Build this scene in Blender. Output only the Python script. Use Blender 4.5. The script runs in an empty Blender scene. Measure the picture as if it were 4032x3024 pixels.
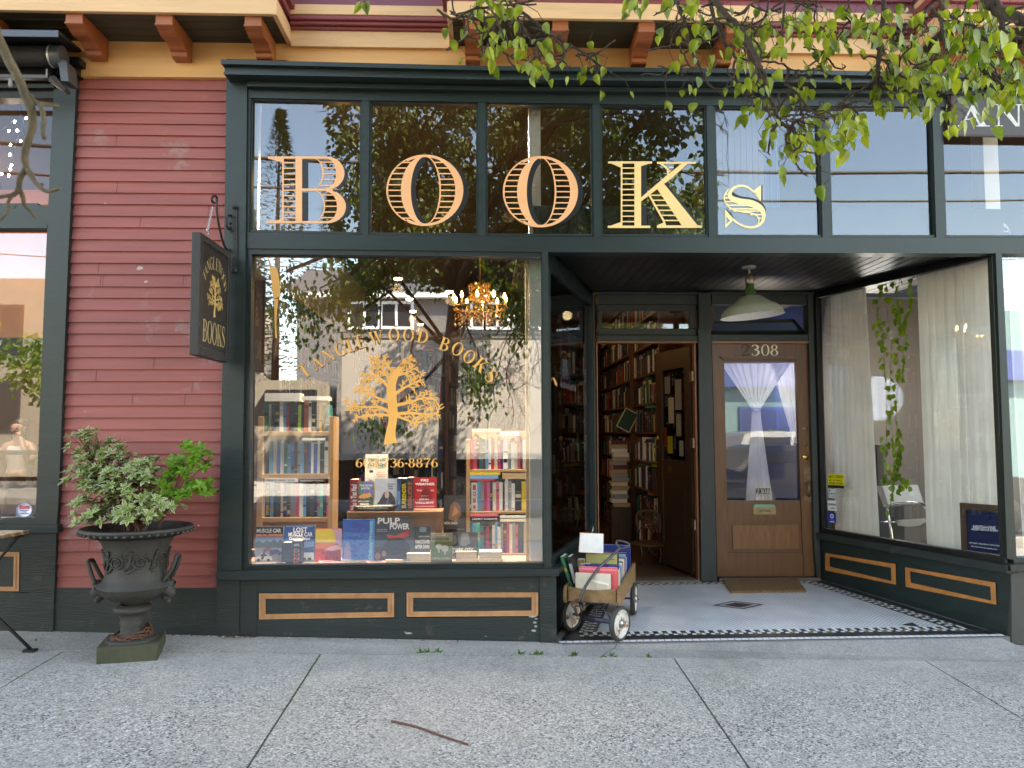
import bpy, math, random
from mathutils import Vector, Matrix
from mathutils.geometry import tessellate_polygon
V = Vector
S = bpy.context.scene
COL = S.collection
R = math.radians
rnd = random.Random(7)

# ------------------------------------------------------------------ camera
FPX = 3028.0; CAMH = 1.43; CAMD = 5.3
CAM = V((0.0, -CAMD, CAMH))
CROT = Matrix.Rotation(R(-1.9), 3, 'Z') @ Matrix.Rotation(R(90 + 3.6), 3, 'X') @ Matrix.Rotation(R(-0.15), 3, 'Z')
cd = bpy.data.cameras.new('camera'); cam = bpy.data.objects.new('camera', cd); COL.objects.link(cam)
cam.matrix_world = Matrix.Translation(CAM) @ CROT.to_4x4()
cd.sensor_width = 36; cd.lens = FPX / 4032 * 36; cd.clip_start = 0.02; cd.clip_end = 400
cd.dof.use_dof = True; cd.dof.focus_distance = 5.8; cd.dof.aperture_fstop = 8.0
S.camera = cam
# ------------------------------------------------------------------ world, sun, exposure
SUN_EL, SUN_AZ = 45.0, 50.0      # azimuth measured from +Y (behind the shops) towards +X
w = bpy.data.worlds.new('World'); S.world = w; w.use_nodes = True
nt = w.node_tree; bg = nt.nodes['Background']
sky = nt.nodes.new('ShaderNodeTexSky'); sky.sky_type = 'NISHITA'; sky.sun_disc = False
sky.sun_elevation = R(SUN_EL); sky.sun_rotation = R(SUN_AZ); sky.air_density = 1.1; sky.dust_density = .5; sky.ozone_density = 2.5
nt.links.new(sky.outputs[0], bg.inputs[0]); bg.inputs[1].default_value = 0.15
sl = bpy.data.lights.new('sun', 'SUN'); sl.energy = 3.6; sl.angle = R(0.53); sl.color = (1, 0.94, 0.85)
so = bpy.data.objects.new('sun', sl); COL.objects.link(so)
sd = V((math.sin(R(SUN_AZ)) * math.cos(R(SUN_EL)), math.cos(R(SUN_AZ)) * math.cos(R(SUN_EL)), math.sin(R(SUN_EL))))
so.rotation_euler = sd.to_track_quat('Z', 'Y').to_euler(); so.location = sd * 30
S.view_settings.view_transform = 'Standard'; S.view_settings.look = 'None'
S.view_settings.exposure = 3.03; S.view_settings.gamma = 1
try: S.view_settings.use_white_balance = True; S.view_settings.white_balance_temperature = 9900; S.view_settings.white_balance_tint = 12
except Exception: pass
S.render.engine = 'CYCLES'
try:
    S.cycles.use_denoising = True; S.cycles.denoiser = 'OPENIMAGEDENOISE'
    S.cycles.max_bounces = 10; S.cycles.transparent_max_bounces = 24; S.cycles.glossy_bounces = 4
    S.cycles.sample_clamp_indirect = 6; S.cycles.caustics_reflective = False
except Exception: pass

# ------------------------------------------------------------------ projection: picture position -> point on a real plane
def ray(px, py): return (CROT @ V(((px - 2016) / FPX, -(py - 1512) / FPX, -1))).normalized()
def P(px, py, p0, n):
    d = ray(px, py); n = V(n); t = (V(p0) - CAM).dot(n) / d.dot(n); return CAM + d * t
def W(px, py, Y=0.0): return P(px, py, (0, Y, 0), (0, 1, 0))
def WX(px, py, X): return P(px, py, (X, 0, 0), (1, 0, 0))
def WZ(px, py, Z): return P(px, py, (0, 0, Z), (0, 0, 1))
def PX(p):
    q = CROT.transposed() @ (V(p) - CAM)
    if q.z > -1e-4: return None
    return (2016 + FPX * q.x / -q.z, 1512 - FPX * q.y / -q.z)
def interp(pts):
    def f(x):
        if x <= pts[0][0]: a, b = pts[0], pts[1]
        elif x >= pts[-1][0]: a, b = pts[-2], pts[-1]
        else:
            for a, b in zip(pts, pts[1:]):
                if a[0] <= x <= b[0]: break
        return a[1] + (b[1] - a[1]) * (x - a[0]) / (b[0] - a[0])
    return f
# zoomed-picture coordinates -> picture coordinates
def r1(x, y): return (x / 1.659, y / 1.659)
def r2(x, y): return (x / 1.659 + 900, y / 1.659)
def r3(x, y): return (x / 1.659 + 1900, y / 1.659)
def r4(x, y): return (x / 1.659 + 2932, y / 1.659)
def r5(x, y): return (x / 1.659, y / 1.659 + 1000)
def r6(x, y): return (x / 1.7015 + 900, y / 1.7015 + 950)
def r7(x, y): return (x / 1.58 + 900, y / 1.58 + 1600)
def r8(x, y): return (x / 1.8433 + 2100, y / 1.8433 + 950)
def r9(x, y): return (x / 1.659 + 2100, y / 1.659 + 1600)
def r10(x, y): return (x / 1.952 + 3100, y / 1.952 + 950)
def r11(x, y): return (x / 1.843 + 3100, y / 1.843 + 1700)
def r12(x, y): return (x / 1.508, y / 1.508 + 1600)
def r13(x, y): return (x / 3.0156 + 2150, y / 3.0156 + 2000)
def r14(x, y): return (x / 1.728 + 2800, y / 1.728 + 1330)
def r15(x, y): return (x / 2.073 + 700, y / 2.073 + 700)

# ------------------------------------------------------------------ mesh builder
class MB:
    def __init__(s): s.v = []; s.f = []; s.m = []; s.s = []
    def add(s, vs, fs, m=0, sm=False):
        o = len(s.v); s.v += [tuple(v) for v in vs]
        for f in fs: s.f.append([i + o for i in f]); s.m.append(m); s.s.append(sm)
        return s
    def box(s, x0, x1, y0, y1, z0, z1, m=0):
        return s.add([(x, y, z) for z in (z0, z1) for y in (y0, y1) for x in (x0, x1)],
                     [(0, 2, 3, 1), (4, 5, 7, 6), (0, 1, 5, 4), (2, 6, 7, 3), (0, 4, 6, 2), (1, 3, 7, 5)], m)
    def obox(s, o, a, b, c, m=0):
        o, a, b, c = V(o), V(a), V(b), V(c)
        vs = [o + a * i + b * j + c * k for k in (0, 1) for j in (0, 1) for i in (0, 1)]
        f = [(0, 2, 3, 1), (4, 5, 7, 6), (0, 1, 5, 4), (2, 6, 7, 3), (0, 4, 6, 2), (1, 3, 7, 5)]
        if a.cross(b).dot(c) < 0: f = [t[::-1] for t in f]
        return s.add(vs, f, m)
    def poly(s, pts, m=0): return s.add(pts, [list(range(len(pts)))], m)
    def prism(s, pts, d, m=0, sm=False):
        n = len(pts); d = V(d); pts = [V(p) for p in pts]
        s.add(pts, [list(range(n))], m); s.add([p + d for p in pts], [list(range(n))[::-1]], m)
        s.add(pts + [p + d for p in pts], [(i, i + n, (i + 1) % n + n, (i + 1) % n) for i in range(n)], m, sm)
        return s
    def strip(s, A, B, m=0, sm=False, closed=False):
        n = len(A); k = n if closed else n - 1
        return s.add(list(A) + list(B), [(i, (i + 1) % n, (i + 1) % n + n, i + n) for i in range(k)], m, sm)
    def tube(s, pts, r, n=8, m=0, sm=True, flat=None):
        pts = [V(p) for p in pts]; L = len(pts)
        if L < 2: return s
        rs = r if isinstance(r, (list, tuple)) else [r] * L
        vs = []; up = None
        for i, p in enumerate(pts):
            t = (pts[min(i + 1, L - 1)] - pts[max(i - 1, 0)])
            t = t.normalized() if t.length > 1e-9 else V((0, 0, 1))
            if up is None: up = V((0, 0, 1)) if abs(t.z) < .9 else V((1, 0, 0))
            a = t.cross(up)
            if a.length < 1e-4: a = t.cross(V((0, 1, 0.3)))
            a.normalize(); b = a.cross(t).normalized(); up = b
            fx, fy = flat or (1, 1)
            for k in range(n):
                an = 2 * math.pi * k / n
                vs.append(p + a * math.cos(an) * rs[i] * fx + b * math.sin(an) * rs[i] * fy)
        fs = [(i * n + k, i * n + (k + 1) % n, (i + 1) * n + (k + 1) % n, (i + 1) * n + k) for i in range(L - 1) for k in range(n)]
        fs += [list(range(n))[::-1], [(L - 1) * n + k for k in range(n)]]
        return s.add(vs, fs, m, sm)
    def lathe(s, prof, c, ax=(0, 0, 1), n=32, m=0, sm=True, rib=None):
        ax = V(ax).normalized(); c = V(c)
        a = ax.orthogonal().normalized(); b = ax.cross(a)
        vs = []
        for j, (r, h) in enumerate(prof):
            for k in range(n):
                t = 2 * math.pi * k / n; rr = r * (rib(j, t) if rib else 1)
                vs.append(c + ax * h + a * math.cos(t) * rr + b * math.sin(t) * rr)
        fs = [(i * n + k, i * n + (k + 1) % n, (i + 1) * n + (k + 1) % n, (i + 1) * n + k) for i in range(len(prof) - 1) for k in range(n)]
        return s.add(vs, fs, m, sm)
    def build(s, name, mats, parent=None, bevel=0, pos=None):
        me = bpy.data.meshes.new(name)
        vs = s.v if pos is None else [tuple(V(v) - V(pos)) for v in s.v]
        me.from_pydata(vs, [], s.f); mats = mats if isinstance(mats, (list, tuple)) else [mats]
        for m in mats: me.materials.append(m)
        me.polygons.foreach_set('material_index', s.m); me.polygons.foreach_set('use_smooth', s.s); me.update()
        o = bpy.data.objects.new(name, me); COL.objects.link(o)
        if parent: o.parent = parent; o.matrix_parent_inverse = Matrix.Identity(4)
        if pos is not None: o.location = pos
        if bevel:
            b = o.modifiers.new('edge', 'BEVEL'); b.width = bevel; b.segments = 2; b.limit_method = 'ANGLE'; b.angle_limit = R(40)
        return o
def thing(name, label, cat, loc=(0, 0, 0), group=None):
    o = bpy.data.objects.new(name, None); COL.objects.link(o); o.empty_display_size = .05
    o.location = loc; o['label'] = label; o['category'] = cat
    if group: o['group'] = group
    return o
def tag(o, label, cat, group=None):
    o['label'] = label; o['category'] = cat
    if group: o['group'] = group
    return o
def struct(o): o['kind'] = 'structure'; return o
def part(mb, name, mats, root, bevel=0):
    """a part built in world coordinates under a thing that may stand anywhere"""
    o = mb.build(name, mats, None, bevel); o.parent = root
    base = V((0, 0, 0)); q = root
    while q: base += V(q.location); q = q.parent
    o.location = -base
    return o

# ------------------------------------------------------------------ materials
def lin(c): return tuple(((x / 255) / 12.92 if x <= 10 else (((x / 255) + .055) / 1.055) ** 2.4) for x in c)
_mc = {}
def M(name, col, rough=.6, metal=0., var=.12, vs=6., bump=.0, bs=80., spec=.5, coat=0., stretch=(1, 1, 1), dirt=None, emis=None, es=0., trans=0., sheen=0.):
    if name in _mc: return _mc[name]
    m = bpy.data.materials.new(name); _mc[name] = m; m.use_nodes = True; n = m.node_tree.nodes; l = m.node_tree.links
    b = n['Principled BSDF']; b.inputs['Roughness'].default_value = rough; b.inputs['Metallic'].default_value = metal
    b.inputs['Specular IOR Level'].default_value = spec; b.inputs['Coat Weight'].default_value = coat
    tc = n.new('ShaderNodeTexCoord'); mp = n.new('ShaderNodeMapping'); mp.inputs['Scale'].default_value = stretch
    l.new(tc.outputs['Object'], mp.inputs[0])
    c = (*col, 1)
    if var:
        no = n.new('ShaderNodeTexNoise'); no.inputs['Scale'].default_value = vs; no.inputs['Detail'].default_value = 6; no.inputs['Roughness'].default_value = .65
        l.new(mp.outputs[0], no.inputs[0])
        rp = n.new('ShaderNodeValToRGB'); e = rp.color_ramp.elements
        e[0].position = .3; e[1].position = .7
        e[0].color = (*[x * (1 - var) for x in col], 1); e[1].color = (*[min(1, x * (1 + var)) for x in col], 1)
        l.new(no.outputs[0], rp.inputs[0]); out = rp.outputs[0]
        if dirt:
            dcol, amt, ds = dirt
            n2 = n.new('ShaderNodeTexNoise'); n2.inputs['Scale'].default_value = ds; n2.inputs['Detail'].default_value = 9; n2.inputs['Roughness'].default_value = .75
            l.new(tc.outputs['Object'], n2.inputs[0])
            r2_ = n.new('ShaderNodeValToRGB'); r2_.color_ramp.elements[0].position = 1 - amt; r2_.color_ramp.elements[1].position = min(1, 1 - amt + .08)
            l.new(n2.outputs[0], r2_.inputs[0])
            mx = n.new('ShaderNodeMix'); mx.data_type = 'RGBA'; l.new(r2_.outputs[0], mx.inputs[0]); l.new(out, mx.inputs[6]); mx.inputs[7].default_value = (*dcol, 1)
            out = mx.outputs[2]
        l.new(out, b.inputs['Base Color'])
        mr = n.new('ShaderNodeMapRange'); mr.inputs[3].default_value = max(.02, rough - .1); mr.inputs[4].default_value = min(1, rough + .1)
        l.new(no.outputs[0], mr.inputs[0]); l.new(mr.outputs[0], b.inputs['Roughness'])
    else: b.inputs['Base Color'].default_value = c
    if bump:
        nb = n.new('ShaderNodeTexNoise'); nb.inputs['Scale'].default_value = bs; nb.inputs['Detail'].default_value = 4
        l.new(mp.outputs[0], nb.inputs[0]); bu = n.new('ShaderNodeBump'); bu.inputs['Strength'].default_value = bump; bu.inputs['Distance'].default_value = .01
        l.new(nb.outputs[0], bu.inputs['Height']); l.new(bu.outputs[0], b.inputs['Normal'])
    if emis: b.inputs['Emission Color'].default_value = (*emis, 1); b.inputs['Emission Strength'].default_value = es
    return m
def cm(rgb, rough=.5, **k):
    return M('paint_%d_%d_%d_%d' % (*rgb, int(rough * 100)), lin(rgb), rough, var=k.pop('var', .06), vs=25, **k)
def glassmat(name, refl, tint=(1, 1, 1), rough=0.0):
    m = bpy.data.materials.new(name); m.use_nodes = True; n = m.node_tree.nodes; l = m.node_tree.links; n.clear()
    o = n.new('ShaderNodeOutputMaterial'); mx = n.new('ShaderNodeMixShader'); t = n.new('ShaderNodeBsdfTransparent'); g = n.new('ShaderNodeBsdfGlossy')
    t.inputs[0].default_value = (*tint, 1); g.inputs['Roughness'].default_value = rough; g.inputs['Color'].default_value = (.76, .87, 1, 1)
    fr = n.new('ShaderNodeLayerWeight'); fr.inputs[0].default_value = .25
    mr = n.new('ShaderNodeMapRange'); mr.inputs[1].default_value = 0; mr.inputs[2].default_value = 1; mr.inputs[3].default_value = refl; mr.inputs[4].default_value = .9
    l.new(fr.outputs['Fresnel'], mr.inputs[0]); mr.inputs[1].default_value = .04
    nz = n.new('ShaderNodeTexNoise'); nz.inputs['Scale'].default_value = 1.3; tc = n.new('ShaderNodeTexCoord'); l.new(tc.outputs['Object'], nz.inputs[0])
    bu = n.new('ShaderNodeBump'); bu.inputs['Strength'].default_value = .05; bu.inputs['Distance'].default_value = .01; l.new(nz.outputs[0], bu.inputs['Height']); l.new(bu.outputs[0], g.inputs['Normal'])
    l.new(mr.outputs[0], mx.inputs[0]); l.new(t.outputs[0], mx.inputs[1]); l.new(g.outputs[0], mx.inputs[2]); l.new(mx.outputs[0], o.inputs[0])
    return m
def leafmat(name, c1, c2, sc=30., trans=.35, rough=.45):
    m = bpy.data.materials.new(name); m.use_nodes = True; n = m.node_tree.nodes; l = m.node_tree.links; n.clear()
    o = n.new('ShaderNodeOutputMaterial'); b = n.new('ShaderNodeBsdfPrincipled'); t = n.new('ShaderNodeBsdfTranslucent'); mx = n.new('ShaderNodeMixShader')
    b.inputs['Roughness'].default_value = rough; mx.inputs[0].default_value = trans
    g = n.new('ShaderNodeNewGeometry'); no = n.new('ShaderNodeTexNoise'); no.inputs['Scale'].default_value = sc; no.inputs['Detail'].default_value = 2
    l.new(g.outputs['Position'], no.inputs[0]); r = n.new('ShaderNodeValToRGB'); r.color_ramp.elements[0].position = .35; r.color_ramp.elements[1].position = .65
    r.color_ramp.elements[0].color = (*c1, 1); r.color_ramp.elements[1].color = (*c2, 1)
    l.new(no.outputs[0], r.inputs[0]); l.new(r.outputs[0], b.inputs['Base Color'])
    hs = n.new('ShaderNodeHueSaturation'); hs.inputs['Value'].default_value = 1.6; hs.inputs['Saturation'].default_value = 1.1; l.new(r.outputs[0], hs.inputs['Color']); l.new(hs.outputs[0], t.inputs[0])
    l.new(b.outputs[0], mx.inputs[1]); l.new(t.outputs[0], mx.inputs[2]); l.new(mx.outputs[0], o.inputs[0])
    return m
GREEN = M('dark_green_paint', (.009, .021, .0205), .42, var=.22, vs=5, bump=.12, bs=35, stretch=(1, 1, 3), dirt=((.03, .035, .03), .30, 9))
GREENH = M('dark_green_trim_paint', (.009, .020, .0215), .38, var=.18, vs=4, bump=.1, bs=30, stretch=(.4, 1, 4))
GREENB = M('weathered_green_paint', (.012, .020, .019), .55, var=.3, vs=5, bump=.4, bs=40, stretch=(.3, 1, 5), dirt=((.055, .05, .04), .42, 7))
BLACKG = M('black_green_paint', (.005, .006, .006), .42, var=.2, vs=3, bump=.05)
SID = M('red_siding_paint', (.31, .080, .068), .6, var=.2, vs=3, bump=.12, bs=30, stretch=(.35, 1, 6), dirt=((.31, .15, .13), .43, 2.2))
YEL = M('ochre_paint', (.70, .36, .14), .6, var=.1, vs=3, bump=.15, bs=25, stretch=(.3, 1, 4))
CREAM = M('cream_paint', (.70, .42, .22), .6, var=.13, vs=4, bump=.2, bs=30, stretch=(.3, 1, 4), dirt=((.42, .33, .24), .36, 9))
BURG = M('burgundy_paint', (.24, .050, .055), .5, var=.1, vs=4, bump=.1)
PURP = M('purple_siding_paint', (.20, .055, .075), .55, var=.1, vs=4, bump=.1)
BRKT = M('orange_brown_paint', (.33, .095, .035), .5, var=.12, vs=9, bump=.1)
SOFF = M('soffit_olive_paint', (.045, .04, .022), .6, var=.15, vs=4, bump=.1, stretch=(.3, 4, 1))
COPPER = M('copper_moulding_paint', (.50, .25, .12), .45, var=.2, vs=12, bump=.15, bs=40, dirt=((.16, .09, .05), .34, 22))
WOODS = M('bookcase_wood', (.42, .24, .11), .55, var=.15, vs=9, stretch=(1, 1, .2), bump=.06)
WOODD = M('old_orange_wood', (.13, .042, .014), .45, var=.25, vs=9, stretch=(1, 1, .2))
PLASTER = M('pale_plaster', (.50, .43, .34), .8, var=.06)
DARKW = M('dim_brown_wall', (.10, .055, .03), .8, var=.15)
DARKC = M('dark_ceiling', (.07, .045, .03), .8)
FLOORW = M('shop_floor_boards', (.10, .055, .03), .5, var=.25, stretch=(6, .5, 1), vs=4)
GLASS = glassmat('window_glass', .18)
GLASSL = glassmat('transom_glass', .085, (.92, .9, .87))
GLASSD = glassmat('door_glass', .07)
GLASSU = glassmat('shaded_glass', .03); GLASSC = glassmat('cafe_glass', .09)
GOLD = M('gold_leaf_paint', (.88, .42, .11), .38, var=.06, metal=.0)
PEACH = M('peach_gold_paint', (.88, .43, .21), .4, var=.06)
BLK = M('black_sign_paint', (.008, .008, .010), .4, var=0)
IRON = M('black_iron', (.022, .021, .022), .5, metal=.3, var=.2, bump=.2, bs=60)
# ------------------------------------------------------------------ facade lines (picture positions; see P/W)
lCrown = interp([(871, 234), (1900, 259), (2932, 270), (4032, 293)])
lFas = interp([(892, 292), (1900, 312), (3000, 322), (4032, 330)])
lRail = interp([(990, 338), (1900, 354), (3000, 364), (4032, 370)])
lGT = interp([(995, 394), (1460, 404), (2130, 414), (2600, 422), (3270, 426), (4032, 432)])
lGB = interp([(990, 904), (1460, 915), (2130, 921), (3000, 924), (4032, 926)])
lBeam = interp([(976, 978), (2158, 993), (3300, 996), (4032, 998)])
def wstrip(mb, xs, top, bot, Y, th, m=0):
    """a board between two facade lines, front at Y, th thick"""
    f = lambda g, x: g(x) if callable(g) else g
    pts = [W(x, f(top, x), Y) for x in xs] + [W(x, f(bot, x), Y) for x in reversed(xs)]
    return mb.prism(pts[::-1], (0, th, 0), m)
def wpoly(mb, pxs, Y, th, m=0): return mb.prism([W(x, y, Y) for x, y in pxs][::-1], (0, th, 0), m)
XS = [880, 1200, 1460, 1900, 2130, 2600, 3000, 3270, 3700, 4150]

B = thing('shop_building', 'red clapboard building with dark green storefront, gold lettered windows and bracketed eaves', 'building')
def bp(mb, name, mats, bevel=0.0, parent=None): return mb.build(name, mats, parent or B, bevel)

# --- siding boards
sl_l = interp([(301, 303), (1000, 270), (1988, 229), (2330, 214)]); sl_r = interp([(301, 892), (1425, 876), (1988, 864), (2330, 853)])
zt = W(600, 303).z; zb = W(530, 2318).z; N = 43; e = (zt - zb) / N
mb = MB()
for i in range(N):
    z0 = zb + i * e; z1 = z0 + e
    def xz(z):
        y = 303 + (2318 - 303) * (zt - z) / (zt - zb)
        return W(sl_l(y) - 6, y).x, W(sl_r(y) + 6, y).x
    a0, b0 = xz(z0); a1, b1 = xz(z1); j = rnd.uniform(-.002, .002); yb = .012 + rnd.uniform(-.001, .001); yt = .028; K = 12; z1o = z1 + .012; bo = rnd.uniform(-.0008, .0008)
    lo = [V((a0 + (b0 - a0) * k / K, yb, z0 + j + bo + rnd.uniform(-.0006, .0006))) for k in range(K + 1)]
    up = [V((a1 + (b1 - a1) * k / K, yt, z1o)) for k in range(K + 1)]
    bk = [p + V((0, .016, 0)) for p in lo]
    mb.strip(lo, up); mb.strip(bk, lo)
bp(mb, 'clapboard_siding', SID)
mb = MB(); rq = random.Random(8)
for i in range(16):
    k = rq.randint(1, N - 2); z = zb + k * e + .001; x = rq.uniform(W(330, 1200).x, W(860, 1200).x); mb.add([(x, .0095, z), (x + .0022, .0095, z), (x + .0022, .0245, z + e), (x, .0245, z + e)], [(0, 1, 2, 3)])
bp(mb, 'board_joint_gap', M('dark_gap', (.03, .01, .01), .9, var=0))
mb = MB()
for (x, y, s_) in ((548, 1058, 20), (412, 800, 5), (410, 815, 6), (570, 1108, 9), (205 + 12, 2150, 7), (330, 1620, 4), (780, 2070, 5), (240, 2050, 5), (690, 1300, 4)):
    c = W(x, y, .009); k = (c.z - zb) / e; fy = .012 + .016 * (k - int(k)) - .0015; mb.poly([V((W(x, y).x + s_ * .0017 * rq.uniform(.5, 1) * math.cos(t), fy - .0006 + (.002 * (math.sin(t) > .5)), c.z + s_ * .0014 * rq.uniform(.5, 1) * math.sin(t))) for t in [j * .7 for j in range(9)]])
bp(mb, 'paint_chip', M('chipped_grey_primer', (.42, .36, .31), .8, var=.3, vs=50))
# plain wall behind siding, and the rest of the building shell
mb = MB(); XL = -8.0; XR = 8.5; ZT = 4.15
mb.box(W(200, 1000).x, W(900, 1000).x, .05, .2, 0, ZT); bp(mb, 'wall_backing', DARKW)
# yellow frieze in two boards
mb = MB(); wstrip(mb, [300, 600, 892], 225, interp([(300, 300), (892, 305)]), -.012, .06)
wstrip(mb, [-250, 300, 892, 1130], 148, interp([(300, 224), (1130, 236)]), .0, .05)
wstrip(mb, [1130, 1900, 3000, 4200], 150, lambda x: lCrown(x) + 4, .0, .05)
bp(mb, 'frieze_board', YEL, .003)
# eaves: bays stand out by PJ
PJ = .38; zs = W(1129, 172).z
def Xat(px, py, Y): return W(px, py, Y).x
bays = [(-9.0, Xat(1084, 57, -PJ)), (Xat(1768, 78, -PJ), Xat(2975, 90, -PJ)), (Xat(3720, 105, -PJ), 9.0)]
eave = thing('x', 'x', 'x'); bpy.data.objects.remove(eave)
def eave_part(a, b):
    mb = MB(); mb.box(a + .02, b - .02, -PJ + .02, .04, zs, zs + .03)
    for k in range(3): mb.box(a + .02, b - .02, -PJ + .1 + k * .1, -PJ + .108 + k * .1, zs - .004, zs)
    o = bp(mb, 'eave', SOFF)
    m2 = MB(); m2.box(a - .0, b + .0, -PJ - .012, -PJ + .02, zs - .004, zs + .105)
    m2.box(a - .012, a + .02, -PJ - .01, .0, zs - .006, zs + .103) if a > -8 else None
    m2.box(b - .02, b + .012, -PJ - .01, .0, zs - .006, zs + .103)
    f = m2.build('fascia_board', CREAM, o, .003)
    m3 = MB()
    for k, (dy, dz, hh) in enumerate([(.0, .105, .04), (.025, .145, .05), (.055, .195, .05)]):
        m3.box(a - dy, b + dy, -PJ - .01 - dy, .0, zs + dz, zs + dz + hh)
    m3.build('crown_moulding', BURG, o, .006)
    m4 = MB(); m4.box(a, b, -PJ + .03, .0, zs + .24, zs + .34); m4.build('cream_band', CREAM, o, .003)
    m5 = MB()
    for k in range(38):
        z = zs + .34 + k * .12
        m5.add([(a, -PJ + .0, z), (b, -PJ + .0, z), (b, -PJ + .03, z + .125), (a, -PJ + .03, z + .125)], [(0, 1, 2, 3)]); m5.box(a, b, -PJ + .001, .0, z - .002, z)
        for X in (a, b):
            m5.add([(X, -PJ, z), (X, 0, z), (X, 0, z + .125), (X, -PJ + .03, z + .125)], [(0, 1, 2, 3)])
    m5.build('upper_siding', PURP, o)
    return o
ev = [eave_part(a, b) for a, b in bays]
# recess stretches between bays
for a, b in ((bays[0][1], bays[1][0]), (bays[1][1], bays[2][0])):
    mb = MB(); mc = MB(); mr = MB()
    x0, x1 = a + .012, b - .012
    zz = lambda y: W(1500, y + 0, -.03).z
    mb.box(x0, x1, -.03, .0, zz(186), zz(124)); mb.box(x0, x1, -.10, .0, zz(80), zz(42))
    for q, (y0, y1, yy) in enumerate([(124, 112, -.05), (112, 98, -.075), (98, 80, -.095)]): mc.box(x0, x1, yy, .0, zz(y0) + .0005, zz(y1))
    for k in range(38):
        z = zz(42) + k * .12
        mr.add([(x0, -.045, z), (x1, -.045, z), (x1, -.02, z + .125), (x0, -.02, z + .125)], [(0, 1, 2, 3)]); mr.box(x0, x1, -.044, .0, z - .002, z)
    bp(mb, 'cream_band', CREAM, .003); bp(mc, 'crown_moulding', BURG, .008); bp(mr, 'upper_siding', PURP)
# upper storey shell and roof
mb = MB(); mb.box(-9, 9, .0, 9, zs + .04, 8.8); bp(mb, 'upper_wall', PURP)
mb = MB(); mb.prism([(-9.5, -.7, 8.8), (-9.5, 9.5, 8.8), (-9.5, 4.2, 9.8)], (19, 0, 0)); bp(mb, 'roof', M('roof_shingle', (.06, .055, .05), .9))
# brackets
def bracket(pxl, pxr, eav):
    x0 = Xat(pxl, 75, -PJ + .02); x1 = Xat(pxr, 75, -PJ + .02); mb = MB()
    pr = [(-PJ + .022, 0), (-PJ + .022, -.072), (-PJ + .05, -.082)]
    for k in range(9):
        t = k / 8; y = -PJ + .06 + t * .19; z = -.084 - .036 * (t ** 1.2) - .010 * math.sin(t * math.pi * 2)
        pr.append((y, z))
    pr += [(-.105, -.124), (-.105, -.148), (-.092, -.156), (-.013, -.156), (-.013, 0)]
    mb.prism([(x0, y, zs - .001 + z) for y, z in pr][::-1], (x1 - x0, 0, 0))
    mb.box(x0 - .006, x1 + .006, -PJ + .016, -PJ + .06, zs - .072, zs - .06)
    mb.build('bracket', BRKT, eav, .004)
for a in (-97, 258, 612, 963): bracket(a, a + 66, ev[0])
for a in (1828, 2176, 2515, 2862): bracket(a, a + 62, ev[1])
for a in (3770, 4100): bracket(a, a + 60, ev[2])
# cornice over the storefront
mb = MB(); X0 = 871
def prof_strip(mb, top, bot, Y, th, x0=871, m=0): wstrip(mb, [x0] + XS[1:], top, bot, Y, th, m)
prof_strip(mb, lCrown, lambda x: lCrown(x) + 17, -.17, .17, 869)
prof_strip(mb, lambda x: lCrown(x) + 16, lambda x: lFas(x) - 6, -.13, .13, 884)
prof_strip(mb, lambda x: lFas(x) - 8, lFas, -.145, .145, 880)
bp(mb, 'cornice', GREENH, .006)
mb = MB()
prof_strip(mb, lambda x: lFas(x) - 2, lambda x: lFas(x) + 14, -.06, .08, 970); prof_strip(mb, lambda x: lFas(x) + 13, lambda x: lFas(x) + 27, -.035, .06, 972)
prof_strip(mb, lambda x: lFas(x) + 26, lambda x: lRail(x) + 1, -.055, .08, 972)
bp(mb, 'cornice_bed_moulding', GREENH, .006)
# corner post
mb = MB(); wpoly(mb, [(892, 290), (973, 290), (962, 1400), (949, 2251), (853, 2251), (864, 1988), (876, 1425)], -.02, .14); bp(mb, 'corner_post', GREEN, .004)
# transom rail, mullions, beam
mb = MB(); wstrip(mb, [971] + XS[1:], lRail, lambda x: lGT(x) - 9, 0, .09); bp(mb, 'transom_rail', GREENH, .004)
mb = MB(); wstrip(mb, [971] + XS[1:], lambda x: lGB(x) + 10, lBeam, 0, .12); bp(mb, 'storefront_beam', GREENH, .004)
panes = [((995, 1417), (989, 1415)), ((1463, 1875), (1458, 1875)), ((1920, 2325), (1921, 2331)), ((2370, 2774), (2373, 2784)),
         ((2817, 3218), (2828, 3232)), ((3263, 3663), (3279, 3679)), ((3710, 4130), (3728, 4150))]
for i in range(-1, 6):
    if i < 0: tl, bl_, tr, br = 972, 972, 987, 981
    else: tl, bl_, tr, br = panes[i][0][1] + 8, panes[i][1][1] + 8, panes[i + 1][0][0] - 8, panes[i + 1][1][0] - 8
    mb = MB(); wpoly(mb, [(tl, lGT(tl) - 9), (tr, lGT(tr) - 9), (br, lGB(br) + 10), (bl_, lGB(bl_) + 10)], .003, .085); bp(mb, 'mullion', GREEN, .004)
tw = []
for (t0, t1), (b0, b1) in panes:
    mb = MB(); q = 9
    o = [(t0 - q, lGT(t0) - q), (t1 + q, lGT(t1) - q), (b1 + q, lGB(b1) + q), (b0 - q, lGB(b0) + q)]; i_ = [(t0, lGT(t0)), (t1, lGT(t1)), (b1, lGB(b1)), (b0, lGB(b0))]
    for k in range(4): wpoly(mb, [o[k], o[(k + 1) % 4], i_[(k + 1) % 4], i_[k]], .018, .05)
    fr = bp(mb, 'transom_window', GREENH, .003); tw.append(fr)
    m2 = MB(); wpoly(m2, [(t0 - 4, lGT(t0) - 4), (t1 + 4, lGT(t1) - 4), (b1 + 4, lGB(b1) + 4), (b0 - 4, lGB(b0) + 4)], .045, .002); m2.build('pane', GLASSL, fr)
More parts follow.
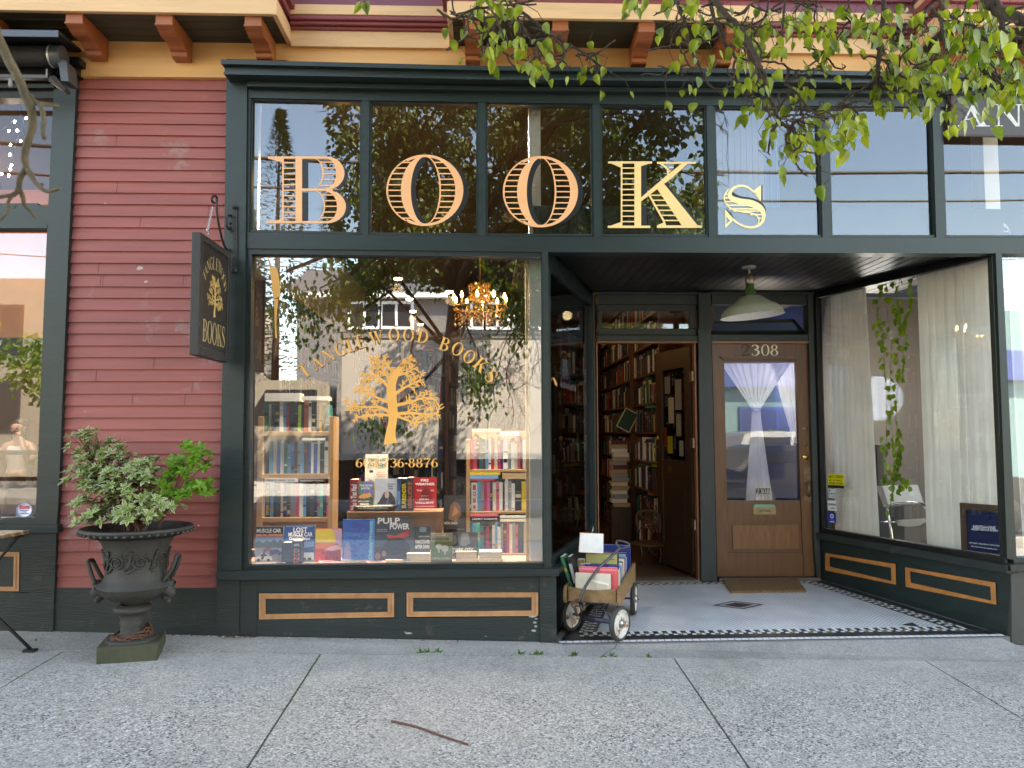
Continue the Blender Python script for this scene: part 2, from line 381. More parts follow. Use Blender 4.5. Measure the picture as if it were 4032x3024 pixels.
# main display window
mb = MB()
gw = [(991, 1000), (2131, 1012), (2139, 2217), (978, 2226)]; go = [(968, 975), (2136, 992), (2143, 2244), (944, 2252)]
for k in range(4): wpoly(mb, [go[k], go[(k + 1) % 4], gw[(k + 1) % 4], gw[k]], .012, .07)
gi = [(985, 993), (2134, 1006), (2141, 2221), (971, 2232)]
for k in range(4): wpoly(mb, [gi[k], gi[(k + 1) % 4], gw[(k + 1) % 4], gw[k]], .004, .02)
DW = bp(mb, 'display_window', GREENH, .003)
GY = .058
m2 = MB(); wpoly(m2, [(x + dx, y + dy) for (x, y), (dx, dy) in zip(gw, ((-4, -4), (4, -4), (4, 4), (-4, 4)))], GY, .002); m2.build('pane', GLASS, DW)
# front corner posts of the entry
mb = MB(); wpoly(mb, [(2135, 985), (2158, 990), (2170, 2245), (2142, 2245)], -.006, .10); bp(mb, 'entry_corner_post', GREEN, .004)
mb = MB(); wpoly(mb, [(3921, 995), (3945, 995), (4003, 2205), (3966, 2200)], -.006, .06); bp(mb, 'entry_corner_post', GREEN, .004)
# sill + bulkhead
mb = MB(); wstrip(mb, [850, 963, 2168, 2200], interp([(850, 2252), (963, 2248), (2200, 2240)]), interp([(850, 2281), (963, 2283), (2200, 2268)]), -.055, .13); bp(mb, 'window_sill', GREENH, .008)
lG0 = interp([(212, 2484), (945, 2504), (2195, 2528), (4032, 2540)])
mb = MB(); wstrip(mb, [1010, 2130], 2270, lambda x: lG0(x) + 6, .02, .08); wstrip(mb, [1010, 2130], 2270, 2333, .002, .02)
wstrip(mb, [1010, 2130], interp([(1010, 2440), (2130, 2428)]), lambda x: lG0(x) - 2, .002, .02)
wpoly(mb, [(1556, 2333), (1598, 2332), (1598, 2434), (1556, 2435)], .004, .018); wpoly(mb, [(1006, 2333), (1019, 2333), (1019, 2440), (1006, 2440)], .004, .018)
wpoly(mb, [(2121, 2332), (2131, 2332), (2131, 2428), (2121, 2428)], .004, .018)
BH = bp(mb, 'bulkhead', GREENB, .003)
def moulding(corners, root, mk, nrm, mat=COPPER, wd=26):
    """stepped frame; corners in picture order tl,tr,br,bl; mk(px,py,off) -> point raised off the panel"""
    mb = MB(); c = V((sum(x for x, y in corners) / 4, sum(y for x, y in corners) / 4))
    def ins(k): 
        r = []
        tl, tr, br, bl_ = corners
        kx = k if wd else 0
        return [(tl[0] + k, tl[1] + k * .8), (tr[0] - k, tr[1] + k * .8), (br[0] - k, br[1] - k * .8), (bl_[0] + k, bl_[1] - k * .8)]
    for (k0, k1, h) in ((0, wd * .3, .018), (wd * .3, wd * .62, .010), (wd * .62, wd * .8, .015), (wd * .8, wd, .006)):
        A = ins(k0); Bq = ins(k1)
        for q in range(4):
            f = [A[q], A[(q + 1) % 4], Bq[(q + 1) % 4], Bq[q]]
            fr = [mk(x, y, h) for x, y in f]; bk = [mk(x, y, 0) for x, y in f]
            mb.add(fr + bk, [(3, 2, 1, 0), (0, 1, 5, 4), (2, 3, 7, 6)])
    return mb.build('panel_moulding', mat, root)
mkf = lambda x, y, h: W(x, y, .02 - h)
moulding([(1020, 2337), (1552, 2335), (1552, 2430), (1020, 2439)], BH, mkf, None); moulding([(1601, 2333), (2119, 2331), (2119, 2425), (1601, 2429)], BH, mkf, None)
mb = MB(); rq = random.Random(2)
for (x, y, w_, h_) in ((1890, 1308, 30, 8), (1905, 1345, 14, 12), (1912, 1368, 12, 8), (1900, 1395, 18, 9), (1912, 1322, 12, 5), (1120, 1412, 26, 9), (1098, 1404, 8, 4), (1600, 1430, 12, 3)): mb.poly([W(*r7(x + w_ * math.cos(t) * rq.uniform(.6, 1), y + h_ * math.sin(t) * rq.uniform(.5, 1)), .0008) for t in [j * .785 for j in range(8)]])
mb.build('bare_wood_chip', M('bare_grey_wood', (.36, .33, .30), .8, var=.4, vs=60), BH)
mb = MB(); wpoly(mb, [(2126, 2268), (2190, 2268), (2192, 2530), (2128, 2530)], -.008, .1)
bp(mb, 'base_pilaster', GREENB, .004); mb = MB(); wpoly(mb, [(853, 2280), (944, 2280), (940, 2508), (849, 2506)], -.012, .1); wpoly(mb, [(942, 2282), (1012, 2282), (1010, 2512), (938, 2510)], -.002, .08); bp(mb, 'base_pilaster', GREENB, .004)
mb = MB(); wstrip(mb, [205, 856], 2316, lambda x: lG0(x) + 4, .0, .08); bp(mb, 'base_board', GREENB, .003)
# cafe part of the front (same building)
mb = MB(); wpoly(mb, [(214, 290), (302, 290), (268, 1018), (229, 1988), (222, 2070), (134, 2070), (142, 1988), (181, 1000)], -.02, .14); bp(mb, 'corner_post', GREEN, .004)
mb = MB(); wpoly(mb, [(265, 222), (313, 224), (311, 250), (265, 250)], -.10, .12); wpoly(mb, [(200, 240), (303, 242), (301, 292), (200, 292)], -.07, .09); bp(mb, 'post_capital', BLACKG, .004)
mb = MB(); wpoly(mb, [(-300, 235), (214, 240), (212, 386), (-300, 386)], .0, .1); wpoly(mb, [(-300, 330), (212, 330), (212, 345), (-300, 345)], -.04, .1); bp(mb, 'cafe_header', BLACKG, .004)
mb = MB(); wpoly(mb, [(-300, 808), (191, 808), (188, 900), (-300, 900)], .0, .1); wpoly(mb, [(-300, 884), (189, 884), (189, 898), (-300, 898)], -.02, .1); bp(mb, 'cafe_beam', GREEN, .004)
for ys, gm in (((386, 808), GLASSU), ((900, 2046), GLASSC)):
    mb = MB(); wpoly(mb, [(170, ys[0]), (216, ys[0]), (190 if ys[0] > 500 else 208, ys[1]), (152 if ys[0] < 500 else 140, ys[1])][:0] or [(-300, ys[1] - 8), (150, ys[1] - 8), (150, ys[1]), (-300, ys[1])], .02, .05)
    cw = bp(mb, 'cafe_window', GREENH, .003); m2 = MB(); wpoly(m2, [(-300, ys[0] - 5), (214, ys[0] - 5), (205 if ys[0] < 500 else 150, ys[1] - 3), (-300, ys[1] - 3)], .05, .002); m2.build('pane', gm, cw)
mb = MB(); wpoly(mb, [(-300, 2040), (140, 2044), (138, 2068), (-300, 2062)], .0, .08); wpoly(mb, [(-300, 2064), (226, 2066), (226, 2098), (-300, 2096)], -.05, .13); bp(mb, 'cafe_sill', GREENH, .006)
mb = MB(); wpoly(mb, [(-300, 2094), (130, 2094), (118, 2484), (-300, 2478)], .02, .08); wpoly(mb, [(-300, 2330), (120, 2332), (118, 2486), (-300, 2480)], .006, .02); wpoly(mb, [(78, 2094), (128, 2094), (120, 2335), (76, 2335)], .006, .018)
cb = bp(mb, 'bulkhead', GREENB, .003); moulding([(-300, 2172), (76, 2174), (74, 2328), (-300, 2326)], cb, mkf, None, wd=22)
mb = MB(); wpoly(mb, [(128, 2096), (222, 2096), (208, 2488), (114, 2486)], -.012, .09); bp(mb, 'base_pilaster', GREENB, .004)

# ------------------------------------------------------------------ recess (splayed entry)
YB = 1.77
zc = W(2900, 1151, YB).z                       # entry ceiling height
LF = W(2160, 2000, .05); LB = W(2331, 1700, YB); RF = W(3948, 1700, .02); RB = W(3222, 1700, YB)
def side_plane(F, Bk):
    d = V((Bk.x - F.x, Bk.y - F.y, 0)).normalized(); n = V((d.y, -d.x, 0)); return F, d, n
# floor of the entry: plane through three points
pA = W(2202, 2534, -.005); pB = W(3946, 2506, -.005); pC = W(2790, 2287, YB)
FN = (pB - pA).cross(pC - pA).normalized()
def F(px, py, h=0.): return P(px, py, pA + FN * h, FN)
def Fxy(x, y, h=0.): return V((x, y, pA.z - (FN.x * (x - pA.x) + FN.y * (y - pA.y)) / FN.z + h))
# ceiling boards
mb = MB(); mb.box(LF.x - .2, RF.x + .2, .06, YB + .02, zc, zc + .03)
k = 0; x = LF.x - .2
while x < RF.x + 2.0:    # diagonal-looking bead lines run front to back, slightly fanned like the boards
    mb.box(x, x + .006, .06, YB, zc - .003, zc - .0005); x += .083
bp(mb, 'entry_ceiling', BLACKG)
mb = MB(); mb.box(LF.x - .1, RF.x + .1, .06, .12, W(2500, 998, .12).z - .0, zc + .3); bp(mb, 'beam_back', BLACKG)
# side walls
def side(F0, B0, nn, glass_pts, name, sgn):
    """glass_pts: tl, tr, br, bl picture corners on the splay plane"""
    d = V((B0.x - F0.x, B0.y - F0.y, 0)).normalized(); n = V((d.y, -d.x, 0)) * sgn   # n points into the entry
    S_ = lambda px, py, h=0.: P(px, py, F0 + n * h, n)
    return S_, d, n
SL, dL, nL = side(LF, LB, None, None, 'l', 1); SR, dR, nR = side(RF, RB, None, None, 'r', -1)
def sboard(mb, S_, n, pts, h, th, m=0): mb.prism([S_(x, y, h) for x, y in pts], -n * th, m)
# left splay window
gl = [(2160, 1030), (2322, 1186), (2306, 2150), (2172, 2212)]
mb = MB()
zgt = SL(2200, 1066).z; zgb = SL(2172, 2212).z
def splay_frame(F0, B0, n, z0, z1, fw, mb, h=.02, th=.06):
    d = V((B0.x - F0.x, B0.y - F0.y, 0)); Ld = d.length; d.normalize(); b0 = V((F0.x, F0.y, 0)) + n * h
    for (s0, s1, a0, a1) in ((0, fw, z0, z1), (Ld - fw, Ld, z0, z1), (fw, Ld - fw, z0, z0 + fw), (fw, Ld - fw, z1 - fw, z1)):
        mb.obox(b0 + d * s0 + V((0, 0, a0)), d * (s1 - s0), -n * th, V((0, 0, a1 - a0)))
    return d, Ld, b0
LF2 = V((W(2158, 2000, .06).x, .09, 0))
mb = MB(); d, Ld, b0 = splay_frame(LF2, LB, nL, zgb - .03, zc, .045, mb); mb.obox(b0 + V((0, 0, zc - .14)), d * Ld, -nL * .05, V((0, 0, .14)))
sw = bp(mb, 'entry_window', GREENH, .003); m2 = MB(); m2.obox(b0 + d * .02 - nL * .03 + V((0, 0, zgb - .02)), d * (Ld - .04), -nL * .002, V((0, 0, zc - zgb - .05))); m2.build('pane', GLASSD, sw)
mb = MB(); zsl = W(2200, 2268, 0).z
mb.obox(V((LF2.x, .0, zsl)) + nL * .055, dL * (Ld + .09), -nL * .13, V((0, 0, zgb - .03 - zsl))); bp(mb, 'entry_sill', GREENH, .006)
mb = MB(); mb.obox(V((LF2.x, .04, -.05)) + nL * .0, dL * (Ld + .05), -nL * .08, V((0, 0, zsl + .05))); bp(mb, 'entry_bulkhead', GREENB, .003)
# right splay window
zrt = SR(3600, 1085).z; zrb = SR(3600, 2143).z
mb = MB(); RF2 = V((W(3966, 2000, .02).x, .03, 0)); RF2 = V((W(3935, 1400, .02).x, .03, 0))
d, LdR, b0 = splay_frame(RF2, RB, nR, zrb - .03, zc, .04, mb); mb.obox(b0 + V((0, 0, zrt)), d * LdR, -nR * .06, V((0, 0, zc - zrt)))
sw2 = bp(mb, 'entry_window', BLACKG, .003); m2 = MB(); m2.obox(b0 + d * .02 - nR * .03 + V((0, 0, zrb - .02)), d * (LdR - .04), -nR * .002, V((0, 0, zrt - zrb + .04))); m2.build('pane', GLASSD, sw2)
zs1 = SR(3600, 2190, .03).z
mb = MB(); mb.obox(V((RF2.x, -.02, zs1)) + nR * .05, dR * (LdR + .08), -nR * .12, V((0, 0, zrb - .03 - zs1))); bp(mb, 'entry_sill', GREENB, .006)
mb = MB(); mb.obox(V((RF2.x, .0, -.03)) + nR * .0, dR * (LdR + .04), -nR * .08, V((0, 0, zs1 + .03))); eb = bp(mb, 'entry_bulkhead', GREEN, .003)
mks = lambda x, y, h: SR(x, y, .001 + h)
moulding([r11(275, 880), r11(785, 960), r11(790, 1110), r11(275, 1005)], eb, mks, None, M('orange_moulding_paint', (.50, .20, .06), .45, var=.2, vs=12), wd=18)
moulding([r11(855, 983), r11(1510, 1095), r11(1517, 1255), r11(860, 1125)], eb, mks, None, M('orange_moulding_paint', (.5, .2, .06)), wd=20)
# front of the gallery beyond the entry
mb = MB(); wpoly(mb, [(3979, 2225), (4250, 2215), (4250, 2248), (3981, 2250)], -.05, .15); bp(mb, 'window_sill', GREENH, .006)
mb = MB(); wpoly(mb, [(3982, 2246), (4250, 2246), (4260, 2552), (3984, 2536)], -.004, .1); bp(mb, 'bulkhead', M('grey_green_paint', (.05, .055, .05), .55, var=.2, vs=4), .004)
mb = MB(); wpoly(mb, [(3944, 1014), (4250, 1014), (4250, 2200), (4003, 2200)], .05, .002); m_ = MB(); wpoly(m_, [(3990, 2196), (4250, 2194), (4250, 2218), (3992, 2222)], .01, .06)
gwn = bp(m_, 'gallery_window', GREENH, .003); mb.build('pane', GLASS, gwn)
# back wall of the entry: two doorways
Yb = YB
def bk(mb, x0, y0, x1, y1, dy, th, m=0):
    a = W(x0, y0, YB + dy); b = W(x1, y1, YB + dy); mb.box(min(a.x, b.x), max(a.x, b.x), YB + dy, YB + dy + th, min(a.z, b.z), max(a.z, b.z), m)
GREEND = M('door_frame_green', (.020, .030, .028), .5, var=.3, vs=6, bump=.2, bs=40, stretch=(1, 1, .3), dirt=((.10, .09, .06), .33, 14))
mb = MB(); bk(mb, 2333, 1151, 2352, 2290, -.03, .12); bk(mb, 2348, 1148, 2802, 1159, -.03, .1); bk(mb, 2352, 1159, 2750, 1199, .0, .1)
bk(mb, 2750, 1151, 2802, 1300, -.045, .14); wp = [W(2750, 1290, YB - .045), W(2800, 1290, YB - .045), W(2823, 2290, YB - .045), W(2762, 2290, YB - .045)]; mb.prism(wp[::-1], (0, .14, 0))
bk(mb, 2798, 1148, 3206, 1159, -.03, .1); bk(mb, 2802, 1159, 3180, 1200, .0, .1); bk(mb, 3180, 1151, 3228, 2110, -.03, .12); wp = [W(3204, 2100, YB - .03), W(3228, 2100, YB - .03), W(3232, 2275, YB - .03), W(3216, 2275, YB - .03)]; mb.prism(wp[::-1], (0, .1, 0))
bk(mb, 2352, 1319, 2750, 1344, -.02, .12); bk(mb, 2800, 1316, 3190, 1344, -.02, .12)
bp(mb, 'door_surround', GREEND, .004)
mb = MB()
for a in ((2352, 1199, 2742, 1223), (2352, 1293, 2742, 1319), (2352, 1223, 2369, 1293), (2714, 1223, 2742, 1293)): bk(mb, *a, .0, .05)
tr = bp(mb, 'door_transom', GREEND, .003); m2 = MB(); bk(m2, 2366, 1220, 2716, 1296, .025, .002); m2.build('pane', GLASSD, tr)
RED = M('varnished_door_edge', (.33, .13, .06), .35, var=.15)
mb = MB(); bk(mb, 2351, 1343, 2750, 1350, -.026, .09); bk(mb, 2740, 1350, 2749, 2287, -.0, .08); bk(mb, 2352, 1350, 2356, 2285, .0, .06)
bk(mb, 2802, 1343, 3192, 1352, -.026, .09); wp = [W(3190, 1343, YB - .01), W(3202, 1343, YB - .01), W(3231, 2275, YB - .01), W(3219, 2275, YB - .01)]; mb.prism(wp[::-1], (0, .09, 0)); bp(mb, 'door_casing', RED, .003)
mb = MB(); a = Fxy(W(2352, 2000, YB).x, YB - .04); mb.box(a.x, W(2750, 2000, YB).x, YB - .04, YB + .14, a.z - .02, W(2600, 2283, YB).z); b_ = W(3225, 2274, YB); mb.box(W(2823, 2000, YB).x, b_.x, YB - .03, YB + .14, a.z - .02, b_.z + .002); bp(mb, 'threshold', M('worn_threshold', (.16, .12, .09), .5), .004)
# hopper light above the closed door, tipped inward
mb = MB(); oc = [r8(1290, 575), r8(1890, 563), r8(1985, 668), r8(1290, 672)]; ic = [r8(1290, 585), r8(1875, 578), r8(1925, 645), r8(1290, 648)]
ya = [YB + .22, YB + .22, YB + .02, YB + .02]
pa = [W(*oc[i], ya[i]) for i in range(4)]; pi = [W(*ic[i], ya[i] + (-.03 if i > 1 else .0)) for i in range(4)]
for k in range(4):
    if k == 3: continue
    mb.prism([pa[k], pa[(k + 1) % 4], pi[(k + 1) % 4], pi[k]], (0, .02, -.02))
hp = bp(mb, 'door_transom', GREEND); m2 = MB(); m2.poly([pi[0], pi[1], pi[2], pi[3]]); m2.build('pane', GLASSL, hp)

# ------------------------------------------------------------------ entry floor (mosaic)
TW = M('white_mosaic_tile', (.80, .80, .79), .3, var=.08, vs=40); TB = M('black_mosaic_tile', (.03, .03, .035), .35, var=.3, vs=30); TO = M('olive_mosaic_tile', (.22, .19, .07), .35, var=.2, vs=30)
TR = M('maroon_mosaic_tile', (.12, .05, .045), .4)
GRT = M('floor_grout', (.16, .155, .15), .8)
def mosaic():
    m = bpy.data.materials.new('dotted_white_mosaic'); m.use_nodes = True; n = m.node_tree.nodes; l = m.node_tree.links; b = n['Principled BSDF']; b.inputs['Roughness'].default_value = .32
    tc = n.new('ShaderNodeTexCoord'); mp = n.new('ShaderNodeMapping'); mp.inputs['Scale'].default_value = (38, 38, 38); mp.inputs['Rotation'].default_value = (0, 0, R(45)); l.new(tc.outputs['Object'], mp.inputs[0])
    def frac(sock):
        a = n.new('ShaderNodeMath'); a.operation = 'FRACT'; l.new(sock, a.inputs[0]); s = n.new('ShaderNodeMath'); s.operation = 'SUBTRACT'; l.new(a.outputs[0], s.inputs[0]); s.inputs[1].default_value = .5
        q = n.new('ShaderNodeMath'); q.operation = 'ABSOLUTE'; l.new(s.outputs[0], q.inputs[0]); return q.outputs[0]
    sp = n.new('ShaderNodeSeparateXYZ'); l.new(mp.outputs[0], sp.inputs[0]); fx = frac(sp.outputs[0]); fy = frac(sp.outputs[1])
    mxx = n.new('ShaderNodeMath'); mxx.operation = 'MAXIMUM'; l.new(fx, mxx.inputs[0]); l.new(fy, mxx.inputs[1])
    lt = n.new('ShaderNodeMath'); lt.operation = 'LESS_THAN'; l.new(mxx.outputs[0], lt.inputs[0]); lt.inputs[1].default_value = .24
    gr = n.new('ShaderNodeMath'); gr.operation = 'GREATER_THAN'; l.new(mxx.outputs[0], gr.inputs[0]); gr.inputs[1].default_value = .47
    ns = n.new('ShaderNodeTexNoise'); ns.inputs['Scale'].default_value = 5; ns.inputs['Detail'].default_value = 8; l.new(tc.outputs['Object'], ns.inputs[0])
    rp = n.new('ShaderNodeValToRGB'); rp.color_ramp.elements[0].position = .3; rp.color_ramp.elements[1].position = .7; rp.color_ramp.elements[0].color = (.62, .62, .62, 1); rp.color_ramp.elements[1].color = (.80, .80, .80, 1); l.new(ns.outputs[0], rp.inputs[0])
    m1 = n.new('ShaderNodeMix'); m1.data_type = 'RGBA'; l.new(lt.outputs[0], m1.inputs[0]); l.new(rp.outputs[0], m1.inputs[6]); m1.inputs[7].default_value = (.30, .31, .33, 1)
    m2 = n.new('ShaderNodeMix'); m2.data_type = 'RGBA'; l.new(gr.outputs[0], m2.inputs[0]); l.new(m1.outputs[2], m2.inputs[6]); m2.inputs[7].default_value = (.50, .50, .49, 1); l.new(m2.outputs[2], b.inputs['Base Color'])
    return m
MOS = mosaic()
fl = MB(); A0 = pA; A1 = pB
bkL = Fxy(LB.x, YB - .04); bkR = Fxy(RB.x, YB - .04); fL = Fxy(pA.x - .0, 0); fR = Fxy(pB.x + .03, 0)
fl.prism([fL + V((-.05, 0, -.004)), fR + V((.03, 0, -.004)), Fxy(RB.x + .03, YB + .02, -.004), Fxy(LB.x - .03, YB + .02, -.004)], (0, 0, -.12))
EF = struct(fl.build('entry_floor', [GRT]))
# white field, inset
def inset_poly(k0, kf, kb):
    a = fL + (fR - fL).normalized() * 0; out = []
    eL = (bkL - fL); eR = (bkR - fR)
    nl = V((eL.y, -eL.x, 0)).normalized(); nr = V((-eR.y, eR.x, 0)).normalized()
    def pt(y, sideL):
        e, f, nn = (eL, fL, nl) if sideL else (eR, fR, nr)
        t = (y - f.y - nn.y * k0) / e.y; q = f + nn * k0 + e * t; return q.x
    y0, y1 = kf, YB - .04 - kb
    return [(pt(y0, 1), y0), (pt(y0, 0), y0), (pt(y1, 0), y1), (pt(y1, 1), y1)]
q = inset_poly(.215, .24, .09)
m2 = MB(); m2.poly([Fxy(x, y, .001) for x, y in q]); m2.build('mosaic_field', MOS, EF)
m2 = MB()
def tiles(path0, path1, w0, rows, size, cols, gap=.0022, hh=.0):
    """rows of square tiles along a line from path0 to path1, growing to the inner side w0"""
    d = (path1 - path0); Lh = d.length; d.normalize(); n_ = int(Lh / size); st = Lh / n_
    for r in range(rows):
        for i in range(n_):
            c = cols(r, i)
            if c is None: continue
            p = path0 + d * (i * st + gap) + w0 * (r * size + gap); a = d * (st - gap * 2); b = w0 * (size - gap * 2)
            vs = [p, p + a, p + a + b, p + b]; m2.poly([Fxy(v.x, v.y, .002 + hh) for v in vs], c)
X_ = V((1, 0, 0)); Y_ = V((0, 1, 0))
tiles(V((fL.x, .0, 0)), V((fR.x, .0, 0)), Y_, 1, .048, lambda r, i: 0)
# black band then checker
tiles(V((fL.x + .03, .05, 0)), V((fR.x - .02, .05, 0)), Y_, 3, .0285, lambda r, i: 1)
chk = lambda r, i: (0 if (i + r) % 2 == 0 else (1 if (i // 2 + r) % 2 else 2)) if r != 2 else (0 if i % 2 else 1)
dl = (bkL - fL); dl.z = 0; dl.normalize(); nl = V((dl.y, -dl.x, 0)); dr = (bkR - fR); dr.z = 0; dr.normalize(); nr = V((-dr.y, dr.x, 0))
q1 = inset_poly(.115, .14, .03)
tiles(V((q1[0][0], q1[0][1], 0)), V((q1[1][0], q1[1][1], 0)), Y_, 3, .033, chk)
tiles(V((q1[0][0] + .0, q1[0][1] + .1, 0)) + nl * .0, V((q1[3][0], q1[3][1], 0)), nl, 3, .033, chk)
tiles(V((fL.x, .06, 0)) + nl * .02, V((bkL.x, bkL.y, 0)) + nl * .02, nl, 3, .03, lambda r, i: 1)
tiles(V((q1[1][0], q1[1][1] + .1, 0)), V((q1[2][0], q1[2][1], 0)), nr, 3, .033, chk)
tiles(V((fR.x, .06, 0)) + nr * .02, V((bkR.x, bkR.y, 0)) + nr * .02, nr, 3, .03, lambda r, i: 1)
tiles(V((q1[3][0], q1[3][1] - .06, 0)), V((q1[2][0], q1[2][1] - .06, 0)), Y_, 2, .033, chk)
m2.build('mosaic_border', [TW, TB, TO], EF)
m2 = MB(); cx, cy = [(r9(1168, 1300)[i] + r9(1508, 1300)[i]) / 2 for i in (0, 1)]
c = F(cx, cy); a = (F(*r9(1508, 1300)) - F(*r9(1168, 1300))).length / 2; b = (F(*r9(1338, 1276)) - F(*r9(1338, 1327))).length / 2
for (s0, s1, mm) in ((1, .84, 1), (.6, .42, 3), (.42, .0, 1)):
    for k in range(4):
        pts = []; cs = [(1, 0), (0, 1), (-1, 0), (0, -1)]
        for (kk, ss) in ((k, s0), ((k + 1) % 4, s0), ((k + 1) % 4, s1), (k, s1)): pts.append(Fxy(c.x + cs[kk][0] * a * ss, c.y + cs[kk][1] * b * ss, .0045))
        m2.poly(pts if s1 else pts[:3], mm)
for (tx, ty) in ((900, 1400),):
    pp = [r11(830, 1400), r11(905, 1383), r11(960, 1413)]; m2.poly([F(*p_, .0045) for p_ in pp], 1)
m2.build('mosaic_diamond', [TW, TB, TO, TR], EF)

# ------------------------------------------------------------------ sidewalk, road
def concrete(name, agg, c=(.42, .39, .345)):
    m = bpy.data.materials.new(name); m.use_nodes = True; n = m.node_tree.nodes; l = m.node_tree.links; b = n['Principled BSDF']; b.inputs['Roughness'].default_value = .85
    tc = n.new('ShaderNodeTexCoord')
    vo = n.new('ShaderNodeTexVoronoi'); vo.inputs['Scale'].default_value = 115; l.new(tc.outputs['Object'], vo.inputs[0])
    se = n.new('ShaderNodeSeparateColor'); l.new(vo.outputs['Color'], se.inputs[0])
    rp = n.new('ShaderNodeValToRGB'); E = rp.color_ramp.elements; E[0].position = 0; E[0].color = (.035, .04, .05, 1); E[1].position = 1; E[1].color = (.75, .73, .70, 1)
    for p, q in ((.13, (.07, .075, .085)), (.17, (.25, .24, .225)), (.6, (.39, .36, .32)), (.9, (.54, .51, .47))):
        x = E.new(p); x.color = (*q, 1)
    l.new(se.outputs[0], rp.inputs[0])
    v2 = n.new('ShaderNodeTexNoise'); v2.inputs['Scale'].default_value = 1.7; v2.inputs['Detail'].default_value = 8; l.new(tc.outputs['Object'], v2.inputs[0])
    mr = n.new('ShaderNodeMapRange'); mr.inputs[1].default_value = .35; mr.inputs[2].default_value = .7; mr.inputs[3].default_value = agg * .55; mr.inputs[4].default_value = agg; l.new(v2.outputs[0], mr.inputs[0])
    fa = mr.outputs[0]
    if agg > .5:   # pebbles show more strongly towards the kerb
        sp = n.new('ShaderNodeSeparateXYZ'); l.new(tc.outputs['Object'], sp.inputs[0])
        wn = n.new('ShaderNodeTexNoise'); wn.inputs['Scale'].default_value = 2.5; wn.inputs['Detail'].default_value = 5; l.new(tc.outputs['Object'], wn.inputs[0])
        ad = n.new('ShaderNodeMath'); ad.operation = 'MULTIPLY_ADD'; l.new(wn.outputs[0], ad.inputs[0]); ad.inputs[1].default_value = .5; l.new(sp.outputs[1], ad.inputs[2])
        g = n.new('ShaderNodeMapRange'); l.new(ad.outputs[0], g.inputs[0]); g.inputs[1].default_value = -.75; g.inputs[2].default_value = -.2; g.inputs[3].default_value = 1; g.inputs[4].default_value = .45
        mu = n.new('ShaderNodeMath'); mu.operation = 'MULTIPLY'; l.new(fa, mu.inputs[0]); l.new(g.outputs[0], mu.inputs[1]); fa = mu.outputs[0]
    n3 = n.new('ShaderNodeTexNoise'); n3.inputs['Scale'].default_value = 3.2; n3.inputs['Detail'].default_value = 10; n3.inputs['Roughness'].default_value = .7; l.new(tc.outputs['Object'], n3.inputs[0])
    r3_ = n.new('ShaderNodeValToRGB'); r3_.color_ramp.elements[0].position = .32; r3_.color_ramp.elements[1].position = .68
    r3_.color_ramp.elements[0].color = (*[x * .78 for x in c], 1); r3_.color_ramp.elements[1].color = (*[x * 1.15 for x in c], 1); l.new(n3.outputs[0], r3_.inputs[0])
    mx = n.new('ShaderNodeMix'); mx.data_type = 'RGBA'; l.new(fa, mx.inputs[0]); l.new(r3_.outputs[0], mx.inputs[6]); l.new(rp.outputs[0], mx.inputs[7])
    l.new(mx.outputs[2], b.inputs['Base Color'])
    gv = n.new('ShaderNodeTexVoronoi'); gv.inputs['Scale'].default_value = 2.6; l.new(tc.outputs['Object'], gv.inputs[0]); gl = n.new('ShaderNodeMapRange'); gl.inputs[1].default_value = .035; gl.inputs[2].default_value = .05; gl.inputs[3].default_value = .55; gl.inputs[4].default_value = 0; l.new(gv.outputs['Distance'], gl.inputs[0])
    sn = n.new('ShaderNodeTexNoise'); sn.inputs['Scale'].default_value = .9; sn.inputs['Detail'].default_value = 7; sn.inputs['Roughness'].default_value = .7; l.new(tc.outputs['Object'], sn.inputs[0]); sr = n.new('ShaderNodeMapRange'); sr.inputs[1].default_value = .52; sr.inputs[2].default_value = .72; sr.inputs[3].default_value = 0; sr.inputs[4].default_value = .45; l.new(sn.outputs[0], sr.inputs[0])
    am = n.new('ShaderNodeMath'); am.operation = 'MAXIMUM'; l.new(gl.outputs[0], am.inputs[0]); l.new(sr.outputs[0], am.inputs[1]); m9 = n.new('ShaderNodeMix'); m9.data_type = 'RGBA'; l.new(am.outputs[0], m9.inputs[0]); l.new(mx.outputs[2], m9.inputs[6]); m9.inputs[7].default_value = (.16, .14, .11, 1); l.new(m9.outputs[2], b.inputs['Base Color'])
    bu = n.new('ShaderNodeBump'); bu.inputs['Strength'].default_value = .5; bu.inputs['Distance'].default_value = .004; l.new(vo.outputs['Distance'], bu.inputs['Height']); l.new(bu.outputs[0], b.inputs['Normal'])
    return m
CON = concrete('exposed_aggregate_concrete', 1.0); CON2 = concrete('smooth_concrete', .35, (.34, .32, .29))
# joint line near the facade gives the cross slope; sidewalk falls to the kerb
J1 = W(638, 2567, -.30); J2 = W(4021, 2605, -.36)
def gz(x, y):
    t = (x - J1.x) / (J2.x - J1.x); z = J1.z + (J2.z - J1.z) * t; yy = J1.y + (J2.y - J1.y) * t
    return z + (y - yy) * .032
def G(px, py):
    d = ray(px, py); t = 1.0
    p = None
    lo, hi = .5, 30
    for _ in range(50):
        m_ = (lo + hi) / 2; p = CAM + d * m_
        if p.z > gz(p.x, p.y): lo = m_
        else: hi = m_
    return p
sw_ = MB()
def slab(pts, th=.10):
    sw_.prism([V((x, y, gz(x, y))) for x, y in pts], (0, 0, -th), 0)
ja = (G(1267, 2567), G(975, 3020)); jb = (G(2654, 2593), G(2941, 3011)); jc = (G(*(3946, 2600)), G(4050, 2665))
yj = -.30; g = .006
def xon(j, y):
    a, b = j; return a.x + (b.x - a.x) * (y - a.y) / (b.y - a.y)
